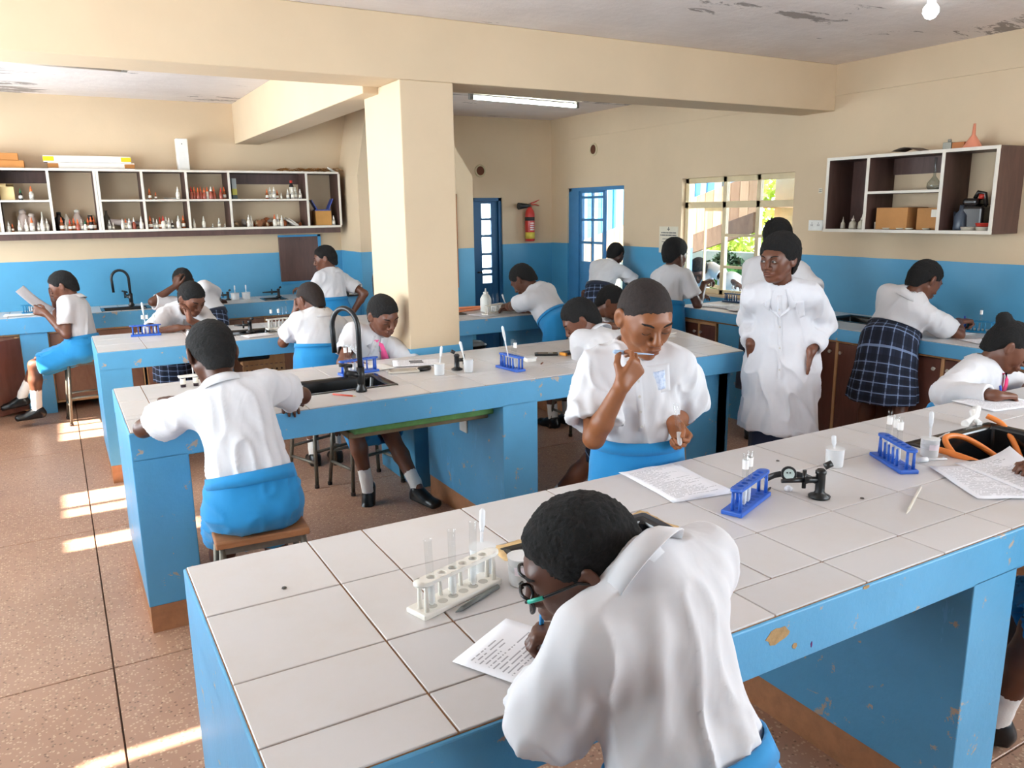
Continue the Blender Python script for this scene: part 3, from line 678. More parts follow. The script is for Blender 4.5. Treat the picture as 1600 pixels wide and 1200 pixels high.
    # ---------------- socks and shoes
    for k, q in (('L',1), ('R',-1)):
        ft = nrm(A(g(k+'ft', (*nrm(A(Fp[0,0], Fp[1,0], 0))[:2], 0)))); ft2 = ft; up = nrm(an[k]-kn[k])*-1; tl = nrm(ft2-A(0,0,0)); sk_h = g('sock', .13)
        V4 = Vol(an[k]-.2, an[k]+A(.2,.2,sk_h+.14), .0075 if near else .009); d = kn[k]-an[k]; top = an[k]+nrm(d)*min(sk_h, np.linalg.norm(d)*.8)
        V4.cone(an[k]-A(0,0,.03)*s, an[k]+nrm(d)*.05, .040*s, .040*s, .01); V4.cone(an[k]+nrm(d)*.05, top+nrm(d)*.03, .040*s, (.040+.05*max(0, sk_h-.05))*s, .01); V4.cut(top, d, top+nrm(d)*.04, .09)
        v, qq = V4.mesh()
        if len(v): np_obj('sock', v, qq, MSOCK, root, org)
        V5 = Vol(an[k]-.27, an[k]+A(.27,.27,.12), .0068 if near else .0085); lt = nrm(np.cross(A(0,0,1), ft)); dn = nrm(np.cross(ft, lt))*-1
        if dn[2] > 0: dn = -dn
        hl_ = an[k]+dn*.040*s-ft*.035*s; to = an[k]+dn*.048*s+ft*.150*s
        V5.econe(hl_, to, lt, (.036*s,.034*s), (.044*s,.026*s), .02); V5.cone(an[k]+dn*.01*s-ft*.012*s, an[k]+dn*.035*s+ft*.06*s, .044*s, .036*s, .02)
        V5.econe(hl_+dn*.022*s, to+dn*.014*s, lt, (.040*s,.02*s), (.048*s,.02*s), .008)
        V5.cut(an[k]+dn*.074*s, dn, an[k]+dn*.1*s, .24); V5.cut(an[k]-dn*.018*s, -dn, an[k]-dn*.06*s, .1)
        v, qq = V5.mesh()
        if len(v): np_obj('shoe', v, qq, MSHOE, root, org)
    sp['_j'] = dict(N=N, sh=sh, el=el, wr=wr, kn=kn, an=an)
    return root
# ------------------------------------------------------------------ surface materials
def mat_paint(name, c, chip=(.46,.37,.29), amount=.12, rough=.42, bump=.2):
    """gloss paint on cement: uneven film, scuffs and small chips"""
    t = NT(name); v = t.coord(); c = lin(c)
    base = t.ramp(t.noise(2.2, 5, .6, v), [(.25, tuple(x*.86 for x in c)), (.75, tuple(min(1, x*1.12) for x in c))])
    st = t.noise(5, 6, .7, t.map(v, (1, 1, .25))); base = t.mix(t.math('MULTIPLY', t.math('GREATER_THAN', st, .66), .25), base, tuple(min(1, x*1.35+.05) for x in c))
    n = t.noise(11, 8, .72, v, .4); big = t.noise(1.7, 3, .5, v)
    m = t.math('GREATER_THAN', t.math('ADD', n, t.math('MULTIPLY', big, amount)), .688)
    t.color(t.mix(m, base, chip)); hh = t.math('SUBTRACT', t.noise(38, 4, .6, v), t.math('MULTIPLY', m, .9)); t.bump(hh, bump, .006)
    return t.done(rough)
PAINT = mat_paint('blue_bench_paint', '#58a3cf')
def mat_wall(name, top, low, zline):
    t = NT(name); g = t.n('ShaderNodeNewGeometry'); sp = t.n('ShaderNodeSeparateXYZ'); t.l(g.outputs['Position'], sp.inputs[0]); v = g.outputs['Position']
    top, low = lin(top), lin(low)
    def mott(c, k): return t.ramp(t.noise(1.3, 6, .62, v), [(.25, tuple(x*(1-k) for x in c)), (.75, tuple(min(1,x*(1+k)) for x in c))])
    wob = t.math('MULTIPLY', t.math('SUBTRACT', t.noise(3, 3, .5, v), .5), .012)
    f = t.math('GREATER_THAN', t.math('ADD', sp.outputs[2], wob), zline)
    st = t.math('GREATER_THAN', t.noise(4, 8, .75, v), .74)
    c = t.mix(f, mott(low, .10), mott(top, .05)); c = t.mix(t.math('MULTIPLY', st, .14), c, (.30,.24,.17))
    t.color(c); t.bump(t.noise(24, 5, .6, v), .12, .008)
    t.l(t.math('ADD', t.math('MULTIPLY', f, .3), .38), t.b.inputs['Roughness']); return t.m
CREAM = '#d2bb9b'; WBLUE = '#4f99c0'
MWALL = mat_wall('cream_and_blue_wall', CREAM, WBLUE, 1.33)
MCREAM = mat('cream_paint', CREAM, .7, var=.05, scale=1.5, bump=.12, bscale=24)
MPILLAR = mat_wall('cream_pillar', CREAM, WBLUE, .905)
def mat_ceiling():
    t = NT('stained_ceiling'); v = t.coord(); c = t.ramp(t.noise(1.4, 6, .65, v), [(.25, lin('#dfd3cb')), (.75, lin('#f0e7e1'))])
    board = t.noise(3, 3, .5, t.map(v, (.6, 9, 1))); c = t.mix(t.math('MULTIPLY', board, .16), c, lin('#9a8f89'))
    st = t.math('GREATER_THAN', t.math('MULTIPLY', t.noise(2.2, 9, .75, t.map(v, (.8, 3.2, 1)), .6), t.noise(.9, 2, .5, v)), .345)
    t.color(t.mix(t.math('MULTIPLY', st, .7), c, lin('#6a5d54'))); t.bump(t.noise(9, 6, .7, v), .35, .02); return t.done(.9)
def mat_terrazzo():
    t = NT('terrazzo'); v = t.coord(); base = t.ramp(t.noise(1.1, 5, .6, v), [(.25, lin('#a87f67')), (.75, lin('#bf977f'))])
    vo = t.n('ShaderNodeTexVoronoi', Scale=95, Randomness=1); t.l(v, vo.inputs['Vector'])
    ch = t.n('ShaderNodeSeparateColor'); t.l(vo.outputs['Color'], ch.inputs[0])
    light = t.math('GREATER_THAN', ch.outputs[0], .70); dark = t.math('LESS_THAN', ch.outputs[1], .10); near = t.math('LESS_THAN', vo.outputs['Distance'], .45)
    c = t.mix(t.math('MULTIPLY', t.math('MULTIPLY', light, near), .55), base, lin('#e2c6a6')); c = t.mix(t.math('MULTIPLY', t.math('MULTIPLY', dark, near), .6), c, lin('#5e3f30'))
    t.color(c); t.bump(t.noise(70, 3, .6, v), .08, .003); return t.done(.38)
MTERR = mat_terrazzo(); MCEIL = mat_ceiling()
MPLINTH = mat('terracotta_plinth', '#b07a55', .55, var=.14, scale=20, bump=.2, bscale=80)
def mat_tile():
    t = NT('white_bench_tile'); v = t.coord('Object'); oi = t.n('ShaderNodeObjectInfo'); g = t.n('ShaderNodeNewGeometry')
    c = t.ramp(oi.outputs['Random'], [(0, lin('#cbc9ca')), (1, lin('#d4d1d1'))]); st = t.noise(6, 7, .7, g.outputs['Position'])
    c = t.mix(t.math('MULTIPLY', t.math('SUBTRACT', st, .45, True), .6), c, lin('#bfae98'))
    sp = t.math('GREATER_THAN', t.noise(45, 4, .7, g.outputs['Position']), .76); c = t.mix(t.math('MULTIPLY', sp, .35), c, lin('#7a6a5c'))
    t.color(c); t.bump(t.noise(12, 3, .5, g.outputs['Position']), .03, .004); return t.done(.3)
MTILE = mat_tile(); MGROUT = mat('grout', '#8d6440', .9, var=.3, scale=30)
MSINK = mat('black_sink', '#101113', .16, var=.2); MBLACK = mat('black_plastic', '#111214', .35); MWHITEP = mat('white_plastic', '#e8e6e0', .4)
MFRAME = mat('cream_steel', '#d9c7a0', .5, bump=.1); MSTEELB = mat('blue_steel', '#3f7fae', .45, bump=.1); MSTEELD = mat('dark_blue_steel', '#1f5a86', .4)
MDOORW = mat_wood('brown_cabinet_board', '#5b3527', '#75473a', .4, (6, 6, 1.2)); MPALE = mat_wood('pale_wood', '#b98a5c', '#d2a676', .5, (8, 8, 1.5))
MSHELFB = mat_wood('dark_shelf_board', '#46312c', '#63473f', .5, (7, 7, 1.3)); MSHELFW = mat('white_edge_band', '#dcd5c8', .5)
MGLASS = mat_glass('window_glass', (.96,.98,.98), .03, 1.5); MFROST = mat_glass('grey_pane_glass', (.74,.76,.80), .15, 1.6)  # the second glass is tinted grey and rougher
# ------------------------------------------------------------------ room shell
XL, XR, YF, YB, ZC = -1.6, 5.55, -2.6, 8.65, 2.82
fl = structure(MB().box((XL-.2, YF-.2, -.12), (XR+.2, YB+.2, -.012)).build('floor', mat('floor_joint', '#5a4334', .8)))
XS = [XL, .015, 2.0, 4.0, XR]; YS = [YF, -.9, 1.15, 3.195, 4.8, 6.63, YB]
for i in range(len(XS)-1):
    for j in range(len(YS)-1):
        g_ = .0028; MB().box((XS[i]+(g_ if i else -.1), YS[j]+g_, -.03), (XS[i+1]-g_, YS[j+1]-g_, 0)).build('floor_slab', MTERR, fl, bevel=.002, seg=1)
structure(MB().box((XL-.2, YF-.2, ZC), (XR+.2, YB+.2, ZC+.15)).build('ceiling', MCEIL))
# right wall with a door, a window and an unseen opening added for light
D1 = (7.17, 8.29, 0, 1.99); W1 = (4.82, 6.23, .90, 2.02); T = .17
wr_ = MB(); wr_.box((XR, YF, 0), (XR+T, -2.2, ZC)); wr_.box((XR, -2.2, 0), (XR+T, .2, 1.1)); wr_.box((XR, -2.2, 2.62), (XR+T, .2, ZC)); wr_.box((XR, .2, 0), (XR+T, W1[0], ZC)); wr_.box((XR, W1[0], 0), (XR+T, W1[1], W1[2])); wr_.box((XR, W1[0], W1[3]), (XR+T, W1[1], ZC)); wr_.box((XR, W1[1], 0), (XR+T, D1[0], ZC))
wr_.box((XR, D1[0], D1[3]), (XR+T, D1[1], ZC)); wr_.box((XR, D1[1], 0), (XR+T, YB+.2, ZC)); structure(wr_.build('wall_right', MWALL))
wb = MB(); D2 = (4.42, 4.83, 0, 1.89)
wb.box((XL-.2, YB, 0), (D2[0], YB+.2, ZC)); wb.box((D2[1], YB, 0), (XR, YB+.2, ZC)); wb.box((D2[0], YB, D2[3]), (D2[1], YB+.2, ZC)); structure(wb.build('wall_back', MWALL))
# left and front walls: window rows under a lintel (behind and beside the camera)
wl = MB(); wl.box((XL-.2, YF, 0), (XL, YB, .95)); wl.box((XL-.2, YF, 2.32), (XL, YB, ZC))
wl.box((XL-.2, YF, .70), (XL, 1.3, 2.62))
for y in (1.3, 3.1, 5.7, 8.05): wl.box((XL-.2, y, .70), (XL, y+.25, 2.62))
structure(wl.build('wall_left', MWALL))
wf = MB(); wf.box((XL, YF-.2, 0), (2.4, YF, ZC)); wf.box((5.3, YF-.2, 0), (XR, YF, ZC)); wf.box((2.4, YF-.2, 0), (5.3, YF, 1.5)); wf.box((2.4, YF-.2, 2.6), (5.3, YF, ZC))
structure(wf.build('wall_front', MWALL))
# unseen roof added outside the left windows; its slits shape the sun patches
sun_bands = [(2.58, 2.63), (4.54, 4.71), (5.10, 5.24), (5.29, 5.55), (6.98, 7.22), (7.26, 7.95)]
ev = MB(); y0 = YF-1.5; ev.box((-2.95, y0, 2.47), (XL-.0, YB+3, 2.5)); ev.box((-4.25, y0, 2.47), (-3.66, YB+3, 2.5))
for a, b in sun_bands+[(YB+3, YB+3)]:
    ev.box((-3.66, y0, 2.47), (-2.95, a, 2.5)); y0 = b
structure(ev.build('sun_slit_screen', mat('roof_sheet', '#b8b4ae', .6)))
# beams, pillar, trim
structure(MB().box((XL, 4.46, 2.47), (XR, 4.80, ZC)).build('ceiling_beam', MCREAM, bevel=.006))
structure(MB().box((1.73, 4.80, 2.43), (1.98, YB, ZC)).build('ceiling_beam', MCREAM, bevel=.006))
structure(MB().box((XR-.012, YF, 2.585), (XR, 4.46, ZC)).add(*(lambda b: (b.v, b.f))(MB().box((XR-.012, 4.80, 2.56), (XR, YB, ZC)))).build('trim_1', MCREAM))
structure(MB().box((1.83, 4.46, 0), (2.17, 5.06, 2.47)).build('pillar', MPILLAR, bevel=.006))
pl = structure(MB().box((XR-.012, YF, 0), (XR-.0, D1[0], .10)).build('baseboard_right', MPLINTH))
# right door: blue steel, one leaf shut, the other swung away
d1 = structure(empty('door_1', (XR, 7.73, 0)))
def fr(parent, name, boxes, m, org, **k):
    b = MB(); [b.box(lo, hi) for lo, hi in boxes]; return b.build(name, m, parent, org=org, **k)
o1 = (XR, 7.73, 0)
fr(d1, 'door_frame', [((XR+.02, D1[1]-.05, 0), (XR+.10, D1[1], 1.99)), ((XR+.02, D1[0], 1.95), (XR+.10, D1[1], 1.99)), ((XR+.02, D1[0], 0), (XR+.10, D1[0]+.03, 1.99)), ((XR+.02, 8.08, 0), (XR+.08, 8.24, 1.95))], MSTEELB, o1)
lf = [((XR+.04, 7.58, 0), (XR+.075, 7.62, 1.95)), ((XR+.04, 8.04, 0), (XR+.075, 8.08, 1.95)), ((XR+.04, 7.82, 1.1), (XR+.07, 7.845, 1.95)), ((XR+.045, 7.6, .0), (XR+.065, 8.06, 1.10))]
lf += [((XR+.04, 7.6, z), (XR+.075, 8.06, z+.03)) for z in (1.09, 1.33, 1.60, 1.86, 1.925)] + [((XR+.03, 7.80, 0), (XR+.07, 7.86, 1.08))]
fr(d1, 'door_leaf', lf, MSTEELB, o1, bevel=.004)
for y in (7.62, 7.845):
    for z in (1.12, 1.36, 1.63): MB().box((XR+.055, y+.002, z+.001), (XR+.058, y+.196, z+.228)).build('pane', MGLASS, d1, org=o1)
MB().obox((XR+.33, 7.22, .98), (.46, .03, 1.9)).build('open_leaf', MSTEELB, d1, org=o1, bevel=.004)
# back door: narrow blue steel door with a column of panes
d2 = structure(empty('door_2', (4.62, YB, 0))); o2 = (4.62, YB, 0)
b = [((4.42, YB+.02, 0), (4.46, YB+.12, 1.89)), ((4.79, YB+.02, 0), (4.83, YB+.12, 1.89)), ((4.42, YB+.02, 1.85), (4.83, YB+.12, 1.89))]
fr(d2, 'door_frame', b, MSTEELD, o2)
b = [((4.46, YB+.05, 0), (4.57, YB+.09, 1.85)), ((4.70, YB+.05, 0), (4.79, YB+.09, 1.85)), ((4.57, YB+.05, 0), (4.70, YB+.09, .86))]+[((4.57, YB+.05, z), (4.70, YB+.09, z+.03)) for z in (.95, 1.02, 1.20, 1.42, 1.62, 1.82)]
fr(d2, 'door_leaf', b, MSTEELD, o2, bevel=.004)
for z0, z1 in ((.89,.95), (.98,1.02), (1.05,1.20), (1.23,1.42), (1.45,1.62), (1.65,1.82)): MB().box((4.57, YB+.068, z0), (4.70, YB+.072, z1)).build('pane', MGLASS, d2, org=o2)
MB().cyl((4.53, YB+.05, 1.0), (4.53, YB+.0, 1.0), .012).tube([(4.53, YB+.01, 1.0), (4.48, YB+.01, 1.0)], .009).build('door_handle', MBLACK, d2, org=o2)
# window: cream steel casement of nine lights
w1 = structure(empty('window_1', (XR, 5.52, .9))); ow = (XR, 5.52, .9); X0, X1 = XR+.05, XR+.09
b = [((X0, W1[0], .90), (X1, W1[1], .95)), ((X0, W1[0], 1.97), (X1, W1[1], 2.02)), ((X0, W1[0], .9), (X1, W1[0]+.04, 2.02)), ((X0, W1[1]-.05, .9), (X1, W1[1], 2.02)), ((X0, 5.66, .9), (X1, 5.71, 2.02)), ((X0, 5.24, .9), (X1, 5.285, 2.02)), ((X0, W1[0], 1.73), (X1, W1[1], 1.79)),
     ((X0, 5.285, 1.46), (X1, 5.66, 1.485)), ((X0, 5.285, 1.16), (X1, 5.66, 1.185)), ((X0, W1[0], 1.46), (X1, 5.24, 1.485)), ((X0, W1[0], 1.16), (X1, 5.24, 1.185))]
fr(w1, 'window_frame', b, MFRAME, ow, bevel=.003)
MB().box((XR-.03, W1[0]-.04, .885), (XR+.06, W1[1]+.04, .905)).build('window_sill', MCREAM, w1, org=ow)
for y0, y1 in ((W1[0]+.04, 5.24), (5.285, 5.66), (5.71, W1[1]-.05)):
    MB().box((X0+.018, y0, 1.79), (X0+.021, y1, 1.97)).build('pane', MFROST if y0 < 5.6 else MGLASS, w1, org=ow)
for z0, z1, m in ((.95, 1.16, MGLASS), (1.185, 1.46, MGLASS), (1.485, 1.73, MFROST)):
    MB().box((X0+.018, 5.285, z0), (X0+.021, 5.66, z1)).build('pane', m, w1, org=ow)
    MB().box((X0+.018, W1[0]+.04, z0), (X0+.021, 5.24, z1)).build('pane', MGLASS, w1, org=ow)
# open casement swung outward about the mullion
cs = MB(); c0 = Vector((X1+.005, 5.705, 0)); dv = Vector((.12, .40, 0)); 
for (a, z0, b_, z1) in ((0, .95, .03, 1.73), (.97, .95, 1.0, 1.73), (0, .95, 1, .98), (0, 1.70, 1, 1.73)):
    p, q = c0+dv*a, c0+dv*b_; n_ = Vector((dv.y, -dv.x, 0)).normalized()*.012
    cs.prism([p-n_, q-n_, q+n_, p+n_], z0, z1)
cs.build('casement', MFRAME, w1, org=ow)
# ------------------------------------------------------------------ outside the window wall
structure(MB().box((XR+T, 2, -.3), (16, 22, -.12)).build('ground', mat('dry_ground', '#6b655a', .95, var=.2, scale=3)))
ns = empty('neighbour_building', (8.5, 9.5, -.12), label='timber clad gable of the building outside the window under pale corrugated sheets', cat='building'); on = (8.5, 9.5, -.12)
rk = lambda y: 1.40-(y-11.0)*.243              # rake line between sheets and boards
def mat_trans(name, c):
    t = NT(name); out = t.t.nodes['Material Output']; t.color(lin(c)); tl = t.n('ShaderNodeBsdfTranslucent'); tl.inputs[0].default_value = lin(c)+(1,)
    mx = t.n('ShaderNodeMixShader'); mx.inputs[0].default_value = .05; t.l(t.b.outputs[0], mx.inputs[1]); t.l(tl.outputs[0], mx.inputs[2]); t.l(mx.outputs[0], out.inputs[0]); return t.m
mst = [mat_trans('sheet_blue', '#3f98d8'), mat_trans('sheet_white', '#b9cfdd'), mat_trans('sheet_cream', '#cdbd98')]
y = 7.3; k = 0
while y < 14.2:
    wd = .11+.07*((k*7) % 3)/2
    MB().prism([(8.52+.02*(k % 2), y), (8.545+.02*(k % 2), y), (8.545+.02*(k % 2), y+wd), (8.52+.02*(k % 2), y+wd)], 0, 1).build('roof_sheet', mst[(0,1,0,2,0,1,0)[k % 7]], ns, org=on)
    y += wd; k += 1
for o in [c for c in ns.children]:
    for vtx in o.data.vertices:
        yy = vtx.co.y+on[1]; zb = rk(yy)-.02; vtx.co.z = (zb if vtx.co.z < .9 else 4.2)+.12
y = 7.95
mpl = [mat_wood('weathered_plank_%d' % i, a, b, .8, (3, 9, 1)) for i, (a, b) in enumerate((('#b08a64','#cda680'), ('#a37a58','#c09670'), ('#c19a72','#dcb78e')))]
k = 0
while y < 14.2:
    m = MB().prism([(8.45, y+.004), (8.48, y+.004), (8.48, y+.166), (8.45, y+.166)], 0, 1).build('plank', mpl[(k*5) % 3], ns, org=on); k += 1
    for vtx in m.data.vertices:
        yy = vtx.co.y+on[1]; lowz = (1.60-(yy-7.4)*.27) if yy < 9.3 else (1.10-(yy-9.3)*.15); vtx.co.z = (max(-.1, lowz) if vtx.co.z < .9 else rk(yy)+.06)+.12
    y += .17
fb = MB().prism([(8.38, 7.95), (8.44, 7.95), (8.44, 9.6), (8.38, 9.6)], 0, 1).build('fascia_board', mat_wood('dark_fascia', '#5c432f', '#7d6047', .8, (2, 6, 2)), ns, org=on)
for vtx in fb.data.vertices:
    yy = vtx.co.y+on[1]; vtx.co.z = (1.33-(yy-8.2)*.27 if vtx.co.z < .9 else 1.60-(yy-8.2)*.27)+.12
cb = empty('cream_building', (9.3, 7.0, -.12), label='cream rendered building with a brown door seen through the right window lights', cat='building'); ob = (9.3, 7.0, -.12)
MB().box((9.0, 5.6, -.12), (9.2, 8.15, 3.4)).build('wall', mat('cream_render', '#e6cfa2', .8), cb, org=ob)
MB().box((8.96, 7.95, -.1), (9.0, 8.12, 1.5)).build('door', mat('brown_door', '#8a6a4c', .6), cb, org=ob); MB().box((8.96, 7.25, -.1), (9.0, 7.5, 1.45)).build('door', mat('dark_door', '#4c3a30', .6), cb, org=ob)
MB().box((8.7, 5.4, 1.72), (9.3, 8.2, 1.80)).build('eave', mpl[0], cb, org=ob)
structure(MB().box((10.0, 8.2, -.12), (10.2, 13, 1.0)).build('garden_wall', mat('mossy_wall', '#6b7268', .8)))
def bush(name, c, r, n, m, label, seed, group=None):
    R_ = np.random.RandomState(seed); vs = []; fs = []
    for i in range(n):
        d = R_.normal(size=3); d /= np.linalg.norm(d); p = A(c)+d*A(r)*(.55+.45*R_.rand()); a = nrm(R_.normal(size=3)); b_ = nrm(np.cross(a, R_.normal(size=3))); L_ = .05+.05*R_.rand()
        o = len(vs); vs += [p-a*L_, p+b_*L_*.45, p+a*L_, p-b_*L_*.45]; fs.append((o, o+1, o+2, o+3))
    t = empty(name, (c[0], c[1], -.12), label=label, cat='shrub', group=group); b = MB(); b.add(vs, fs); o = b.build('foliage', m, t, org=(c[0], c[1], -.12)); o['kind'] = 'stuff'
    MB().tube([(c[0], c[1], -.12), (c[0]+.03, c[1], c[2]*.5), (c[0], c[1], c[2])], [.04, .03, .015], 7).build('stem', mat('bark', '#5a4632', .9), t, org=(c[0], c[1], -.12))
ml = mat('leaf_yellow', '#b9c64a', .6, var=.3, scale=4); mg = mat('leaf_green', '#4f8f3c', .6, var=.35, scale=4); md_ = mat('leaf_dark', '#203a1c', .7, var=.4, scale=4)
bush('leafy_bush', (11.2, 11.2, 1.55), (.6, 2.4, 1.0), 5200, ml, 'sunlit yellow green bush behind the garden wall', 1)
bush('dark_hedge', (9.3, 9.35, .55), (.25, .5, .5), 1500, md_, 'dark shaded hedge in front of the garden wall', 2)
bush('green_shrub', (8.3, 8.35, .55), (.25, .55, .38), 1600, mg, 'bright green shrub below the middle window lights', 3)
bush('green_shrub', (8.35, 7.5, .5), (.25, .4, .4), 1200, mg, 'green shrub at the foot of the cream building', 4)
structure(MB().box((XR+T, 1, 2.62), (8.7, 16, 2.70)).build('added_shade_slab', mat('roof_sheet', '#b8b4ae', .6)))  # unseen slab added to keep daylight off the scene outside
# ------------------------------------------------------------------ fume cupboard against the back wall
fh = empty('fume_cupboard', (3.44, 8.3, 0), label='cream and blue masonry fume cupboard with a tapered hood behind the pillar', cat='fume cupboard'); oh = (3.44, 8.3, 0)
hb_ = MB(); hb_.box((2.78, 8.0, 0), (3.03, YB, 2.105)); hb_.box((3.89, 8.0, 0), (4.10, YB, 2.105)); hb_.box((3.03, 8.0, 0), (3.89, YB, .90)); hb_.box((3.03, 8.0, 1.92), (3.89, YB, 2.105))
hb_.add([(2.78,8.0,2.105),(4.10,8.0,2.105),(4.10,YB,2.105),(2.78,YB,2.105),(2.92,8.0,ZC),(3.62,8.0,ZC),(3.62,YB,ZC),(2.92,YB,ZC)], [(0,3,2,1),(4,5,6,7),(0,1,5,4),(1,2,6,5),(2,3,7,6),(3,0,4,7)])
hb_.build('masonry_hood', MWALL, fh, org=oh)
fr(fh, 'sash_frame', [((3.03, 7.98, .90), (3.06, 8.02, 1.92)), ((3.86, 7.98, .90), (3.89, 8.02, 1.92)), ((3.03, 7.98, 1.89), (3.89, 8.02, 1.92)), ((3.03, 7.98, 1.38), (3.89, 8.02, 1.41))], mat_wood('varnished_wood', '#8a4f22', '#b06c33', .4), oh)
for z0, z1 in ((.91, 1.38), (1.41, 1.89)): MB().box((3.06, 8.0, z0), (3.86, 8.006, z1)).build('sash_pane', mat_glass('green_glass', (.42,.55,.52), .05, 1.6), fh, org=oh)
MB().box((3.03, YB-.02, .9), (3.89, YB-.005, 1.92)).build('back_panel', mat('dark_green', '#3a4d48', .6), fh, org=oh)
# ------------------------------------------------------------------ tiled benches
def rect_sub(r, h):
    x0, x1, y0, y1 = r; a0, a1, b0, b1 = h
    if a0 >= x1 or a1 <= x0 or b0 >= y1 or b1 <= y0: return [r]
    out = []
    if a0 > x0: out.append((x0, a0, y0, y1))
    if a1 < x1: out.append((a1, x1, y0, y1))
    xa, xb = max(x0, a0), min(x1, a1)
    if b0 > y0: out.append((xa, xb, y0, b0))
    if b1 < y1: out.append((xa, xb, b1, y1))
    return out
def clip_poly(p, n, c):
    out = []
    for i in range(len(p)):
        a, b = p[i], p[(i+1) % len(p)]; da = n[0]*a[0]+n[1]*a[1]-c; db = n[0]*b[0]+n[1]*b[1]-c
        if da <= 0: out.append(a)
        if da*db < 0: t = da/(da-db); out.append((a[0]+t*(b[0]-a[0]), a[1]+t*(b[1]-a[1])))
    return out
BT = .88
def bench_tops(root, org, x0, x1, y0, y1, xs, ys, sinks, clip=None, rows=None):
    xs = [x0]+[q for q in xs if x0+.02 < q < x1-.02]+[x1]; ys = [y0]+[q for q in ys if y0+.02 < q < y1-.02]+[y1]
    holes = [(a, b, c, d) for a, b, c, d in sinks]
    slab = [(x0, x1, y0, y1)]
    for h in holes: slab = [q for r in slab for q in rect_sub(r, h)]
    b = MB()
    for r in slab:
        p = [(r[0], r[2]), (r[1], r[2]), (r[1], r[3]), (r[0], r[3])]
        if clip: p = clip_poly(p, *clip)
        if len(p) > 2: b.prism(p, BT-.10, BT-.004)
    b.build('bench_slab', MGROUT, root, org=org)
    for i in range(len(xs)-1):
        for j in range(len(ys)-1):
            rs = [(xs[i], xs[i+1], ys[j], ys[j+1])]
            for h in holes: rs = [q for r in rs for q in rect_sub(r, h)]
            for r in rs:
                if r[1]-r[0] < .02 or r[3]-r[2] < .02: continue
                g_ = .0022; p = [(r[0]+g_, r[2]+g_), (r[1]-g_, r[2]+g_), (r[1]-g_, r[3]-g_), (r[0]+g_, r[3]-g_)]
                if clip: p = clip_poly(p, clip[0], clip[1]-.003)
                if len(p) > 2: MB().prism(p, BT-.012, BT-rnd.uniform(0, .0010)).build('tile', MTILE, root, org=org, bevel=.0012, seg=1)
def sink(root, org, x0, x1, y0, y1, depth=.20):
    b = MB(); z = BT-.002; i = .028
    # flat rim, then the walls and the floor of the basin
    o = [(x0-.012,y0-.012),(x1+.012,y0-.012),(x1+.012,y1+.012),(x0-.012,y1+.012)]; n = [(x0+i,y0+i),(x1-i,y0+i),(x1-i,y1-i),(x0+i,y1-i)]; l = [(x0+i+.03,y0+i+.03),(x1-i-.03,y0+i+.03),(x1-i-.03,y1-i-.03),(x0+i+.03,y1-i-.03)]
    vs = [(*p, z-.02) for p in o]+[(*p, z+.007) for p in o]+[(*p, z+.004) for p in n]+[(*p, z-depth) for p in l]; fs = []
    for a in range(3):
        for k in range(4): k2 = (k+1) % 4; fs.append((a*4+k, a*4+k2, a*4+4+k2, a*4+4+k))
    fs.append((12,13,14,15)); b.add(vs, fs); s_ = b.build('sink', MSINK, root, org=org, bevel=.012, seg=3); md = s_.modifiers.new('solid','SOLIDIFY'); md.thickness = .004; md.offset = -1
    cx, cy = (x0+x1)/2, (y0+y1)/2; MB().lathe([(.001,0),(.028,0),(.030,.003),(.020,.004)], (cx, cy, z-depth+.001), 14).build('drain', mat('drain_metal', '#7d7f80', .3, .9), s_, org=org)
def gooseneck(root, org, x, y, h, reach, ang, lever=0.8):
    p = [(0,0,0), (0,0,h*.72)]; r_ = reach/2; dx, dy = math.cos(ang), math.sin(ang)
    for k in range(0, 13):
        a = math.pi*k/12*1.08; p.append((dx*(r_-r_*math.cos(a)), dy*(r_-r_*math.cos(a)), h*.72+r_*math.sin(a)*1.15))
    p.append((p[-1][0]-dx*.004, p[-1][1]-dy*.004, p[-1][2]-.10))
    P = [(x+a, y+b, BT+c) for a, b, c in p]; t = MB().tube(P, .0125, 12); t.lathe([(.026,0),(.028,.012),(.018,.03),(.018,.05)], (x,y,BT), 16); o = t.build('water_tap', MBLACK, root, org=org)
    lx, ly = math.cos(ang+lever), math.sin(ang+lever)
    v = MB().cyl((x,y,BT+.08), (x+lx*.07,y+ly*.07,BT+.10), .014); v.cyl((x+lx*.07,y+ly*.07,BT+.075), (x+lx*.07,y+ly*.07,BT+.135), .010); v.cyl((x+lx*.04,y+ly*.04,BT+.13), (x+lx*.10,y+ly*.10,BT+.14), .009); v.cyl((x,y,BT+.04), (x,y,BT+.12), .019)
    v.build('tap_handle', MBLACK, o, org=org)
def gas_tap(root, org, x, y, ang, s=1.0):
    b = MB().lathe([(.030,0),(.032,.006),(.017,.014),(.014,.02),(.014,.072),(.016,.074),(.016,.082),(.010,.088)], (x,y,BT), 16); o = b.build('gas_tap', MBLACK, root, org=org)
    dx, dy = math.cos(ang), math.sin(ang)
    n = MB().tube([(x,y,BT+.055), (x+dx*.035*s,y+dy*.035*s,BT+.055), (x+dx*.050*s,y+dy*.05*s,BT+.055)], [.010,.010,.014], 10); n.tube([(x+dx*.05*s,y+dy*.05*s,BT+.055), (x+dx*.115*s,y+dy*.115*s,BT+.052)], [.008,.006], 10)
    n.cyl((x+dx*.048*s,y+dy*.048*s,BT+.03), (x+dx*.048*s,y+dy*.048*s,BT+.085), .006); n.cyl((x-dx*.01,y-dy*.01,BT+.095), (x-dx*.03,y-dy*.03,BT+.105), .010); n.build('tap_nozzle', MBLACK, o, org=org)
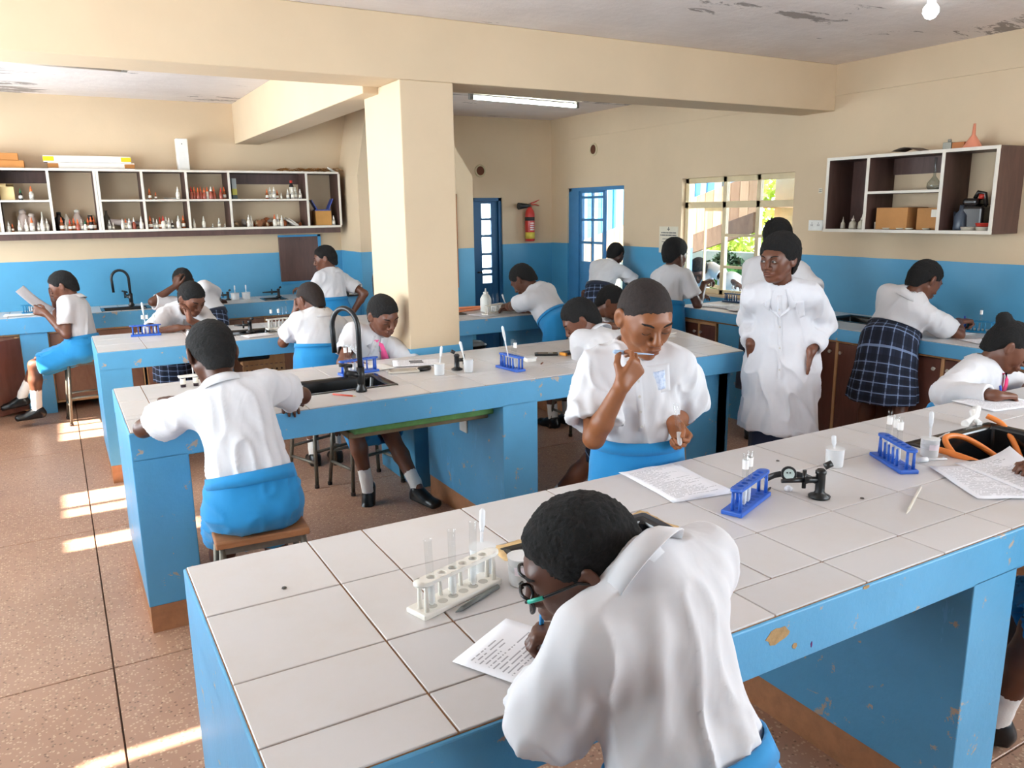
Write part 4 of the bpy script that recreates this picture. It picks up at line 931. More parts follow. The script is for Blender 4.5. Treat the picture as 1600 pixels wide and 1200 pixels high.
def bench(name, label, x0, x1, y0, y1, xs, ys, sinks, piers, fz=.755, clip=None, panels=(), plinth=.12):
    org = (x0, y0, 0); r = empty(name, org, label=label, cat='lab bench'); bench_tops(r, org, x0+.006, x1, y0+.006, y1-.006, xs, ys, sinks, clip)
    b = MB(); p = [(x0, y0), (x1, y0), (x1, y1), (x0, y1)]
    if clip: p = clip_poly(p, *clip)
    t = .09; n = len(p); inn = []
    for i in range(n):                                        # fascia ring with mitred corners
        a, c, e = Vector(p[i-1]), Vector(p[i]), Vector(p[(i+1) % n]); d1 = (c-a).normalized(); d2 = (e-c).normalized(); n1 = Vector((-d1.y, d1.x)); n2 = Vector((-d2.y, d2.x))
        k = (n1+n2)/(1+n1.dot(n2)); inn.append(c+k*t)
    zt = BT-.005; b.add([(*q, z) for z in (fz, zt) for q in list(p)+[tuple(q) for q in inn]], [f for i in range(n) for j in [(i+1) % n] for f in ((i, j, j+2*n, i+2*n), (n+j, n+i, i+3*n, j+3*n), (j, i, n+i, n+j), (i+2*n, j+2*n, j+3*n, i+3*n))])
    b.build('bench_fascia', PAINT, r, org=org, bevel=.004)
    for px0, px1, py0, py1 in piers:
        MB().box((px0, py0, plinth), (px1, py1, fz+.01)).build('bench_pier', PAINT, r, org=org, bevel=.004)
        MB().box((px0+.004, py0+.004, 0), (px1-.004, py1-.004, plinth)).build('plinth', MPLINTH, r, org=org)
    for s_ in sinks: sink(r, org, *s_)
    return r, org
G = lambda a, n, d=.297: [a+d*i for i in range(n)]
b1, o_1 = bench('lab_bench', 'nearest blue lab bench topped with large white tiles and two black sinks', .185, 4.3, 1.045, 1.968, [.49, .64, .94]+G(1.235, 11), [1.178, 1.385, 1.675], [(.90, 1.36, 1.36, 1.645), (2.60, 3.12, 1.32, 1.68)], [(.185, .47, 1.045, 1.968), (1.965, 2.165, 1.045, 1.968), (3.8, 4.1, 1.045, 1.968)])
b2, o_2 = bench('lab_bench', 'middle blue lab bench with a tall black swan neck tap beside its sink', .175, 3.86, 3.395, 4.37, [.305, .605, .905]+G(1.195, 10), [3.63, 3.70, 4.0, 4.29], [(.945, 1.42, 3.66, 3.98)], [(.175, .39, 3.395, 4.33), (1.882, 2.088, 3.395, 4.36)], clip=((.9615, -.275), .9615*3.56-.275*3.395))
b3, o_3 = bench('lab_bench', 'rear blue lab bench standing beyond the pillar', .165, 3.95, 5.625, 6.46, [.46, .76]+G(1.06, 10), [5.92, 6.2], [(1.02, 1.36, 5.86, 6.12)], [(.165, .355, 5.625, 6.42), (2.2, 2.9, 5.72, 6.3), (3.6, 3.95, 5.625, 6.46)])
structure_ = None
MB().box((3.0, 3.46, .10), (3.50, 3.52, .76)).box((3.42, 3.46, .10), (3.52, 4.2, .76)).build('bench_pier', PAINT, b2, org=o_2, bevel=.004)
MB().box((1.12, 3.55, .665), (1.88, 4.12, .70)).build('sink_support', mat_wood('formwork_board', '#6b5a44', '#8c7a5e', .8), b2, org=o_2, bevel=.006)
MB().box((1.13, 3.49, .70), (1.88, 4.12, .752)).build('green_board', mat('green_formwork', '#5f8f4f', .7, var=.25, scale=12), b2, org=o_2, bevel=.006)
so_ = MB().box((1.872, 3.80, .52), (1.882, 3.89, .66)).build('power_socket', MWHITEP, b2, org=o_2, bevel=.004)
MB().box((1.869, 3.82, .60), (1.8725, 3.835, .615)).box((1.869, 3.85, .60), (1.8725, 3.865, .615)).build('socket_hole', MBLACK, so_, org=o_2)
gooseneck(b2, o_2, 1.215, 3.60, .42, .17, math.radians(118), 1.0)
gas_tap(b2, o_2, 1.84, 3.83, -.4, .8); gas_tap(b1, o_1, 1.885, 1.475, math.radians(150))
gas_tap(b3, o_3, 1.19, 5.96, 2.6); gooseneck(b3, o_3, 2.4, 6.3, .4, .16, 2.0)
for px_, pz_, w_, h_, m_, nm_ in ((1.235, .835, .075, .045, mat('bare_plaster', '#b08f62', .9, var=.2, scale=40, bump=.4), 'plaster_scar'), (1.29, .795, .02, .018, mat('bare_plaster', '#b08f62'), 'plaster_scar'), (1.345, .782, .006, .016, mat('purple_ink', '#6a2a6e', .6), 'ink_mark'), (1.52, .872, .03, .010, mat('bare_plaster', '#b08f62'), 'plaster_scar')):
    rr_ = np.random.RandomState(int(px_*1000)); pts_ = [(px_+w_/2*math.cos(a)*rr_.uniform(.6,1), pz_+h_/2*math.sin(a)*rr_.uniform(.6,1)) for a in np.linspace(0, 6.283, 15)[:-1]]
    n_ = len(pts_); MB().add([(x, 1.0440, z) for x, z in pts_]+[(x, 1.0462, z) for x, z in pts_], [tuple(range(n_-1,-1,-1))]+[(i, (i+1) % n_, (i+1) % n_+n_, i+n_) for i in range(n_)]).build(nm_, m_, b1, org=o_1)
# putty smeared round the near sink
pm = MB(); R_ = np.random.RandomState(3)
for (x0, y0, x1, y1) in ((.89, 1.653, 1.37, 1.653), (1.368, 1.65, 1.368, 1.35), (.89, 1.352, 1.37, 1.352), (.892, 1.36, .892, 1.65)):
    n = 14; pts = []
    for i in range(n+1):
        t = i/n; pts.append((x0+(x1-x0)*t+R_.uniform(-.006,.006), y0+(y1-y0)*t+R_.uniform(-.006,.006), BT+.001))
    pm.tube(pts, [R_.uniform(.008,.019) for _ in pts], 6)
po = pm.build('sink_putty', mat('tan_putty', '#c8a878', .9, var=.2, scale=30, bump=.4), b1, org=o_1); po.scale = (1, 1, 1)
for vtx in po.data.vertices: vtx.co.z = BT+.0005+(vtx.co.z-BT)*.22
# ------------------------------------------------------------------ wall counters with cupboards
def counter(label, x0, x1, y0, y1, xs, ys, sinks, fz, name='side_counter'):
    org = (x0, y0, 0); r = empty(name, org, label=label, cat='counter'); bench_tops(r, org, x0+.004, x1, y0+.004, y1, xs, ys, sinks)
    for s_ in sinks: sink(r, org, *s_)
    return r, org
c1, oc1 = counter('blue fronted tiled counter along the back wall under the bottle shelf', XL, 2.78, 8.06, YB, G(-1.3, 14), [8.36], [(.33, .74, 8.12, 8.40), (1.80, 2.02, 8.14, 8.38)], .74)
MB().box((XL, 8.06, .735), (2.78, 8.15, BT-.005)).build('counter_fascia', PAINT, c1, org=oc1, bevel=.004)
for q_ in (((-.34, 8.08, .0), (-.13, YB, .74)), ((1.30, 8.08, 0), (1.42, YB, .74)), ((2.5, 8.08, 0), (2.78, YB, .74))): fr(c1, 'counter_pier', [q_], PAINT, oc1)
gooseneck(c1, oc1, .60, 8.47, .36, .15, math.radians(180), -.9); gas_tap(c1, oc1, 1.49, 8.42, 3.0); gas_tap(c1, oc1, 2.0, 8.42, 2.8, 1.4)
c2, oc2 = counter('blue fronted tiled counter along the right wall under the window', 4.77, XR, 1.2, 5.42, [5.15], G(1.5, 14), [(5.10, 5.45, 3.62, 4.10)], .80)
MB().box((4.77, 1.2, .79), (4.86, 5.42, BT-.005)).build('counter_fascia', PAINT, c2, org=oc2, bevel=.004)
for q_ in (((4.78, 4.20, 0), (XR, 4.86, .80)), ((4.78, 5.30, 0), (XR, 5.42, .80)), ((4.80, 4.86, 0), (XR, 5.3, .58))): fr(c2, 'counter_pier', [q_], PAINT, oc2)
gooseneck(c2, oc2, 5.47, 3.52, .10, .10, 3.0, 1)
def cupboard(label, axis, a0, a1, f, z0, z1, ndoor, ang=0):
    """a run-in cupboard front: pale frame, brown doors with small knobs; axis 'x' faces -y, axis 'y' faces -x"""
    P = (lambda u, d, z: (u, f+d, z)) if axis == 'x' else (lambda u, d, z: (f+d, u, z))
    org = P((a0+a1)/2, 0, z0); r = empty('cupboard', org, label=label, cat='cupboard', group='cupboards under the counters'); t = .022
    def bx(m, u0, u1, d0, d1, za, zb): p, q = P(u0, d0, za), P(u1, d1, zb); m.box(tuple(map(min, p, q)), tuple(map(max, p, q)))
    m = MB(); bx(m, a0, a1, 0, .03, z0, z0+t); bx(m, a0, a1, 0, .03, z1-t, z1); w = (a1-a0)/ndoor
    for k in range(ndoor+1): u = a0+w*k; bx(m, max(a0, u-t/2), min(a1, u+t/2), 0, .03, z0, z1)
    bx(m, a0+.01, a1-.01, .03, .32, z0, z0+.015)
    m.build('cupboard_frame', MPALE, r, org=org, bevel=.002)
    for k in range(ndoor):
        m = MB(); bx(m, a0+w*k+t/2+.003, a0+w*(k+1)-t/2-.003, .004, .022, z0+t+.003, z1-t-.003); d = m.build('cupboard_door', MDOORW if axis == 'y' else mat_wood('light_cabinet_board', '#7a5341', '#98705a', .4, (6, 6, 1.2)), r, org=org, bevel=.002)
        c = Vector(P(a0+w*k+(w*.82 if k % 2 == 0 else w*.18), -.0, z1-.09)); q = Vector(P(0, -1, 0))-Vector(P(0, 0, 0)); MB().tube([c, c+q*.012, c+q*.018, c+q*.026], [.006,.006,.013,.010], 10).build('knob', mat('knob', '#b9b2a6', .35), d, org=org)
cupboard('double door brown cupboard under the back counter behind the seated reader', 'x', -.13, .62, 8.12, .08, .735, 2)
cupboard('double door brown cupboard below the back counter sink', 'x', .64, 1.30, 8.12, .08, .735, 2)
cupboard('double door brown cupboard under the back counter near the wall hatch', 'x', 1.42, 2.5, 8.12, .08, .735, 3)
cupboard('brown cupboard at the left end of the back counter', 'x', -1.5, -.34, 8.12, .08, .735, 2)
cupboard('tall door brown cupboard under the right counter sink', 'y', 3.45, 4.20, 4.80, .05, .795, 3)
cupboard('tall door brown cupboard under the right counter beside the plaid skirt', 'y', 2.65, 3.43, 4.80, .05, .795, 3)
cupboard('tall door brown cupboard at the near end of the right counter', 'y', 1.3, 2.63, 4.80, .05, .795, 4)
cupboard('small two door cupboard high in the right counter front below the window', 'y', 4.88, 5.30, 4.775, .58, .775, 2)
od = empty('swung_panel', (-.36, 8.10, .05), label='brown cupboard door swung open at the left end of the back counter', cat='door panel')
MB().obox((-.20, -.20, .33), (.56, .025, .64), math.radians(42)).build('panel', MDOORW, od, bevel=.003); MB().obox((-.005, -.012, .33), (.03, .03, .66), math.radians(42)).build('edge_strip', MPALE, od, bevel=.002); MB().lathe([(.006,0),(.012,.02),(.008,.028)], (-.33, -.34, .55), 10).build('knob', mat('knob', '#b9b2a6'), od)
# hatch board on the back wall
ht = empty('hatch_board', (2.31, YB, 1.25), label='dark brown board hatch on the back wall beside the bottle shelf', cat='hatch'); MB().box((-.22, -.03, -.23), (.20, -.005, .24)).build('board', MSHELFB, ht, bevel=.003); MB().box((.20, -.025, -.23), (.235, -.001, .26)).box((-.22, -.025, .24), (.235, -.001, .26)).box((-.22, -.02, -.26), (.235, -.001, -.23)).build('frame', mat('hatch_blue', '#3d93c4', .5), ht)
# ------------------------------------------------------------------ wall shelf of bottles
sf = empty('bottle_shelf', (1.18, YB, 1.58), label='long white edged compartment shelf of reagent bottles on the back wall', cat='shelf'); os_ = (1.18, YB, 1.58)
SX = [-.98, -.36, .035, .43, .80, 1.19, 1.585, 2.355, 2.70]; SY0, SZ0, SZ1, SZM = 8.36, 1.585, 2.155, 1.872
def panel(parent, name, lo, hi, front, org):
    """dark board with a white strip on its front edge; front = ('y', y) or ('x', x)"""
    ax, f = front; lo = list(lo); hi = list(hi); i = 1 if ax == 'y' else 0
    o = MB().box(lo, hi).build(name, MSHELFB, parent, org=org); e0 = list(lo); e1 = list(hi); e0[i] = f-.004; e1[i] = f+.002; MB().box(e0, e1).build('edge_strip', MSHELFW, o, org=org)
panel(sf, 'top_board', (SX[0], SY0+.002, SZ1-.02), (SX[-1], YB-.001, SZ1), ('y', SY0), os_)
panel(sf, 'bottom_board', (SX[0], SY0+.002, SZ0), (SX[-1], YB-.001, SZ0+.022), ('y', SY0), os_)
MB().box((SX[0], SY0+.03, SZ0-.055), (SX[-1], SY0+.05, SZ0)).build('bottom_rail', MSHELFB, sf, org=os_)
for x in SX: panel(sf, 'divider', (x-.011, SY0+.002, SZ0+.022), (x+.011, YB-.001, SZ1-.02), ('y', SY0), os_)
panel(sf, 'divider', (.43-.035, SY0+.002, SZ0+.022), (.43-.013, YB-.001, SZ1-.02), ('y', SY0), os_)
for a, b in ((0,1), (1,2), (3,4), (4,5), (5,6), (6,7)):
    if a == 1: continue
    panel(sf, 'middle_shelf', (SX[a]+.011, SY0+.002, SZM-.009), (SX[b]-.011, YB-.001, SZM+.009), ('y', SY0), os_)
panel(sf, 'middle_shelf', (SX[1]+.011, SY0+.002, SZM-.009), (SX[2]-.011, YB-.001, SZM+.009), ('y', SY0), os_)
for a, b in ((1,2), (6,7)): MB().box((SX[a]+.011, YB-.02, SZ1-.12), (SX[b]-.011, YB-.003, SZ1-.02)).build('back_rail', MSHELFB, sf, org=os_)
MCAP = {n: mat('cap_'+n, c, .45) for n, c in (('orange','#e8703a'), ('red','#c8392c'), ('white','#ece7dc'), ('green','#2f6b4a'), ('black','#1b1a1a'), ('blue','#2a58b8'))}
MBOT = {'clear': mat_frost('bottle_glass', (.86,.83,.76), .6), 'milky': mat('milky_plastic', '#e4ddce', .35), 'amber': mat('amber_glass', '#8a4a26', .15), 'red': mat('red_liquid', '#a4523f', .2), 'dark': mat('dark_bottle', '#2a2523', .25), 'label': mat('paper_label', '#efe9da', .8)}
CAPN = {'orange':'an orange cap', 'red':'a red cap', 'white':'a white cap', 'green':'a green cap', 'black':'a black cap'}
BOTN = {'clear':'clear glass', 'milky':'milky plastic', 'amber':'amber glass', 'red':'red filled', 'dark':'dark'}
ORD = 'first second third fourth fifth sixth seventh eighth ninth tenth eleventh twelfth thirteenth fourteenth fifteenth sixteenth'.split()
protos = {}
def bottle(kind, cap, x, y, z, h, label, group):
    key = (kind, cap)
    if key not in protos:
        t = empty('reagent_bottle', (x, y, z), label=label, cat='bottle', group=group)
        MB().lathe([(.001,0),(.017,0),(.0185,.004),(.0185,.050),(.010,.062),(.009,.070),(.001,.070)], n=12).build('bottle_body', MBOT[kind], t)
        MB().lathe([(.0105,.066),(.0105,.078),(.006,.086),(.0035,.105),(.001,.106)], n=10).build('cap', MCAP[cap], t)
        MB().lathe([(.0190,.014),(.0190,.040)], n=12).build('paper_label', MBOT['label'], t) if kind != 'red' else None
        protos[key] = t
    else: t = copy_tree(protos[key], (x, y, z), rnd.uniform(0, 6), label, group)
    q = h/.106; t.scale = (q*.9, q*.9, q); return t
COMP = {'low2': ('lower second compartment', SX[1], SX[2], SZ0+.023), 'tall3': ('tall third compartment', SX[2], SX[3]-.03, SZ0+.023), 'low4': ('lower fourth compartment', SX[3], SX[4], SZ0+.023), 'low5': ('lower fifth compartment', SX[4], SX[5], SZ0+.023),
  'low6': ('lower sixth compartment', SX[5], SX[6], SZ0+.023), 'low7': ('wide lower compartment', SX[6], SX[7], SZ0+.023), 'up2': ('upper second compartment', SX[1], SX[2], SZM+.01), 'up5': ('upper fifth compartment', SX[4], SX[5], SZM+.01), 'up6': ('upper sixth compartment', SX[5], SX[6], SZM+.01), 'up7': ('wide upper compartment', SX[6], SX[7], SZM+.01), 'r8': ('rightmost compartment', SX[7], SX[8], SZ0+.023)}
def row(comp, spec):
    nm, a, b, z = COMP[comp]
    for i, (u, kind, cap, h) in enumerate(spec):
        bottle(kind, cap, a+.025+(b-a-.05)*u, SY0+.045+.05*((i*3) % 3)/2+.02*(i % 2), z, h, f'{BOTN[kind]} bottle with {CAPN[cap]}, {ORD[i]} from left, back shelf {nm}', 'reagent bottles on the back shelf')
row('low2', [(.06,'milky','white',.09), (.14,'amber','orange',.07), (.30,'clear','white',.10), (.45,'milky','white',.11), (.58,'clear','orange',.12), (.72,'clear','white',.08), (.82,'milky','white',.12), (.92,'milky','white',.11)])
row('tall3', [(.12,'amber','orange',.12), (.22,'milky','white',.09), (.33,'amber','red',.10), (.43,'amber','orange',.11), (.53,'red','orange',.10), (.63,'clear','white',.10), (.72,'milky','green',.09), (.80,'amber','orange',.11), (.88,'dark','orange',.12), (.96,'amber','orange',.12)])
row('low4', [(.10,'clear','white',.09), (.20,'clear','white',.07), (.45,'milky','white',.10), (.54,'clear','orange',.10), (.63,'clear','white',.10), (.76,'red','white',.11), (.96,'milky','white',.12)])
row('low5', [(.04,'amber','orange',.12), (.13,'clear','white',.10), (.21,'clear','white',.09), (.30,'amber','red',.11), (.38,'milky','red',.12), (.46,'clear','white',.11), (.53,'clear','white',.10), (.62,'dark','white',.08), (.78,'milky','white',.12), (.92,'amber','orange',.12)])
row('low6', [(.05,'milky','white',.09), (.32,'milky','white',.11), (.55,'clear','white',.04), (.74,'clear','white',.09), (.88,'clear','white',.04)])
row('up2', [(.42,'dark','green',.10), (.66,'clear','orange',.12)])
row('up5', [(.10,'amber','orange',.10), (.26,'amber','orange',.07), (.84,'milky','white',.12)])
row('up6', [(.05,'red','red',.12), (.14,'red','orange',.12), (.23,'red','orange',.11), (.31,'red','orange',.12), (.40,'red','orange',.11), (.49,'milky','orange',.12), (.58,'red','white',.12), (.67,'red','orange',.12), (.85,'red','red',.11), (.95,'amber','orange',.12)])
row('up7', [(.48,'amber','orange',.10), (.53,'clear','white',.12), (.58,'clear','white',.12), (.63,'amber','orange',.09), (.68,'milky','white',.06), (.78,'clear','white',.10), (.84,'clear','white',.11), (.89,'clear','white',.12), (.95,'clear','white',.10)])
row('low7', [(.20,'milky','white',.12), (.24,'milky','white',.11), (.56,'milky','orange',.12), (.61,'clear','white',.12), (.66,'milky','white',.11)])
row('r8', [(.86,'clear','white',.10)])
def jar(name, kind, prof, x, y, z, label, cat='jar', m2=None, cap=None):
    t = empty(name, (x, y, z), label=label, cat=cat); MB().lathe(prof, n=16).build('jar_body', MBOT[kind] if isinstance(kind, str) else kind, t)
    if cap: MB().lathe(cap, n=14).build('jar_lid', m2 or MCAP['white'], t)
    return t
bigj = [(.001,0),(.042,0),(.045,.006),(.045,.12),(.030,.15),(.026,.158)]; bigc = [(.028,.156),(.030,.175),(.020,.192),(.001,.196)]
for dx, sc, lb in ((.41, 1.0, 'tall hazy plastic jar at the back of the lower second compartment'), (.57, .82, 'shorter hazy plastic jar behind the bottles in the lower second compartment')):
    j = jar('hazy_jar', mat('hazy_plastic', '#c3b0a5', .35), bigj, SX[1]+dx*.395, 8.53, SZ0+.023, lb, cap=bigc, m2=mat('hazy_lid', '#cdbfb4', .4)); j.scale = (sc, sc, sc)
j = jar('funnel', 'milky', [(.004,.17),(.010,.10),(.045,.045),(.047,.035),(.02,.0)], .29-.05+.0, 8.55, SZ0+.023, 'pale plastic funnel leaning at the right of the lower second compartment', 'funnel'); j.location.x = SX[1]+.31
j = jar('dark_bottle', 'dark', [(.001,0),(.048,0),(.05,.01),(.048,.10),(.02,.13),(.018,.15)], SX[2]+.05, 8.54, SZ0+.023, 'black bottle at the left of the tall third compartment', 'bottle', MCAP['black'], [(.019,.148),(.019,.165),(.001,.168)])
j = jar('hazy_jar', mat('hazy_plastic', '#c3b0a5', .35), [(.001,0),(.05,0),(.052,.01),(.05,.09),(.026,.14),(.02,.165)], SX[2]+.20, 8.55, SZ0+.023, 'hazy rounded jar with a lid in the tall third compartment', cap=[(.022,.16),(.024,.18),(.001,.19)])
j = jar('wash_bottle', 'milky', [(.001,0),(.036,0),(.038,.01),(.036,.09),(.016,.12),(.004,.15)], SX[2]+.11, 8.56, SZ0+.023, 'pale wash bottle in the middle of the tall third compartment', 'bottle')
j = jar('dark_flask', 'dark', [(.001,0),(.05,0),(.05,.03),(.022,.10),(.018,.13),(.022,.135)], SX[3]-.09, 8.55, SZ0+.023, 'dark conical flask at the right of the tall third compartment', 'flask')
j = jar('clear_bottle', mat_glass('grey_glass', (.6,.62,.64), .1, 1.5), [(.001,0),(.03,0),(.032,.01),(.030,.11),(.012,.14),(.010,.17),(.018,.175)], SX[3]+.045, 8.5, SZ0+.023, 'tall grey glass bottle at the left of the lower fourth compartment', 'bottle')
MCARD = mat('cardboard', '#c99552', .85, var=.08, bump=.1); MCARD2 = mat('brown_cardboard', '#b5793f', .85, var=.08)
def carton(loc, sz, m, label, rz=0, tape=None, flaps=False):
    t = empty('cardboard_box', loc, rz, label, 'box'); w, d, h = sz; MB().box((-w/2,-d/2,0), (w/2,d/2,h)).build('carton', m, t, bevel=.003)
    if tape: MB().box((-w/2*tape[0], -d/2-.0015, h*.55), (w/2*tape[1], -d/2, h)).build('tape', mat('tape', '#e8dcc0', .4), t)
    if flaps:
        MB().obox((-w*.25, -d/2-.02, h+.012), (w*.48, .05, .004), 0, .5).build('flap', m, t); MB().obox((w*.25, d/2, h+.01), (w*.46, .06, .004), 0, -.5).build('flap', m, t)
    return t
carton((SX[1]-.0+.07, 8.47, SZM+.01), (.11, .14, .115), mat('pale_carton', '#d9c08a', .8), 'pale carton with odds and ends on top, upper second compartment of the back shelf', flaps=True)
carton((2.53, 8.48, SZ0+.023), (.17, .14, .15), MCARD, 'small yellow cardboard box in the rightmost compartment of the back shelf', flaps=False)
t = empty('blue_tray', (2.53, 8.47, SZ0+.18), label='royal blue plastic stand lying on the small box in the rightmost compartment', cat='stand'); MB().obox((-.085,0,.05), (.012,.09,.13), 0, 0, -.5).obox((.085,0,.055), (.012,.09,.14), 0, 0, .45).obox((0,0,.0), (.17,.09,.014)).build('tray', mat('royal_blue_plastic', '#1f3f9c', .35), t, bevel=.003)
# loose pieces in the wide compartments
t = empty('rubble_pile', (1.97, 8.5, SZ0+.023), label='pile of brown and grey stone samples in the wide lower compartment', cat='stones'); R_ = np.random.RandomState(8)
ms = [mat('stone_'+n, c, .9, var=.2, bump=.3) for n, c in (('brown','#8a5a3a'), ('tan','#b39a78'), ('grey','#b8b0a8'), ('rust','#a1582f'))]
for i in range(46):
    x = R_.uniform(-.34, .34); r = R_.uniform(.022, .042); b = MB(); b.lathe([(.001,-r*.6),(r*.8,-r*.4),(r,.0),(r*.7,r*.45),(.001,r*.6)], n=7, smooth=False); o = b.build('stone', ms[i % 4], t); o.location = (x, R_.uniform(-.05,.12), r*.6+max(0, R_.uniform(-.02,.045)*(1-abs(x)/.36))); o.rotation_euler = tuple(R_.uniform(0,3,3))
t = empty('paper_wad', (2.20, 8.46, SZ0+.06), label='crumpled white paper at the right of the wide lower compartment', cat='paper'); MB().obox((0,0,0), (.15,.08,.02), .2, .3, .5).obox((.02,.0,.0), (.12,.07,.012), -.3, -.2, .62).build('wad', mat('crumpled_paper', '#d8d2c8', .9), t, bevel=.005)
t = empty('white_tube', (.66, 8.47, SZ0+.05), label='pale rolled cloth lying in the lower fourth compartment', cat='roll'); MB().tube([(-.16,0,.045),(.0,.02,.028),(.16,.03,.014)], [.028,.030,.014], 10).build('roll', mat('roll_cloth', '#b9aaa4', .8), t)
t = empty('tall_box', (1.64, 8.43, SZM+.01), label='narrow grey and yellow carton standing at the left of the wide upper compartment', cat='box'); MB().box((-.022,-.03,0),(.022,.03,.20)).build('carton', mat('carton_grey', '#9aa0a0', .6), t); MB().box((-.0225,-.0305,.04),(.0225,.0305,.10)).build('yellow_band', mat('carton_yellow', '#b7b04e', .6), t); MB().box((-.0227,-.0307,.0),(.0227,.0307,.04)).build('dark_band', mat('carton_dark', '#3e4a4a', .6), t)
t = jar('black_bottle', 'dark', [(.001,0),(.022,0),(.023,.01),(.022,.13),(.012,.155),(.012,.165)], 2.22, 8.45, SZM+.01, 'black bottle with a red cap at the right of the wide upper compartment', 'bottle', MCAP['red'], [(.0135,.16),(.0135,.185),(.001,.187)]); MB().lathe([(.0235,.05),(.0235,.12)], n=14).build('paper_label', MBOT['label'], t)
for i, (x, w) in enumerate(((1.02, .05), (1.09, .06))):
    t = empty('watch_glass', (x, 8.46, SZM+.01), label='flat glass dish lying %s in the upper fifth compartment' % ('on the left' if i == 0 else 'on the right'), cat='dish'); MB().lathe([(.001,.004),(w*.5,.008),(w*.7,.016)], n=14).build('dish', MBOT['clear'], t, solid=.002)
# on top of the shelf
carton((-.33, 8.5, SZ1), (.40, .24, .065), MCARD2, 'lower flat brown carton on top of the back shelf at the left edge'); carton((-.35, 8.5, SZ1+.066), (.36, .22, .062), MCARD2, 'upper flat brown carton stacked at the left end of the back shelf')
def flat_pack(z, x0, x1, ends, label):
    t = empty('lamp_carton', ((x0+x1)/2, 8.52, z), label=label, cat='box'); w = (x1-x0)/2
    MB().box((-w,-.07,0),(w,.07,.058)).build('carton', mat('white_carton', '#efe9df', .7), t, bevel=.004)
    MB().box((-w-.002,-.072,.010),(-w+.085,.072,.05)).build('end_wrap', ends, t, bevel=.003); MB().box((w-.085,-.072,.010),(w+.002,.072,.05)).build('end_wrap', ends, t, bevel=.003)
flat_pack(SZ1, .05, .76, MCARD2, 'long white lamp carton with brown ends, lower of the two on the back shelf'); flat_pack(SZ1+.060, .02, .735, mat('yellow_tape', '#f2c300', .5), 'long white lamp carton with yellow taped ends on top of the other carton')
t = empty('white_tube_box', (1.20, 8.53, SZ1), label='tall white square tube standing on the back shelf', cat='box'); MB().box((-.05,-.05,0),(.055,.05,.30)).build('tube', MWHITEP, t, bevel=.006); MB().cyl((0,-.051,.25),(0,-.053,.25),.005,n=8).build('screw', MBLACK, t)
t = empty('dry_twigs', (2.38, 8.5, SZ1), label='heap of dry brown twigs on top of the back shelf at its right end', cat='twigs', kind='stuff'); b = MB(); R_ = np.random.RandomState(4)
for i in range(60):
    x = R_.uniform(-.30,.30); a = R_.uniform(-.4,.4); L_ = R_.uniform(.04,.12); b.tube([(x,R_.uniform(-.08,.05),R_.uniform(.004,.03)), (x+L_*.5,R_.uniform(-.08,.05),R_.uniform(.01,.045)), (x+L_,R_.uniform(-.08,.05),R_.uniform(.004,.035))], .003, 5)
o = b.build('twig', mat('dry_twig', '#a5713c', .9), t); o['kind'] = 'stuff'
t = empty('paper_wad', (2.66, 8.46, SZ1), label='crumpled pale paper on the right corner of the back shelf top', cat='paper'); MB().obox((0,0,.02),(.09,.06,.02),.4,.3,.5).build('wad', mat('crumpled_paper', '#d8d2c8', .9), t, bevel=.005)
# ------------------------------------------------------------------ right wall shelf
rs = empty('storage_shelf', (XR, 3.6, 1.535), label='dark brown wall shelf with white edges on the right wall', cat='shelf'); orr = (XR, 3.6, 1.535); RX0 = 5.25; RZ0, RZ1 = 1.535, 2.09
panel(rs, 'top_board', (RX0+.002, 2.95, RZ1-.022), (XR-.001, 4.255, RZ1), ('x', RX0), orr); panel(rs, 'bottom_board', (RX0+.002, 2.95, RZ0), (XR-.001, 4.255, RZ0+.022), ('x', RX0), orr)
for y in (2.962, 3.32, 3.893, 4.243): panel(rs, 'divider', (RX0+.002, y-.011, RZ0+.022), (XR-.001, y+.011, RZ1-.022), ('x', RX0), orr)
panel(rs, 'middle_shelf', (RX0+.002, 3.33, 1.812), (XR-.001, 3.882, 1.830), ('x', RX0), orr)
MB().box((XR-.02, 3.33, 1.95), (XR-.003, 3.882, RZ1-.022)).build('back_rail', MSHELFB, rs, org=orr); MB().box((XR-.02, 4.06, RZ0+.022), (XR-.003, 4.232, RZ1-.022)).build('back_rail', MSHELFB, rs, org=orr)
dg = mat('pale_dropper', '#cfc7b4', .3)
for i, (y, h, w) in enumerate(((4.16, .09, .018), (4.07, .10, .030), (3.99, .11, .032), (3.925, .10, .020))):
    t = empty('dropper_bottle', (5.36, y, RZ0+.022), label='small pale dropper bottle, %s from the left in the right wall shelf' % ORD[i], cat='bottle', group='dropper bottles in the right wall shelf')
    MB().lathe([(.001,0),(w*.9,0),(w,.006),(w*.85,h*.45),(w*.3,h*.62)], n=12).build('bottle_body', dg, t); MB().lathe([(w*.36,h*.58),(w*.40,h*.7),(w*.16,h*.8),(.001,h)], n=10).build('cap', MSHELFW, t)
t = empty('glass_tube', (5.38, 3.965, RZ0+.022), label='long glass tube leaning among the dropper bottles in the right wall shelf', cat='tube'); MB().tube([(0,.0,.004),(.02,.02,.23)], [.012,.010], 10).build('tube', mat('milk_glass', '#d6d2ca', .15), t)
t = empty('volumetric_flask', (5.40, 3.47, 1.830), label='long necked volumetric flask in the upper middle of the right wall shelf', cat='flask'); MB().lathe([(.001,0),(.034,.001),(.045,.02),(.044,.045),(.022,.075),(.0085,.095),(.0085,.215),(.011,.218)], n=18).build('flask_glass', mat_glass('flask_glass', (.88,.90,.90), .04, 1.6), t, solid=.0015); MB().lathe([(.001,.002),(.036,.004),(.043,.02),(.042,.03),(.001,.03)], n=16).build('water', mat_glass('water', (.9,.92,.92), .03, 1.4), t)
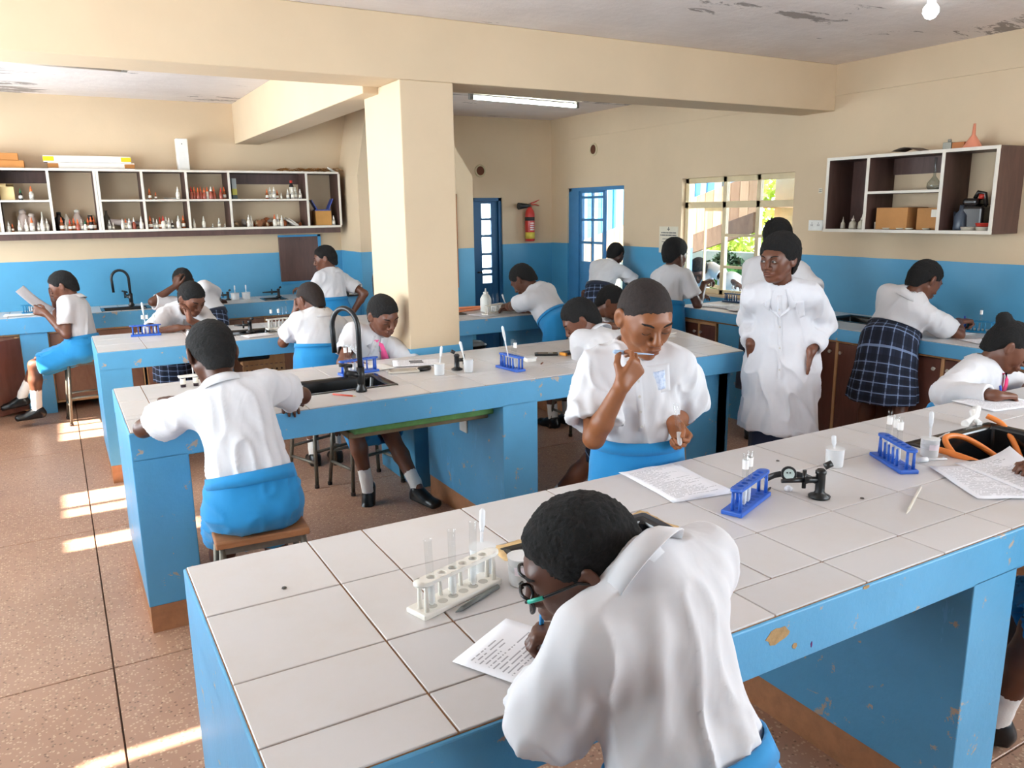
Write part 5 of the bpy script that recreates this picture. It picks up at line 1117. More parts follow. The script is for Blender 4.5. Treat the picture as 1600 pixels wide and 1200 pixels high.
carton((5.41, 3.70, RZ0+.022), (.25, .24, .155), mat('carton_tan', '#b98550', .85), 'open cardboard box at the left of the lower middle compartment of the right wall shelf', math.radians(-90), None)
carton((5.43, 3.43, RZ0+.022), (.20, .20, .150), mat('carton_tan', '#b98550', .85), 'cardboard box with a white sticker in the right wall shelf', math.radians(-90)); t = bpy.data.objects[-1]
MB().box((5.325, 3.36, 1.645), (5.329, 3.42, 1.695)).build('paper_sticker', MBOT['label'], None); stk = COL.objects[-1]; tag(stk, 'white paper sticker on the cardboard box in the right wall shelf', 'sticker')
t = empty('small_beaker', (5.33, 3.84, RZ0+.022), label='small clear beaker beside the cardboard box in the right wall shelf', cat='beaker'); MB().lathe([(.001,.001),(.018,.001),(.019,.05),(.021,.052)], n=14).build('beaker_glass', dg, t, solid=.0015)
t = empty('jerrycan', (5.42, 3.16, RZ0+.022), label='black jerrycan with a red cap in the right compartment of the right wall shelf', cat='jerrycan'); MB().box((-.06,-.075,0),(.06,.075,.16)).add(*(lambda q: (q.v, q.f))(MB().prism([(-.06,-.03),(.06,-.03),(.06,.075),(-.06,.075)], .16, .21))).build('can_body', MBOT['dark'], t, bevel=.02, seg=3); MB().tube([(0,.02,.21),(0,.0,.25),(0,-.045,.24),(0,-.06,.16)], .014, 8).build('can_handle', MBOT['dark'], t); MB().lathe([(.022,.205),(.022,.235),(.001,.237)], (0,-.03,0), 14).build('can_cap', MCAP['red'], t)
t = empty('dark_jug', (5.37, 3.23, RZ0+.022), label='dark blue grey jug in front of the black jerrycan', cat='jug'); MB().lathe([(.001,0),(.045,0),(.048,.01),(.042,.10),(.018,.13),(.016,.165)], n=14).build('jug_body', mat('slate_plastic', '#4a5361', .3), t); MB().tube([(0,.03,.10),(0,.05,.12),(0,.045,.05),(0,.035,.04)], .008, 8).build('jug_handle', mat('slate_plastic', '#4a5361'), t)
for i, (y, x, m, lb) in enumerate(((3.05, 5.33, MCAP['red'], 'red plastic lid lying on dishes at the right end of the right wall shelf'), (3.13, 5.30, dg, 'shallow glass dish in front of the dark jug on the right wall shelf'), (3.03, 5.30, dg, 'shallow glass dish at the right end of the right wall shelf'))):
    t = empty('dish', (x, y, RZ0+.022+(.026 if i == 0 else 0)), label=lb, cat='dish'); MB().lathe([(.001,.002),(.045,.002),(.05,.022),(.052,.022)], n=16).build('dish_body', m, t, solid=.002)
for i, y in enumerate((3.42, 3.55, 3.62, 3.73)):
    t = empty('watch_glass', (5.285, y, RZ0+.022), label='small glass dish, %s from the right along the front of the lower middle compartment' % ORD[i], cat='dish', group='small dishes in the right wall shelf'); MB().lathe([(.001,.002),(.02,.003),(.028,.012)], n=12).build('dish', dg, t, solid=.002)
t = empty('funnel', (5.36, 3.20, RZ1), label='pink plastic funnel standing upside down on the right wall shelf', cat='funnel'); MB().lathe([(.060,0),(.058,.006),(.030,.055),(.011,.085),(.007,.155),(.005,.155)], n=20).build('cone', mat('pink_plastic', '#d98a6e', .4), t, solid=.002)
t = empty('clamp_block', (5.36, 3.36, RZ1), label='grey metal block beside the pink funnel on the right wall shelf', cat='block'); MB().box((-.03,-.03,0),(.03,.03,.05)).cyl((0,.0,.05),(0,0,.07),.012).build('block', mat('grey_metal', '#8d8b80', .4, .4), t, bevel=.004); MB().box((-.03,-.12,0),(.03,-.035,.045)).build('pad', mat('brown_pad', '#b5713f', .7), t, bevel=.004)
t = empty('card_sheet', (5.38, 3.62, RZ1), label='curled brown card lying on top of the right wall shelf', cat='card'); vs = []; 
for i in range(9):
    u = i/8; y = -.13+.26*u; z = .004+.05*math.sin(max(0, (u-.1)/.9*2.4))**2*(1-u*.5); vs += [(-.08,y,z),(.08,y,z)]
b = MB(); b.add(vs, [(i*2,i*2+1,i*2+3,i*2+2) for i in range(8)], True); b.build('card', mat('grey_brown_card', '#6d5f52', .8), t, solid=.003)
# ------------------------------------------------------------------ glassware and small things on the benches
MTUBE = mat_glass('test_tube_glass', (.96,.97,.97), .05, 1.5); MBEAK = mat_frost('beaker_plastic'); MRACKB = mat('blue_rack_plastic', '#2a5fc0', .35); MRACKW = mat('white_rack_plastic', '#e9e6de', .4); MRACKT = mat('teal_rack_plastic', '#1f7fae', .35); MRACKD = mat('dark_blue_rack', '#12406e', .35)
MPAPER = None
def mat_print(name, rows=34, ink=.55):
    """office paper with lines of small print (too small in the photograph to read)"""
    t = NT(name); v = t.coord('Generated'); sp = t.n('ShaderNodeSeparateXYZ'); t.l(v, sp.inputs[0]); x, y = sp.outputs[0], sp.outputs[1]
    ln = t.math('LESS_THAN', t.math('FRACT', t.math('MULTIPLY', y, rows)), .32); row_ = t.math('FLOOR', t.math('MULTIPLY', y, rows))
    wn = t.n('ShaderNodeTexWhiteNoise', _noise_dimensions='2D'); cmb = t.n('ShaderNodeCombineXYZ'); t.l(t.math('FLOOR', t.math('MULTIPLY', x, 46)), cmb.inputs[0]); t.l(row_, cmb.inputs[1]); t.l(cmb.outputs[0], wn.inputs['Vector'])
    wn2 = t.n('ShaderNodeTexWhiteNoise', _noise_dimensions='1D'); t.l(row_, wn2.inputs['W'])
    inside = t.math('MULTIPLY', t.math('GREATER_THAN', x, .10), t.math('LESS_THAN', x, t.math('ADD', t.math('MULTIPLY', wn2.outputs['Value'], .55), .42))); inside = t.math('MULTIPLY', inside, t.math('MULTIPLY', t.math('GREATER_THAN', y, .08), t.math('LESS_THAN', y, .92)))
    m = t.math('MULTIPLY', t.math('MULTIPLY', ln, t.math('GREATER_THAN', wn.outputs['Value'], .22)), inside)
    t.color(t.mix(t.math('MULTIPLY', m, ink), lin('#edeef4'), lin('#3a3f52'))); return t.done(.8)
MPRINT = mat_print('printed_paper'); MPRINT2 = mat_print('printed_paper_large', 26, .6)
def sheet(name, cen, w, h, rz, label, z=BT+.003, curl=0, m=None, group=None, cat='paper', n=8, warp=0):
    t = empty(name, (cen[0], cen[1], z), rz, label, cat, group); vs = []
    for j in range(n+1):
        for i in range(n+1):
            u, v_ = i/n-.5, j/n-.5; vs.append((u*w, v_*h, .0015+curl*max(0, u+v_-.35)**2*2+warp*math.sin(u*5+v_*3)**2*.01))
    b = MB(); b.add(vs, [(j*(n+1)+i, j*(n+1)+i+1, (j+1)*(n+1)+i+1, (j+1)*(n+1)+i) for j in range(n) for i in range(n)], True); b.build('paper_sheet', m or MPRINT, t, solid=.0008); return t
def tube_obj(t, loc, L=.15, r=.0075, lean=(0,0), liquid=False, lab=None):
    o = MB(); a = Vector(loc); d = Vector((lean[0], lean[1], 1)).normalized(); prof = [a+d*q for q in (.002, .004, .010, L-.004, L)]; rr = [r*.35, r*.75, r, r, r*1.18]
    return prof, rr
def test_tube(loc, label, L=.155, r=.0085, lean=(0,0), rz=0, sticker=False, group='test tubes in the racks', liquid=True):
    t = empty('test_tube', loc, rz, label, 'test tube', group); d = Vector((lean[0], lean[1], 1)).normalized(); P = [d*q for q in (.001, .004, .011, L*.5, L-.003, L)]
    MB().tube(P, [r*.3, r*.8, r, r, r, r*1.2], 12, caps=False).build('tube_glass', MTUBE, t)
    if liquid: MB().tube([d*.004, d*.012, d*.05], [r*.4, r*.8, r*.82], 10).build('liquid', MBEAK, t)
    if sticker: MB().tube([d*(L-.045), d*(L-.018)], [r*1.06, r*1.06], 12, caps=False).build('paper_label', mat('sticker', '#f3f1ee', .7), t)
    return t
def rack(loc, rz, m, label, nh=6, L=.23, style='loop', tubes=(), tl='', droppers=()):
    """plastic test tube rack: base with dimples, top bar with holes, end posts and pegs"""
    t = empty('test_tube_rack', loc, rz, label, 'test tube rack', 'test tube racks'); w = .062; zt = .072
    bs = MB().box((-L/2,-w/2,0),(L/2,w/2,.013)); base = bs.build('rack_base', m, t, bevel=.003); dm = MB(); hx = [(-.5+(i+.5)/nh)*(L-.05) for i in range(nh)]
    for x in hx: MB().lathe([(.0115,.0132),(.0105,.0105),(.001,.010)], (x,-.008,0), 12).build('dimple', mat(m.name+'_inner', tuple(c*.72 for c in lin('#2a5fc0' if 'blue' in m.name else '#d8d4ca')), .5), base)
    top = MB(); yc = -.008; hw = .017; x0 = -L/2+.012; pts = []
    # top bar: a strip pierced by real holes (quad ring round each hole)
    xs = [(hx[i]+hx[i+1])/2 for i in range(nh-1)]; cells = list(zip([x0]+xs, xs+[-x0]))
    for (a, b_), hcx in zip(cells, hx):
        n = 16; ring = []; outr = []
        for k in range(n):
            an = 2*math.pi*k/n; c_, s_ = math.cos(an), math.sin(an); ring.append((hcx+.0102*c_, yc+.0102*s_))
            sc = min((b_-hcx)/c_ if c_ > 1e-6 else ((a-hcx)/c_ if c_ < -1e-6 else 9), hw/abs(s_) if abs(s_) > 1e-6 else 9); outr.append((hcx+c_*sc, yc+s_*sc))
        for z, up in ((zt+.008, True), (zt, False)):
            vs = [(*p, z) for p in outr]+[(*p, z) for p in ring]; top.add(vs, [((k, (k+1) % n, n+(k+1) % n, n+k) if up else (n+k, n+(k+1) % n, (k+1) % n, k)) for k in range(n)])
        top.add([(*p, zt) for p in ring]+[(*p, zt+.008) for p in ring], [(k, k+n, (k+1) % n+n, (k+1) % n) for k in range(n)], True)
    for y in (yc-hw, yc+hw): top.add([(x0,y,zt),(-x0,y,zt),(-x0,y,zt+.008),(x0,y,zt+.008)], [(0,1,2,3) if y < yc else (3,2,1,0)])
    for sx in (-1, 1): top.lathe([(.0168,zt+.0005),(.0168,zt+.0075),(.001,zt+.0075)], (sx*(L/2-.012), yc, 0), 16)
    top.build('top_bar', m, t)
    for sx in (-1, 1):
        for sy in (-1, 1): MB().tube([(sx*(L/2-.016), yc+sy*.011, .012), (sx*(L/2-.016), yc+sy*.011, zt)], [.0055,.0045], 10).build('post', m, t)
    for x in xs[::1]: MB().tube([(x, .017, .012), (x, .019, zt*.96)], [.0052,.0036], 8).build('peg', m, t)
    M = Matrix.Rotation(rz, 3, 'Z')
    for k, (i, ln, stck) in enumerate(tubes):
        p = M@Vector((hx[i], yc, .0125)); test_tube((loc[0]+p.x, loc[1]+p.y, loc[2]+p.z), '%s test tube from the left in the %s' % (ORD[k], tl), lean=(ln*math.cos(rz), ln*math.sin(rz)), sticker=stck)
    return t
def dropper(loc, d, label, L=.16, m=None, cat='dropper'):
    """plastic pipette: bulb, barrel and fine tip, standing at loc along d"""
    t = empty('dropper', loc, 0, label, cat, 'plastic droppers'); d = Vector(d).normalized(); r = .0042
    MB().tube([d*0, d*L*.25, d*L*.62], [.0014, r*.65, r], 8).build('barrel', m or MDROP, t); MB().tube([d*L*.62, d*L*.66, d*L*.74, d*L*.96, d*L], [r, r*1.1, r*1.75, r*1.75, r*.7], 10).build('bulb', m or MDROP, t); return t
MDROP = mat('dropper_plastic', '#dfe2e6', .35)
def beaker(loc, label, r=.028, h=.062, fill=.5, sticker=False, group='beakers on the benches'):
    t = empty('beaker', loc, 0, label, 'beaker', group); MB().lathe([(.001,.0015),(r*.90,.0015),(r*.93,.006),(r,h-.003),(r*1.07,h)], n=22).build('beaker_wall', MBEAK, t, solid=.0014)
    if fill: MB().lathe([(.001,.003),(r*.86,.003),(r*.88+r*.06*fill,h*fill),(.001,h*fill)], n=18).build('water', mat_glass('water', (.9,.92,.92), .03, 1.4), t)
    if sticker: MB().lathe([(r*1.0,h*.52),(r*1.02,h*.74)], n=22).build('ring', MBEAK, t)
    if sticker:
        b = MB(); vs = []
        for k in range(5):
            a = math.radians(-150+k*16); vs += [((r*1.0)*math.cos(a), (r*1.0)*math.sin(a), h*.45), ((r*1.04)*math.cos(a), (r*1.04)*math.sin(a), h*.75)]
        b.add(vs, [(k*2, k*2+2, k*2+3, k*2+1) for k in range(4)], True); b.build('paper_label', mat('pink_label', '#e9dfe6', .7), t)
    return t
def rod(name, a, b_, r, m, label, cat, tip=None, r2=None):
    t = empty(name, a, 0, label, cat); d = Vector(b_)-Vector(a); L = d.length; MB().tube([d*0, d*.86], [r, r], 8).build('barrel', m, t); MB().tube([d*.86, d*.97, d*1.0], [r, r*.35, r*.2], 8).build('tip', tip or m, t); return t
# nearest bench
rack((.69, 1.475, BT), math.radians(17), MRACKW, 'white test tube rack at the left of the nearest bench', 6, .235, tubes=((0, -.04, False), (2, 0, False), (4, .02, False)), tl='white rack nearest the camera')
rod('pen', (.79, 1.462, BT+.006), (.655, 1.405, BT+.006), .0055, mat('grey_pen', '#6f7472', .35), 'grey pen lying along the white test tube rack', 'pen')
beaker((.800, 1.555, BT), 'clear plastic beaker holding a dropper behind the white test tube rack', .030, .066, .55); dropper((.792, 1.55, BT+.006), (.35, .55, 1.1), 'white dropper leaning in the beaker behind the white rack', .15)
beaker((.850, 1.46, BT), 'clear plastic beaker with a pink label beside the glasses of the nearest student', .030, .068, .45, True)
sheet('paper_sheet', (.715, 1.165), .19, .27, math.radians(28), 'printed question sheet under the left forearm of the nearest student', m=MPRINT2)
sheet('paper_sheet', (1.605, 1.80), .21, .30, math.radians(-4), 'printed question sheet on the nearest bench in front of the standing student', warp=.3); sheet('paper_sheet', (1.612, 1.795), .21, .30, math.radians(-9), 'second printed sheet just beneath the question sheet by the standing student', z=BT+.0012)
rack((1.66, 1.545, BT), math.radians(22), MRACKB, 'blue test tube rack in the centre of the nearest bench', 6, .225, tubes=((1, 0, True), (2, .02, True)), tl='blue rack beside the wristwatch')
rod('pencil', (1.74, 1.565, BT+.006), (1.82, 1.60, BT+.006), .004, MBLACK, 'short black pencil behind the central blue rack', 'pencil')
t = empty('crumpled_paper', (1.85, 1.56, BT), label='tiny crumpled scrap of paper between the blue rack and the gas tap', cat='paper'); MB().lathe([(.001,0),(.012,.003),(.013,.010),(.006,.017),(.001,.018)], n=7, smooth=False).build('scrap', MPRINT, t)
t = empty('wristwatch', (1.895, 1.60, BT), label='black digital wristwatch propped on the gas tap of the nearest bench', cat='watch')
wq = nrm(A(-.62,-.75,.25)); 
def disc(c, n, r, th, nn=20):
    n = nrm(n); return MB().cyl(tuple(A(c)-n*th/2), tuple(A(c)+n*th/2), r, n=nn)
disc((0,0,.035), wq, .024, .012).build('watch_case', mat('watch_black', '#1a1b1e', .4), t, bevel=.002); disc(A(0,0,.035)+wq*.0055, wq, .0165, .003).build('watch_face', mat('lcd_face', '#b9c8c4', .25), t)
for k_, (dx, dz) in enumerate(((-.006,.004),(.003,.004),(-.002,-.005))): disc(A(0,0,.035)+wq*.0075+A(.77*dx,-.63*dx,dz), wq, .0026, .0008, 6).build('digit', MBLACK, t)
lt = nrm(np.cross(wq, A(0,0,1)))
for sgn, L_ in ((-1, .065), (1, .045)):
    b = MB(); c = A(0,0,.035)+lt*sgn*.022; pts = [c, c+lt*sgn*L_*.5-wq*.012-A(0,0,.008), c+lt*sgn*L_-wq*.02-A(0,0,.022)]; ribbon(pts, [wq]*3, .018, .004, b); b.build('watch_strap', mat('watch_black', '#1a1b1e'), t)
beaker((2.165, 1.645, BT), 'clear plastic beaker with a dropper near the back edge of the nearest bench', .029, .062, .6); dropper((2.160, 1.64, BT+.006), (.05, .15, 1), 'white dropper standing in the beaker near the back edge of the nearest bench', .10)
rack((2.345, 1.555, BT), math.radians(62), MRACKB, 'blue test tube rack beside the orange hose on the nearest bench', 6, .21, tubes=((2, .02, True), (3, .03, True), (5, -.05, True)), tl='blue rack beside the orange hose')
beaker((2.525, 1.545, BT), 'clear plastic beaker with a label next to the sink with the orange hose', .029, .064, .35, True); dropper((2.525, 1.545, BT+.006), (.1, .1, 1), 'clear dropper standing in the beaker by the orange hose', .15)
b = MB(); t = empty('dropper', (2.43, 1.50, BT), label='white plastic dropper lying in front of the beaker by the orange hose', cat='dropper'); MB().tube([(0,.02,.009),(.03,.01,.009)], [.009,.009], 10).build('bulb', MDROP, t); MB().tube([(.03,.01,.009),(.10,-.015,.006),(.104,.0,.008)], [.005,.003,.003], 8).build('barrel', MDROP, t)
rod('glass_rod', (2.575, 1.60, BT+.012), (2.83, 1.66, BT+.012), .004, MDROP, 'thin white rod lying across the sink with the orange hose', 'rod')
rod('straw', (2.205, 1.365, BT+.004), (1.975, 1.255, BT+.004), .0042, mat('cream_straw', '#e2ded2', .4), 'pale straw lying on the nearest bench in front of the gas tap', 'straw')
hz = BT; t = empty('rubber_hose', (2.85, 1.5, hz-.1), label='orange rubber hose looped in the right sink of the nearest bench', cat='hose'); th_ = (2.85, 1.5, hz-.1)
hp_ = [(3.11,1.685,.03), (3.12,1.62,.0), (3.02,1.50,-.075), (2.90,1.42,-.13), (2.80,1.40,-.15), (2.70,1.44,-.12), (2.68,1.55,-.02), (2.74,1.62,.015), (2.84,1.60,.0), (2.90,1.50,-.07), (2.84,1.40,-.12), (2.72,1.36,-.075), (2.62,1.42,-.01), (2.58,1.52,.014), (2.57,1.56,.016)]
def spline(P, n=8):
    P = [A(p) for p in P]; out = []
    for i in range(len(P)-1):
        p0, p1, p2, p3 = P[max(i-1,0)], P[i], P[i+1], P[min(i+2, len(P)-1)]
        for k in range(n): u = k/n; out.append(.5*((2*p1)+(-p0+p2)*u+(2*p0-5*p1+4*p2-p3)*u*u+(-p0+3*p1-3*p2+p3)*u**3))
    return out+[P[-1]]
MB().tube([p+A(0,0,BT) for p in spline(hp_)], .0105, 10).build('hose', mat('orange_rubber', '#e8853a', .4), t, org=th_)
t = empty('twisted_cloth', (3.06, 1.705, BT), label='twisted white paper towel beside the end of the orange hose', cat='paper'); MB().tube([(-.06,.0,.008),(-.02,.005,.016),(.01,.0,.030),(.045,.02,.055)], [.016,.010,.012,.016], 7).tube([(-.01,-.03,.008),(.0,.0,.02),(.02,.02,.045)], [.012,.010,.014], 7).build('towel', mat('towel', '#f4f4f2', .8), t)
sheet('paper_sheet', (2.42, 1.29), .21, .30, math.radians(-32), 'printed sheet held at the right edge of the nearest bench', warp=.2); sheet('paper_sheet', (2.56, 1.27), .21, .30, math.radians(-18), 'second printed sheet overlapping at the right end of the nearest bench', z=BT+.006, curl=.05)
sheet('paper_sheet', (3.47, 1.84), .30, .21, math.radians(-10), 'answer sheet under the arm of the student with the hair bun')
for i, (x, y, lb) in enumerate(((2.05, 1.78, 'dark crumb near the back edge of the nearest bench left of the beaker'), (1.98, 1.40, 'dark crumb in front of the gas tap on the nearest bench'), (.37, 1.72, 'small chip of wood on the left end of the nearest bench'))):
    t = empty('crumb', (x, y, BT), label=lb, cat='crumb'); MB().lathe([(.001,0),(.006,.001),(.005,.004),(.001,.005)], n=6, smooth=False).build('bit', mat('crumb', '#5a5550', .9), t)
# middle bench
t = empty('tube_holder', (.52, 4.20, BT), label='small white holder of vials half hidden by the student with their back turned', cat='holder')
for dx in (-.03, .03): MB().lathe([(.001,0),(.013,0),(.013,.055),(.001,.055)], (dx,0,0), 12).build('vial', mat('vial_dark', '#33252c', .3), t); MB().lathe([(.0135,.015),(.0135,.045)], (dx,0,0), 12).build('paper_label', MBOT['label'], t)
MB().box((-.05,-.02,.05),(.05,.02,.058)).build('holder_top', MWHITEP, t)
dropper((.545, 4.22, BT+.003), (-.02, -.02, 1), 'tall white dropper standing left of the head of the student at the middle bench', .28)
rack((1.355, 4.045, BT), math.radians(8), MRACKB, 'blue test tube rack behind the sink of the middle bench', 7, .22, tubes=((0, -.02, True), (1, .0, True), (2, .03, False)), tl='blue rack behind the swan neck tap')
rod('pencil', (1.075, 3.605, BT+.004), (1.155, 3.50, BT+.004), .0042, mat('red_pencil', '#c2452e', .4), 'red pencil lying in front of the sink on the middle bench', 'pencil', mat('pencil_wood', '#d8b98a', .6))
def phone(loc, rz, m, ms, label, w=.075, l=.15):
    t = empty('mobile_phone', loc, rz, label, 'phone'); MB().box((-l/2,-w/2,0),(l/2,w/2,.011)).build('phone_body', m, t, bevel=.004, seg=3); MB().box((-l/2+.012,-w/2+.005,.0108),(l/2-.012,w/2-.005,.0116)).build('phone_screen', ms, t); return t
phone((1.57, 3.94, BT), math.radians(-15), mat('silver_case', '#cfcabf', .3, .3), mat('dim_screen', '#a8a29a', .15), 'silver mobile phone beside the paper of the student with the pink tie', .085, .17)
t = empty('computer_mouse', (1.69, 3.93, BT), .5, 'black rounded phone case lying under the edge of the paper', 'case'); MB().lathe([(.001,0),(.034,0),(.038,.008),(.034,.018),(.001,.022)], n=20).build('case', MBLACK, t).scale = (1.35, .8, 1)
pq = sheet('paper_sheet', (1.73, 4.13), .27, .20, math.radians(-20), 'question sheet with two dark pictures before the student with the pink tie', z=BT+.004)
for dx, dy in ((-.005, .038), (-.0, -.008)): MB().obox((dx, dy, .0028), (.075, .030, .0008)).build('picture', mat('print_dark', '#4a4a4e', .8), pq)
sheet('paper_sheet', (1.47, 4.12), .20, .16, .1, 'scrap of paper between the blue rack and the writing hand', m=mat('blank_paper', '#ecebe8', .8))
beaker((1.705, 3.765, BT), 'clear beaker with a leaning dropper left of the small gas tap', .028, .060, .4); dropper((1.70, 3.76, BT+.006), (.28, .3, 1), 'white dropper leaning in the beaker left of the small gas tap', .15)
beaker((1.865, 3.74, BT), 'clear tumbler standing right of the small gas tap', .026, .070, .3); dropper((1.86, 3.75, BT+.008), (-.10, .28, 1), 'white dropper leaning in the tumbler right of the small gas tap', .16)
rack((2.09, 3.68, BT), math.radians(96), MRACKB, 'blue test tube rack with a tall white dropper in the middle of the middle bench', 6, .20, tubes=((1, 0, True), (2, .02, False)), tl='blue rack left of the black phone'); dropper((2.09, 3.68, BT+.012), (-.16, .08, 1), 'tall white dropper leaning out of the blue rack on the middle bench', .23)
t = empty('match_box', (2.30, 3.82, BT), label='small clear lidded box on the middle bench beside the phone', cat='box'); MB().box((-.03,-.022,0),(.03,.022,.022)).build('tray', MWHITEP, t, bevel=.003); MB().box((-.034,-.025,.018),(.034,.025,.026)).build('lid', MBEAK, t, bevel=.003)
phone((2.49, 3.945, BT), math.radians(-30), MBLACK, mat('phone_screen', '#2e3133', .1), 'black mobile phone lying on the middle bench', .07, .14); MB().obox((2.51, 3.93, BT+.0122), (.03,.02,.001), -.5).build('screen_glare', mat('pale_glare', '#c9c9c4', .5), None); tag(COL.objects[-1], 'pale painted glare on the black phone on the middle bench', 'sticker')  # the small pale slab stands in for glare on the screen
t = empty('small_carton', (2.60, 3.88, BT), .3, 'small orange carton near the sleeping student on the middle bench', 'box'); MB().box((-.05,-.025,0),(.05,.025,.018)).build('carton', mat('orange_card', '#e39a2d', .6), t, bevel=.002); MB().box((-.035,-.0255,.003),(.035,.0255,.0185)).build('printed_band', mat('dark_band', '#3f4a52', .6), t)
rod('pencil', (2.30, 3.70, BT+.004), (2.335, 3.735, BT+.004), .004, mat('brown_pencil', '#7a4a3a', .5), 'short brown pencil stub on the middle bench', 'pencil'); t = empty('chalk_bit', (2.22, 3.55, BT), label='tiny white crumb at the front of the middle bench', cat='crumb'); MB().lathe([(.001,0),(.006,.002),(.001,.007)], n=6).build('bit', MWHITEP, t)
t = empty('tissue', (3.54, 4.05, BT), label='crumpled white tissue at the right end of the middle bench', cat='tissue'); MB().obox((0,0,.010),(.10,.05,.012),.3,.2,.1).obox((.03,.02,.014),(.07,.05,.01),-.4,-.3,-.2).build('tissue', mat('towel', '#f4f4f2'), t, bevel=.004)
# rear bench
rack((.515, 6.24, BT), math.radians(-8), MRACKB, 'blue test tube rack at the left end of the rear bench', 6, .20, tubes=((2, 0, True), (3, .03, True), (5, 0, True)), tl='blue rack on the rear bench'); dropper((.52, 6.235, BT+.012), (-.05, .05, 1), 'white dropper standing in the blue rack at the left end of the rear bench', .23)
sheet('paper_sheet', (.93, 6.34), .30, .21, .1, 'question sheet under the writing hand at the rear bench'); sheet('paper_sheet', (1.20, 5.76), .20, .14, .15, 'white sheet at the front edge of the rear bench by the sink')
rack((1.43, 6.03, BT), math.radians(8), MRACKW, 'white test tube rack of vials beside the sink of the rear bench', 6, .22, tubes=((0, 0, True), (2, 0, True), (3, 0, False), (4, 0, False)), tl='white rack by the rear sink')
rack((3.17, 5.86, BT), math.radians(28), MRACKW, 'white test tube rack near the elbows of the bending student', 6, .26, tubes=((0,0,False), (2,0,False), (4,.02,False)), tl='white rack near the bending student')
t = empty('wash_bottle', (3.19, 6.03, BT), label='white plastic wash bottle standing behind the white rack on the rear bench', cat='bottle'); MB().lathe([(.001,0),(.045,0),(.048,.01),(.048,.11),(.030,.145),(.020,.150)], n=20).build('bottle_body', mat('frosted_plastic', '#e3e4df', .35), t); MB().lathe([(.022,.148),(.022,.168),(.008,.172),(.005,.20)], n=14).build('cap', MWHITEP, t)
beaker((3.36, 5.93, BT), 'clear beaker between the white rack and the bending student', .03, .065, .3); dropper((3.345, 5.92, BT+.01), (-.35, .05, 1), 'white dropper leaning in the beaker by the bending student', .15)
sheet('paper_sheet', (3.05, 5.80), .16, .22, .2, 'blank sheet at the front edge of the rear bench beside the white rack', m=mat('bluish_paper', '#dfe2ea', .8))
t = empty('rubber_hose', (3.05, 6.15, BT), label='orange rubber hose lying across the rear bench behind the white rack', cat='hose'); MB().tube(spline([(-.30,-.10,.012),(-.10,-.06,.012),(.10,.0,.012),(.21,.06,.012),(.18,.12,.012),(.0,.15,.012),(-.10,.20,.014)]), .011, 10).build('hose', mat('orange_hose', '#e58a5c', .4), t)
t = empty('dark_mat', (2.86, 6.0, BT), label='dark flat pad beside the orange hose on the rear bench', cat='pad'); MB().box((-.12,-.06,0),(.10,.05,.008)).build('pad', mat('dark_pad', '#3a322d', .7), t, bevel=.003)
# back counter
rack((-.245, 8.36, BT), .1, MRACKT, 'teal test tube rack on the back counter in front of the reading student', 5, .13, tubes=((2, 0, False), (3, .02, True)), tl='teal rack on the back counter')
for i, x in enumerate((1.56, 1.67)):
    beaker((x, 8.42, BT), 'clear beaker with a dropper, %s of the two on the back counter' % ('left' if i == 0 else 'right'), .042, .07, .3); dropper((x, 8.42, BT+.006), (.02, .02, 1), 'white dropper in the %s beaker by the back counter gas tap' % ('left' if i == 0 else 'right'), .14)
sheet('paper_sheet', (-.30, 8.28), .28, .20, .0, 'white sheet lying on the back counter beside the teal rack', m=mat('blank_paper', '#ecebe8'))
t = empty('stopwatch_box', (2.66, 7.98, .0), label='small dark framed box on the floor ledge beside the fume cupboard', cat='box'); t.location = (2.64, 8.02, BT); MB().box((-.10,-.03,0),(.10,.05,.09)).build('case', MBLACK, t, bevel=.004); MB().box((-.02,-.033,.02),(.085,-.029,.075)).build('panel', mat('pale_face', '#c6c2b4', .5), t)
# right counter
for i, (x, y, a) in enumerate(((5.00, 5.18, .3), (5.04, 5.0, -.2), (4.98, 4.72, .15))): sheet('paper_sheet', (x, y), .30, .21, 1.57+a, ('printed sheet nearest the window student on the right counter', 'printed sheet in the middle of the right counter papers', 'printed sheet at the near end of the right counter papers')[i], z=BT+.003+.002*i)
rack((5.36, 5.28, BT), math.radians(100), MRACKD, 'dark blue test tube rack on the right counter below the window', 6, .20, tubes=((2,0,False), (3,.02,True)), tl='dark blue rack below the window')
beaker((5.24, 5.02, BT), 'clear beaker beside the dark blue rack below the window', .032, .07, .4); dropper((5.24, 5.02, BT+.006), (.0, -.15, 1), 'white dropper in the beaker beside the dark blue rack', .15)
beaker((5.30, 4.86, BT), 'clear beaker standing on the right counter nearest the lab coat', .034, .072, .5); dropper((5.30, 4.86, BT+.006), (.0, .05, 1), 'white dropper in the beaker on the right counter nearest the lab coat', .15)
rack((5.36, 3.02, BT), math.radians(105), MRACKT, 'light blue test tube rack on the right counter beside the writing hand', 5, .17, tubes=((2, 0, True),), tl='light blue rack on the right counter')
sheet('paper_sheet', (5.20, 3.12), .24, .17, 1.4, 'answer sheet under the hand of the bending student in plaid'); sheet('paper_sheet', (5.0, 2.75), .30, .21, 1.2, 'printed sheet on the right counter behind the student with the bun')
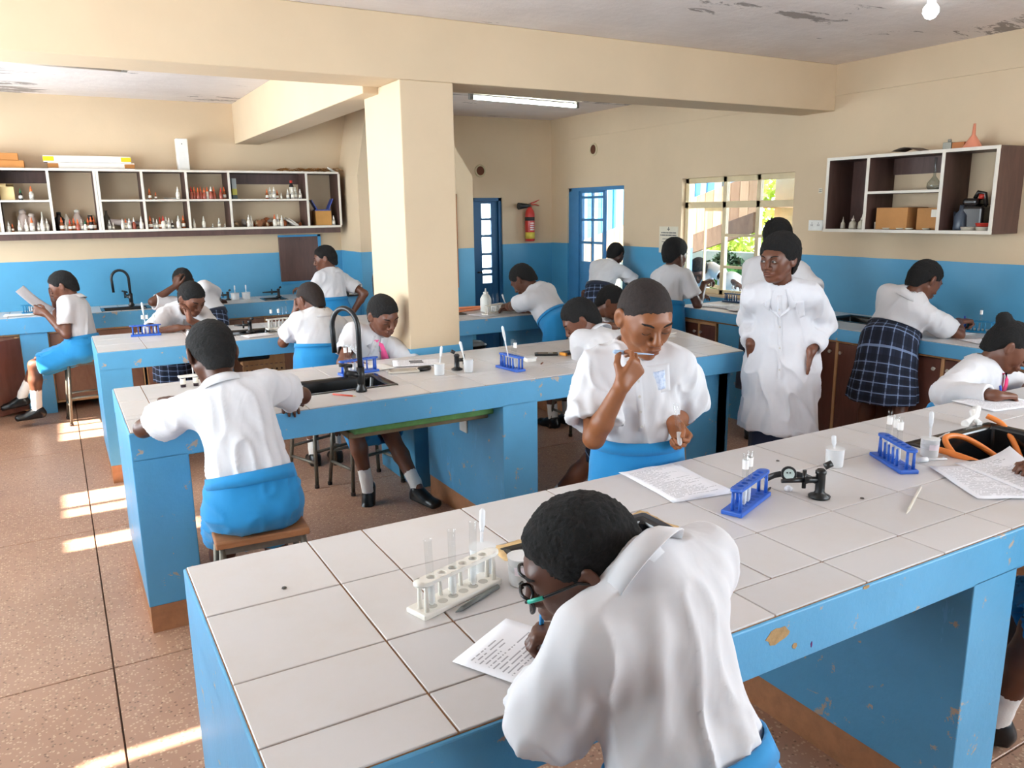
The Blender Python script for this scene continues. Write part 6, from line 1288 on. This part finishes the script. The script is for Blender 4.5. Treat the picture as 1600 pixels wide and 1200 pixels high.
# ------------------------------------------------------------------ walls and ceiling fittings
t = empty('fire_extinguisher', (5.17, YB-.09, 1.36), label='red fire extinguisher with a black horn on the back wall', cat='fire extinguisher')
MB().lathe([(.001,0),(.055,0),(.06,.01),(.06,.33),(.050,.37),(.028,.40),(.022,.42)], n=24).build('cylinder', mat('extinguisher_red', '#c4372f', .3), t); MB().lathe([(.0605,.03),(.0605,.11)], n=24).build('yellow_label', mat('label_yellow', '#d9c24a', .5), t); MB().lathe([(.0605,.25),(.0605,.295)], n=24).build('black_label', mat('label_black', '#26201f', .5), t)
for k in range(4):
    b = MB(); vs = []
    for q in range(6): a = math.radians(-118+q*11); vs += [(.0612*math.cos(a), .0612*math.sin(a), .135+k*.026), (.0612*math.cos(a), .0612*math.sin(a), .149+k*.026)]
    b.add(vs, [(q*2, q*2+2, q*2+3, q*2+1) for q in range(5)]); b.build('label_print', mat('label_white', '#e6d9d4', .6), t)
MB().lathe([(.024,.41),(.024,.44),(.015,.445),(.015,.46)], n=14).build('valve', mat('valve_metal', '#8f8a84', .35, .7), t)
MB().tube([(.01,0,.455),(.07,-.01,.475),(.13,-.01,.50)], [.009,.008,.005], 8).tube([(.01,0,.44),(.07,-.01,.445),(.13,-.01,.43)], [.008,.007,.005], 8).build('lever', mat('extinguisher_red', '#c4372f'), t)
MB().tube([(0,-.02,.43),(-.03,-.03,.43),(-.06,-.03,.43),(-.18,-.035,.425)], [.012,.018,.026,.042], 14).build('horn', MBLACK, t); MB().box((-.02,.05,.2),(.02,.089,.25)).build('bracket', MBLACK, t)
for nm, loc, d, lb in (('round_vent', (XR, 7.746, 2.41), (-1,0,0), 'round brown vent high on the right wall'), ('round_vent', (4.535, YB, 2.203), (0,-1,0), 'round brown vent high on the back wall above the blue door')):
    t = empty(nm, loc, label=lb, cat='vent'); d = A(d); u = np.cross(d, A(0,0,1))
    b = MB(); b.tube([u*.062*math.cos(a)+A(0,0,.062*math.sin(a))+d*.006 for a in np.linspace(0, 2*math.pi, 25)[:-1]], .012, 8, closed=True); b.build('vent_ring', mat('vent_ring', '#c9bb98', .7), t)
    disc(d*.008, d, .058, .008, 24).build('vent_plate', mat('vent_brown', '#5a3018', .8), t)
t = empty('paper_notice', (XR-.002, 6.41, 1.42), label='small printed paper notice with a cross on the right wall', cat='notice'); MB().box((-.002,-.145,-.14),(.001,.145,.13)).build('paper', mat('notice_paper', '#dcd4c0', .8), t)
b = MB(); b.box((-.0035,-.005,.085),(-.002,.005,.125)); b.box((-.0035,-.02,.098),(-.002,.02,.106)); b.build('cross_mark', mat('notice_ink', '#6d6a66', .8), t)
for k, (z, w) in enumerate(((.06,.115), (.035,.125), (.0,.09), (-.03,.10), (-.055,.07), (-.09,.08))):
    b = MB(); y = w
    while y > -w: l_ = .015+.02*((k*7+int(y*500)) % 3); b.box((-.0035, max(-w, y-l_), z), (-.002, y, z+(.012 if k < 2 else .006))); y -= l_+.006
    b.build('print_line', mat('notice_ink', '#6d6a66'), t)
t = empty('power_socket', (XR-.001, 4.565, 1.575), label='white double power socket on the right wall beside the window', cat='socket'); MB().box((-.012,-.072,-.043),(0,.072,.043)).build('plate', MWHITEP, t, bevel=.003)
for y in (-.03, .035):
    MB().box((-.0135,y-.008,-.006),(-.011,y-.003,.010)).box((-.0135,y+.006,-.006),(-.011,y+.011,.010)).box((-.0135,y-.002,.014),(-.011,y+.004,.024)).build('socket_hole', mat('socket_grey', '#8d8a84', .5), t)
t = empty('paper_sticker', (XR-.001, 4.545, 1.855), label='tiny pale sticker on the right wall above the power socket', cat='sticker'); MB().box((-.002,-.018,-.02),(0,.018,.02)).build('paper', mat('notice_paper', '#dcd4c0'), t); MB().box((-.003,-.012,.004),(-.0018,.012,.009)).box((-.003,-.012,-.010),(-.0018,.014,-.005)).build('print_line', mat('notice_ink', '#6d6a66'), t)
MFIT = mat('fitting_white', '#cfc6b8', .5)
t = empty('fluorescent_light', (4.05, 6.75, ZC), math.radians(6), 'lit fluorescent tube light on the ceiling beyond the beam', 'ceiling light'); MB().box((-.66,-.035,-.05),(.66,.035,0)).build('batten', MFIT, t, bevel=.004); MB().tube([(-.61,0,-.085),(.61,0,-.085)], .018, 14).build('tube', mat_emit('tube_glow', (.86,1,.95), 7), t)
for x in (-.625, .625): MB().box((x-.018,-.02,-.105),(x+.018,.02,-.045)).build('lamp_holder', mat('holder_grey', '#8b867e', .5), t, bevel=.003)
t = empty('fluorescent_light', (-.05, 6.40, ZC), math.radians(3), 'unlit double fluorescent fitting on the ceiling at the left', 'ceiling light'); MB().box((-.70,-.07,-.06),(.66,.07,0)).build('batten', MFIT, t, bevel=.004)
for y in (-.04, .04): MB().tube([(-.66,y,-.085),(.62,y,-.085)], .016, 12).build('tube', mat('dead_tube', '#d9cfc2', .3), t); MB().box((.625,y-.02,-.10),(.655,y+.02,-.05)).build('lamp_holder', mat('holder_grey', '#8b867e'), t)
t = empty('ceiling_bulb', (4.20, 2.81, ZC), label='glowing bulb on the ceiling at the upper right', cat='ceiling light'); MB().lathe([(.001,0),(.045,0),(.045,-.012),(.022,-.03),(.022,-.045)], n=18).build('lamp_holder', MWHITEP, t); MB().lathe([(.018,-.045),(.038,-.07),(.040,-.095),(.025,-.12),(.001,-.13)], n=18).build('bulb', mat_emit('bulb_glow', (.9,.97,1), 14), t)
# ------------------------------------------------------------------ stools
MSEAT = mat_wood('stool_seat_wood', '#8e5b38', '#b98156', .5, (2, 9, 9)); MLEG = mat('painted_steel_leg', '#6f6a60', .45, .5, var=.2, scale=30)
def stool_proto():
    t = empty('lab_stool', (0,0,0), 0, 'x', 'stool', 'lab stools'); h = .555
    MB().box((-.17,-.13,h-.028),(.17,.13,h)).build('seat', MSEAT, t, bevel=.006); MB().box((-.155,-.115,h-.055),(.155,-.095,h-.028)).box((-.155,.095,h-.055),(.155,.115,h-.028)).box((-.155,-.115,h-.055),(-.135,.115,h-.028)).box((.135,-.115,h-.055),(.155,.115,h-.028)).build('seat_frame', MLEG, t)
    for sx in (-1, 1):
        for sy in (-1, 1): MB().tube([(sx*.145,sy*.105,h-.03),(sx*.185,sy*.145,.012)], .0125, 8).build('leg', MLEG, t); MB().lathe([(.015,0),(.015,.02)], (sx*.186,sy*.146,0), 10).build('foot_cap', mat('foot_cap', '#3f3028', .8), t)
    for sx in (-1, 1): MB().tube([(sx*.172,-.133,.16),(sx*.172,.133,.16)], .010, 8).build('stretcher', MLEG, t)
    for sy in (-1, 1): MB().tube([(-.165,sy*.125,.23),(.165,sy*.125,.23)], .010, 8).build('stretcher', MLEG, t)
    return t
stool0 = None
def stool(x, y, rz, label):
    global stool0
    if stool0 is None: stool0 = stool_proto(); t = stool0; t.location = (x,y,0); t.rotation_euler = (0,0,rz); t['label'] = label; return t
    return copy_tree(stool0, (x,y,0), rz, label)
# wooden test tube stands under the rear bench
for k in range(2):
    t = empty('wooden_rack', (1.40, 6.62, .40+.125*k), label='%s pale wooden test tube stand under the rear bench' % ('lower' if k == 0 else 'upper'), cat='test tube rack', group='wooden stands under the rear bench'); MB().box((-.17,-.05,0),(.17,.05,.018)).build('rack_base', MPALE, t); fb_ = MB().box((-.17,-.05,.018),(.17,-.035,.115)).build('front_board', MPALE, t)
    for i in range(8): MB().cyl((-.14+.04*i,-.0505,.075),(-.14+.04*i,-.0515,.075),.009,n=10).build('hole', mat('hole_dark', '#4a3320', .9), fb_)
    for i in range(9): MB().box((-.165+.0395*i,-.05,.115),(-.15+.0395*i,-.035,.128)).build('tooth', MPALE, fb_)
t = empty('wooden_crate', (1.40, 6.66, 0), label='pale wooden crate carrying the stands under the rear bench', cat='crate')
for x in (-.2, .2): MB().box((x-.012,-.12,0),(x+.012,.12,.385)).build('side_board', MPALE, t)
for z in (.02, .19, .382): MB().box((-.212,-.12,z),(.212,.12,z+.018)).build('shelf_board', MPALE, t)
t = empty('black_basin', (2.52, 4.95, 0), label='black plastic tub on the floor under the middle bench opening', cat='basin')
t.location = (3.05, 6.05, .46); MB().lathe([(.001,0),(.11,0),(.13,.14),(.135,.14)], n=20).build('tub', MBLACK, t, solid=.004); MB().lathe([(.12,.14),(.10,.165),(.001,.17)], n=16).build('tub_lid', MWHITEP, t); t['label'] = 'black plastic tub with a white lid on the rear bench shelf'
# ------------------------------------------------------------------ the people
def mat_badge():
    t = NT('pale_blue_badge'); v = t.coord(); t.color(t.ramp(t.noise(90, 3, .6, v), [(.35, lin('#a9bad6')), (.65, lin('#d5dcea'))])); return t.done(.8)
MBADGE = mat_badge()
PEOPLE = [
    dict(label='student in round dark glasses writing on the nearest bench, seen from behind', near=True, glasses=True, neckhole=False, N=(0.738, 0.885, 1.175), P=(0.79, 0.8, 0.79), H=(0.684, 0.99, 1.16), yaw=98, pyaw=88, ppitch=30, hyaw=150, hpitch=26, hroll=-4, s=0.89, hs=0.93, LW=(0.767, 1.115, 0.945), LA=(0.72, 0.72, 0.075), RA=(0.98, 0.66, 0.075), Lpole=(-0.7, -0.2, -1), Lhd=(-0.55, 0.5, -0.08), Lpn=(0.1, -0.2, -1), Lm='pen', RW=(0.98, 1.3, 0.91), Rhd=(-0.6, 0.6, 0), Rm='relaxed', Rpole=(0.7, -0.2, -0.5), croll=8, skin=('skin_dark','#553324'), hair='short', hemz=0.45, sleeve=0.86, bell=1.2, ease=0.02, crease=1.3),
    dict(label='student standing behind the nearest bench holding a test tube in one hand', near=True, front=True, P=(1.75, 2.16, 0.85), H=(1.708, 2.08, 1.365), yaw=236, pyaw=238, ppitch=2, hyaw=258, hpitch=27, s=0.97, hs=1.1, RW=(1.529, 1.97, 1.173), Rhd=(0.45, -0.05, 0.5), Rpn=(0.3, 0.6, 0.4), Rm='pinch', Rpole=(-0.25, 0.1, -1), LW=(1.787, 2.02, 1.001), Lhd=(0.02, -0.35, -0.3), Lpn=(-0.9, -0.1, 0.1), Lm='hold', Lpole=(0.6, 0.4, -0.6), skin=('skin_mid','#8a5534'), hair='buzz', hemz=0.36, sleeve=0.8, bell=1.3, ease=0.026, crease=1.5, patches=(('breast_pocket',.070,.02,.085,.10,None),('badge',.074,.015,.042,.066,MBADGE))),
    dict(label='person in a long white lab coat with both hands in the coat pockets', near=True, coat=True, P=(3.577, 3.12, 0.872), H=(3.42, 3.05, 1.445), yaw=216, pyaw=214, ppitch=0, hyaw=188, hpitch=6, s=1.03, hs=1.06, eyes='open', gaze=-0.6, lapels=True, RW=(3.412, 3.205, 0.962), LW=(3.582, 2.925, 0.942), Rhd=(0.43, 0.0, -1), Lhd=(0.136, 0.41, -1), Rpn=(0.8, 0.6, 0), Lpn=(-0.8, 0.6, 0), Rm='flat', Lm='flat', Rpole=(0.7, 0.75, -0.2), Lpole=(1, 0.35, -0.2), hem=0.46, hem2=0.3, band=False, skirt=MNAVY, skin=('skin_brown','#6b4230'), hair='full', ease=0.028, front=True, collar='lapel', collargap=26, patches=(('coat_pocket',.092,-.385,.15,.16,None),('coat_pocket',-.092,-.385,.15,.16,None),('breast_pocket',.075,.03,.095,.10,None))),
    dict(label='student seen from behind on a stool at the left end of the middle bench', P=(0.555, 2.98, 0.67), H=(0.49, 3.22, 1.194), yaw=84, pyaw=84, ppitch=14, hyaw=97, hpitch=30, s=0.95, hs=1.06, sit=True, LW=(0.34, 3.52, 0.94), Lhd=(0.05, 0.5, 0.1), Lpole=(-1, 0.1, -0.5), RW=(0.8, 3.5, 0.92), Rhd=(0.1, -0.5, -0.05), Rpole=(0.9, 0.2, -0.3), Lm='relaxed', LA=(0.46, 3.42, 0.085), RA=(0.66, 3.02, 0.1), Rft=(0.1, 0.75, -0.55), skin=('skin_dark','#553324'), h=0.0055, hemfr=0.8, crease=1.3, ease=0.026),
    dict(label='student with a pink tie writing beside the pillar', front=True, P=(1.56, 4.74, 0.62), H=(1.689, 4.52, 1.117), yaw=262, pyaw=255, ppitch=12, hyaw=285, hpitch=28, hroll=4, s=0.94, hs=1.02, sit=True, RW=(1.518, 4.25, 0.849), Rhd=(0.35, 0.02, -0.02), Rpole=(-0.9, 0.1, -0.5), LW=(1.707, 4.3, 0.847), Lhd=(-0.25, -0.2, 0), Lpole=(0.8, 0.2, -0.5), Rm='pen', Lm='pen', Rpn=(0, 0, -1), LA=(1.743, 4.12, 0.05), RA=(1.485, 4.38, 0.101), Rft=(-0.25, -0.45, -0.55), Lft=(0.35, -0.8, -0.1), skin=('skin_brown','#6b4230'), h=0.005, tie=MPINK, hemfr=0.95, drape=0.1, tieu=0.2),
    dict(label='student with a raised hand beside the head leaning on the rear bench, back view', P=(1.502, 5.32, 0.804), H=(1.49, 5.4, 1.15), yaw=92, pyaw=84, ppitch=10, hyaw=118, hpitch=30, s=0.95, hs=1.02, LW=(1.427, 5.55, 1.056), Lhd=(0.05, 0.05, 0.5), Lpole=(-0.5, 0.1, -1), Lpn=(0.9, -0.2, 0), Lm='pinch', RW=(1.72, 5.72, 0.93), Rhd=(-0.3, 0.4, 0), skin=('skin_brown','#6b4230'), hair='buzz', hemz=0.4),
    dict(label='student with a pen leaning over a sheet at the far side of the rear bench', P=(0.78, 6.82, 0.8), H=(0.882, 6.48, 1.101), yaw=282, pyaw=275, ppitch=30, hyaw=298, hpitch=34, s=0.98, hs=1.06, RW=(0.737, 6.28, 0.914), Rhd=(0.5, 0.0, -0.02), Rpole=(-1, 0.3, -0.3), Rm='pen', LW=(0.833, 6.33, 0.959), Lhd=(-0.05, -0.05, 0.45), Lpole=(0.8, 0.2, -0.6), Lpn=(-0.6, 0, 0), Lm='relaxed', skirt=mat_plaid(), skin=('skin_brown','#6b4230'), hemz=0.42, collargap=20),
    dict(label='student with a hand on the head bending over the back counter', P=(1.18, 7.7, 0.8), H=(1.001, 7.82, 1.13), yaw=75, pyaw=72, ppitch=28, hyaw=95, hpitch=40, s=0.98, hs=1.03, long=False, LW=(0.921, 7.72, 1.107), Lhd=(0.12, 0.05, 0.35), Lpole=(-0.35, 0.25, -1), Lpn=(0.6, 0.4, -0.2), Lm='relaxed', RW=(1.354, 8.12, 0.909), Rhd=(0.3, 0.4, -0.1), Rpole=(0.9, -0.3, -0.2), sleeve=0.95, skirt=mat_plaid(), skin=('skin_dark','#553324'), hemz=0.42),
    dict(label='student standing in front of the wall hatch in profile', P=(2.33, 7.62, 0.86), H=(2.286, 7.66, 1.3), yaw=120, pyaw=118, ppitch=3, hyaw=160, hpitch=16, s=0.98, hs=1.04, LW=(2.12, 7.86, 1.0), Lhd=(-0.3, 0.3, 0), RW=(2.5, 7.58, 0.75), Rhd=(-0.1, -0.02, -0.4), Rpole=(0.3, -0.3, -0.3), skin=('skin_brown','#6b4230'), hemz=0.4),
    dict(label='seated student holding up a white sheet at the left of the back counter', P=(0.135, 7.63, 0.65), H=(0.032, 7.74, 1.156), yaw=158, pyaw=165, ppitch=8, hyaw=170, hpitch=26, s=0.98, hs=1.04, sit=True, LW=(-0.111, 7.6, 0.947), Lhd=(-0.35, 0.1, 0.15), Lpole=(0.1, -0.4, -1), Lpn=(0.1, 0.9, 0), Lm='pinch', RW=(-0.035, 7.86, 1.025), Rhd=(0.0, -0.05, 0.45), Rpole=(-0.3, 0.5, -0.8), Rm='relaxed', LA=(-0.275, 7.66, 0.135), RA=(-0.393, 7.9, 0.203), Lft=(-1, 0.05, -0.05), Rft=(-1, 0.2, -0.15), sock=0.3, skin=('skin_brown','#6b4230'), hemfr=0.88, drape=0.08),
    dict(label='student in a blue skirt bending over the rear bench with crossed forearms', P=(3.44, 5.28, 0.86), H=(3.281, 5.56, 1.18), yaw=112, pyaw=100, ppitch=52, hyaw=125, hpitch=48, s=1.0, hs=1.03, LW=(3.3, 5.93, 0.92), Lhd=(0.4, 0.1, 0), Lpole=(-0.7, -0.2, -0.8), RW=(3.34, 5.8, 0.93), Rhd=(-0.4, 0.2, 0), Rpole=(0.3, 0.2, -1), skin=('skin_dark','#553324'), hemz=0.36, h=0.006),
    dict(label='student in a plaid skirt facing away beside the blue door', P=(5.08, 6.95, 0.86), H=(5.378, 7.08, 1.242), yaw=38, pyaw=48, ppitch=18, hyaw=20, hpitch=34, s=1.0, hs=1.05, LW=(4.93, 7.04, 0.86), Lhd=(0.1, 0.1, -0.4), Lpole=(-0.2, -0.1, -0.3), RW=(5.436, 7.0, 1.019), Rhd=(0.3, 0.1, -0.2), Rpole=(0.5, -0.6, -0.5), skirt=mat_plaid(), skin=('skin_dark','#553324'), hemz=0.36),
    dict(label='student resting the head low over the middle bench behind the standing student', P=(2.66, 3.18, 0.65), H=(2.627, 3.8, 1.095), yaw=88, pyaw=95, ppitch=42, hyaw=152, hpitch=40, s=0.97, hs=1.04, sit=True, LW=(2.76, 3.8, 0.93), Lhd=(0.3, 0.1, 0), Lpole=(-0.5, -0.2, -0.6), RW=(2.98, 3.72, 0.93), Rhd=(-0.4, 0.2, 0), Rpole=(0.6, -0.1, -0.6), LA=(2.3, 3.62, 0.085), RA=(2.56, 3.55, 0.085), skirt=mat_plaid(), skin=('skin_brown','#6b4230'), drape=0.14, hemfr=0.95),
    dict(label='student looking down behind the middle bench, mostly hidden by the standing student', P=(3.52, 5.05, 0.65), H=(3.601, 4.78, 1.046), yaw=285, pyaw=280, ppitch=15, hyaw=312, hpitch=34, s=0.95, hs=1.02, sit=True, RW=(3.42, 4.3, 0.93), Rhd=(0.4, -0.1, 0), LW=(3.78, 4.34, 0.93), Lhd=(-0.3, -0.2, 0), LA=(3.62, 4.58, 0.085), RA=(3.42, 4.6, 0.085), skirt=mat_plaid(), skin=('skin_brown','#6b4230'), collargap=20),
    dict(label='student in a blue skirt standing in profile at the right counter by the window', P=(4.63, 5.36, 0.86), H=(4.764, 5.4, 1.33), yaw=8, pyaw=25, ppitch=8, hyaw=-2, hpitch=14, s=1.0, hs=1.05, RW=(4.958, 5.24, 1.077), Rhd=(0.42, 0.0, 0.12), Rpole=(0.2, -0.4, -1), Rm='pinch', LW=(5.177, 5.55, 0.924), Lhd=(0.3, -0.1, 0), skin=('skin_dark','#553324'), hair='full', hemz=0.36),
    dict(label='figure in white added outside, standing in for a reflection in the window', P=(6.45, 5.8, 0.52), H=(6.12, 6.565, 1.053), yaw=190, pyaw=190, ppitch=25, hyaw=215, hpitch=40, s=1.0, hs=1.0, h=0.009, RW=(6.05, 5.7, 0.75), LW=(6.05, 5.45, 0.78), skin=('skin_dark','#553324'), hair='full', hemz=0.2),  # figure added outside in place of a reflection in the glass
    dict(label='person with a black flower hair ornament standing behind the lab coat wearer', P=(4.54, 4.1, 0.96), H=(4.639, 4.16, 1.495), yaw=35, pyaw=40, ppitch=3, hyaw=45, hpitch=12, s=1.1, hs=1.08, LW=(4.54, 4.3, 0.889), Lhd=(0.1, 0.1, -0.4), Lpole=(-0.1, -0.2, -0.6), RW=(4.8, 3.95, 0.98), Rhd=(0.3, 0.1, -0.2), skin=('skin_dark','#553324'), hair='full', skirt=MNAVY, hemz=0.4),
    dict(label='student in a plaid skirt bending over the right counter to write, back view', P=(4.72, 3.22, 0.9), H=(4.866, 3.12, 1.251), yaw=-2, pyaw=12, ppitch=40, hyaw=-18, hpitch=34, s=1.02, hs=1.05, RW=(5.241, 3.1, 0.953), Rhd=(0.35, -0.12, 0.02), Rpole=(0.1, -0.8, -0.7), Rm='pen', LW=(5.18, 3.35, 0.93), Lhd=(0.3, -0.2, 0), LA=(4.66, 3.36, 0.075), RA=(4.58, 3.05, 0.075), skirt=mat_plaid(), skin=('skin_brown','#6b4230'), hemz=0.47, flare=1.12, ease=0.022, h=0.0055),
    dict(label='student with a hair bun and crimson tie writing at the right of the nearest bench', near=True, front=True, long=True, P=(3.88, 2.26, 0.64), H=(3.969, 2.08, 1.047), yaw=272, pyaw=275, ppitch=24, hyaw=305, hpitch=36, s=0.97, hs=1.02, sit=True, RW=(3.484, 1.86, 0.91), Rhd=(0.5, -0.12, -0.04), Rpole=(-1, 0.1, -0.2), Rm='pen', LW=(4.018, 2.0, 0.853), Lhd=(-0.1, -0.45, -0.05), Lpole=(0.9, 0, -0.3), LA=(3.85, 2.2, 0.085), RA=(3.66, 2.2, 0.085), skin=('skin_brown','#6b4230'), hair='pulled', tie=MRED, tiez=-0.12, ease=0.022),
    dict(label='student at the right frame edge, only fingertips, skirt and shoe in view', P=(2.68, 0.86, 0.66), H=(2.78, 0.96, 1.22), yaw=104, pyaw=128, ppitch=8, hyaw=110, hpitch=25, s=0.96, hs=1.0, sit=True, LW=(2.66, 1.2, 0.925), Lhd=(-0.42, 0.28, -0.02), Lpole=(-0.6, -0.3, -0.8), RW=(3.0, 1.3, 0.92), LA=(2.47, 1.2, 0.085), RA=(2.62, 1.29, 0.085), Lkp=(-0.5, 0.8, 1.2), Rkp=(-0.4, 0.8, 1.2), skin=('skin_brown','#6b4230'), hemfr=1.15, drape=0.22),
]
for sp in PEOPLE: person(sp)
stool(.565, 2.985, math.radians(-4), 'wooden seated steel stool under the student at the left of the middle bench')
stool(1.60, 4.74, math.radians(12), 'steel legged stool under the student with the pink tie')
stool(.14, 7.63, math.radians(4), 'wooden seated stool under the student reading a white sheet')
stool(1.42, 5.02, math.radians(20), 'empty stool seen under the middle bench behind the sink')
stool(2.64, 3.16, math.radians(8), 'stool under the student resting the head low over the middle bench')
stool(3.52, 5.08, 0, 'stool under the student on the far side of the middle bench')
stool(3.80, 2.30, 0, 'stool under the student with the hair bun')
stool(2.74, .74, .3, 'stool at the right edge of the nearest bench')
# ------------------------------------------------------------------ things held in hands, worn things
def grip(i, k): tips, th = PEOPLE[i][k+'tips']; return (A(tips[0])+A(th))/2
def pen(c, d, m, label, L=.14, back=.35, cap=None, r=.0042):
    d = nrm(d); a = c-d*L*back; t = empty('pen', tuple(a), 0, label, 'pen'); MB().tube([d*0, d*L*.04, d*L*.10, d*L*.75], [.0008, r*.4, r, r], 8).build('barrel', m, t); MB().tube([d*L*.75, d*L*.98, d*L], [r*1.15, r*1.15, r*.6], 8).build('cap', cap or m, t); return t
pen(grip(0,'L'), (-.12, -.25, 1), mat('white_pen', '#dfe6ee', .35), 'white and blue pen in the hand of the nearest student', cap=mat('sky_pen', '#2f8fd0', .35))
pen(grip(4,'R'), (-.55, .45, .9), mat('blue_pen', '#2f3fc0', .35), 'blue pen in the hand of the student with the pink tie')
pen(grip(6,'R'), (-.6, .5, .8), mat('cream_pen', '#e6dfce', .4), 'pale pen in the hand of the student writing at the rear bench')
pen(grip(18,'R'), (-.15, .1, 1), mat('yellow_pen', '#d9a82e', .35), 'yellow pen with a blue cap held by the student with the bun', cap=mat('blue_cap', '#2b58c8', .35))
pen(grip(17,'R'), (-.4, -.1, 1), mat('blue_pen', '#2f3fc0'), 'blue pen of the student bending over the right counter')
c = grip(1,'R'); sp = PEOPLE[1]; lip = A(sp['H'])+sp['_Fh']@(A(.108,0,-.062)*sp['hs']); d_ = nrm(lip-c); dropper(tuple(lip-d_*.004), tuple(-d_), 'dropper held to the mouth by the standing student', max(.07, np.linalg.norm(lip-c)+.03), mat('blue_dropper', '#a9c6e6', .35))
c = grip(1,'L'); test_tube(tuple(c-A(.0,.0,.035)), 'test tube held in the left hand of the standing student', .15, .0095, (-.12, .05), sticker=False, group='held test tubes')
c = grip(5,'L'); dropper(tuple(c-A(0,0,.15)), (.02, .05, 1), 'white dropper held up by the student leaning on the rear bench', .16)
# the sheet read at the left
c = grip(9,'L'); t = empty('paper_sheet', tuple(c), 0, 'white sheet held up by the seated student at the left', 'paper'); u = nrm(A(.62,.16,-.62)); w_ = nrm(A(.25,.90,.15)); vs = []
for j in range(7):
    for i in range(9): vs.append(u*(i/8*.30-.19)+w_*(j/6*.21-.03)+A(0,0,-.02*math.sin(i/8*3)))
b = MB(); b.add(vs, [(j*9+i, j*9+i+1, j*9+10+i, j*9+9+i) for j in range(6) for i in range(8)], True); b.build('paper_sheet', mat('reading_paper', '#e3e3ea', .8), t, solid=.0008)
# black ruffled flower in the hair of the person behind the lab coat
sp = PEOPLE[16]; r0 = sp['_root']; H_ = A(sp['H']); Fh_ = sp['_Fh']; R_ = np.random.RandomState(5); b = MB()
for i in range(16):
    a_ = R_.uniform(0, 6.28); c = H_+Fh_@A(-.075+.03*R_.uniform(-1,1), .02+.055*R_.uniform(-1,1), .085+.035*R_.uniform(-1,1))-sp['_org']; n_ = nrm(R_.normal(size=3)+A(-.3,-.2,.6)); u = nrm(np.cross(n_, R_.normal(size=3))); v_ = np.cross(n_, u)
    ring = [c+u*math.cos(q)*.03+v_*math.sin(q)*.03+n_*.012*math.sin(q*3) for q in np.linspace(0, 6.283, 13)[:-1]]; b.add([c-n_*.012]+ring, [(0, 1+k, 1+(k+1) % 12) for k in range(12)], True)
b.build('hair_flower', mat('black_tulle', '#08080c', .6), r0, solid=.002)
# the number scribbled on the nearest student's skirt
sp = PEOPLE[0]; fc = bpy.data.curves.new('number', 'FONT'); fc.body = '96'; fc.size = .062; fc.extrude = .0008; fo = bpy.data.objects.new('number_tmp', fc); COL.objects.link(fo)
bpy.context.view_layer.update(); me = bpy.data.meshes.new_from_object(fo.evaluated_get(bpy.context.evaluated_depsgraph_get())); bpy.data.objects.remove(fo)
me.materials.clear(); me.materials.append(mat('chalk_blue', '#7fb0dd', .8)); no = bpy.data.objects.new('written_number', me); COL.objects.link(no); no.parent = sp['_root']
sk_ = [c for c in sp['_root'].children if c.name.startswith('skirt')][0]; dg_ = bpy.context.evaluated_depsgraph_get(); Pn = A(sp['P'])
for vtx in me.vertices:
    x, y, z = vtx.co; o_ = Vector((Pn[0]-sp['_org'][0]+.015+x, -.5, Pn[2]-.035+y)); hit, loc, nn_, _ = sk_.ray_cast(o_, Vector((0, 1, 0)))
    vtx.co = (loc+nn_*(.0035+z)) if hit else Vector((o_.x, -.16, o_.z))
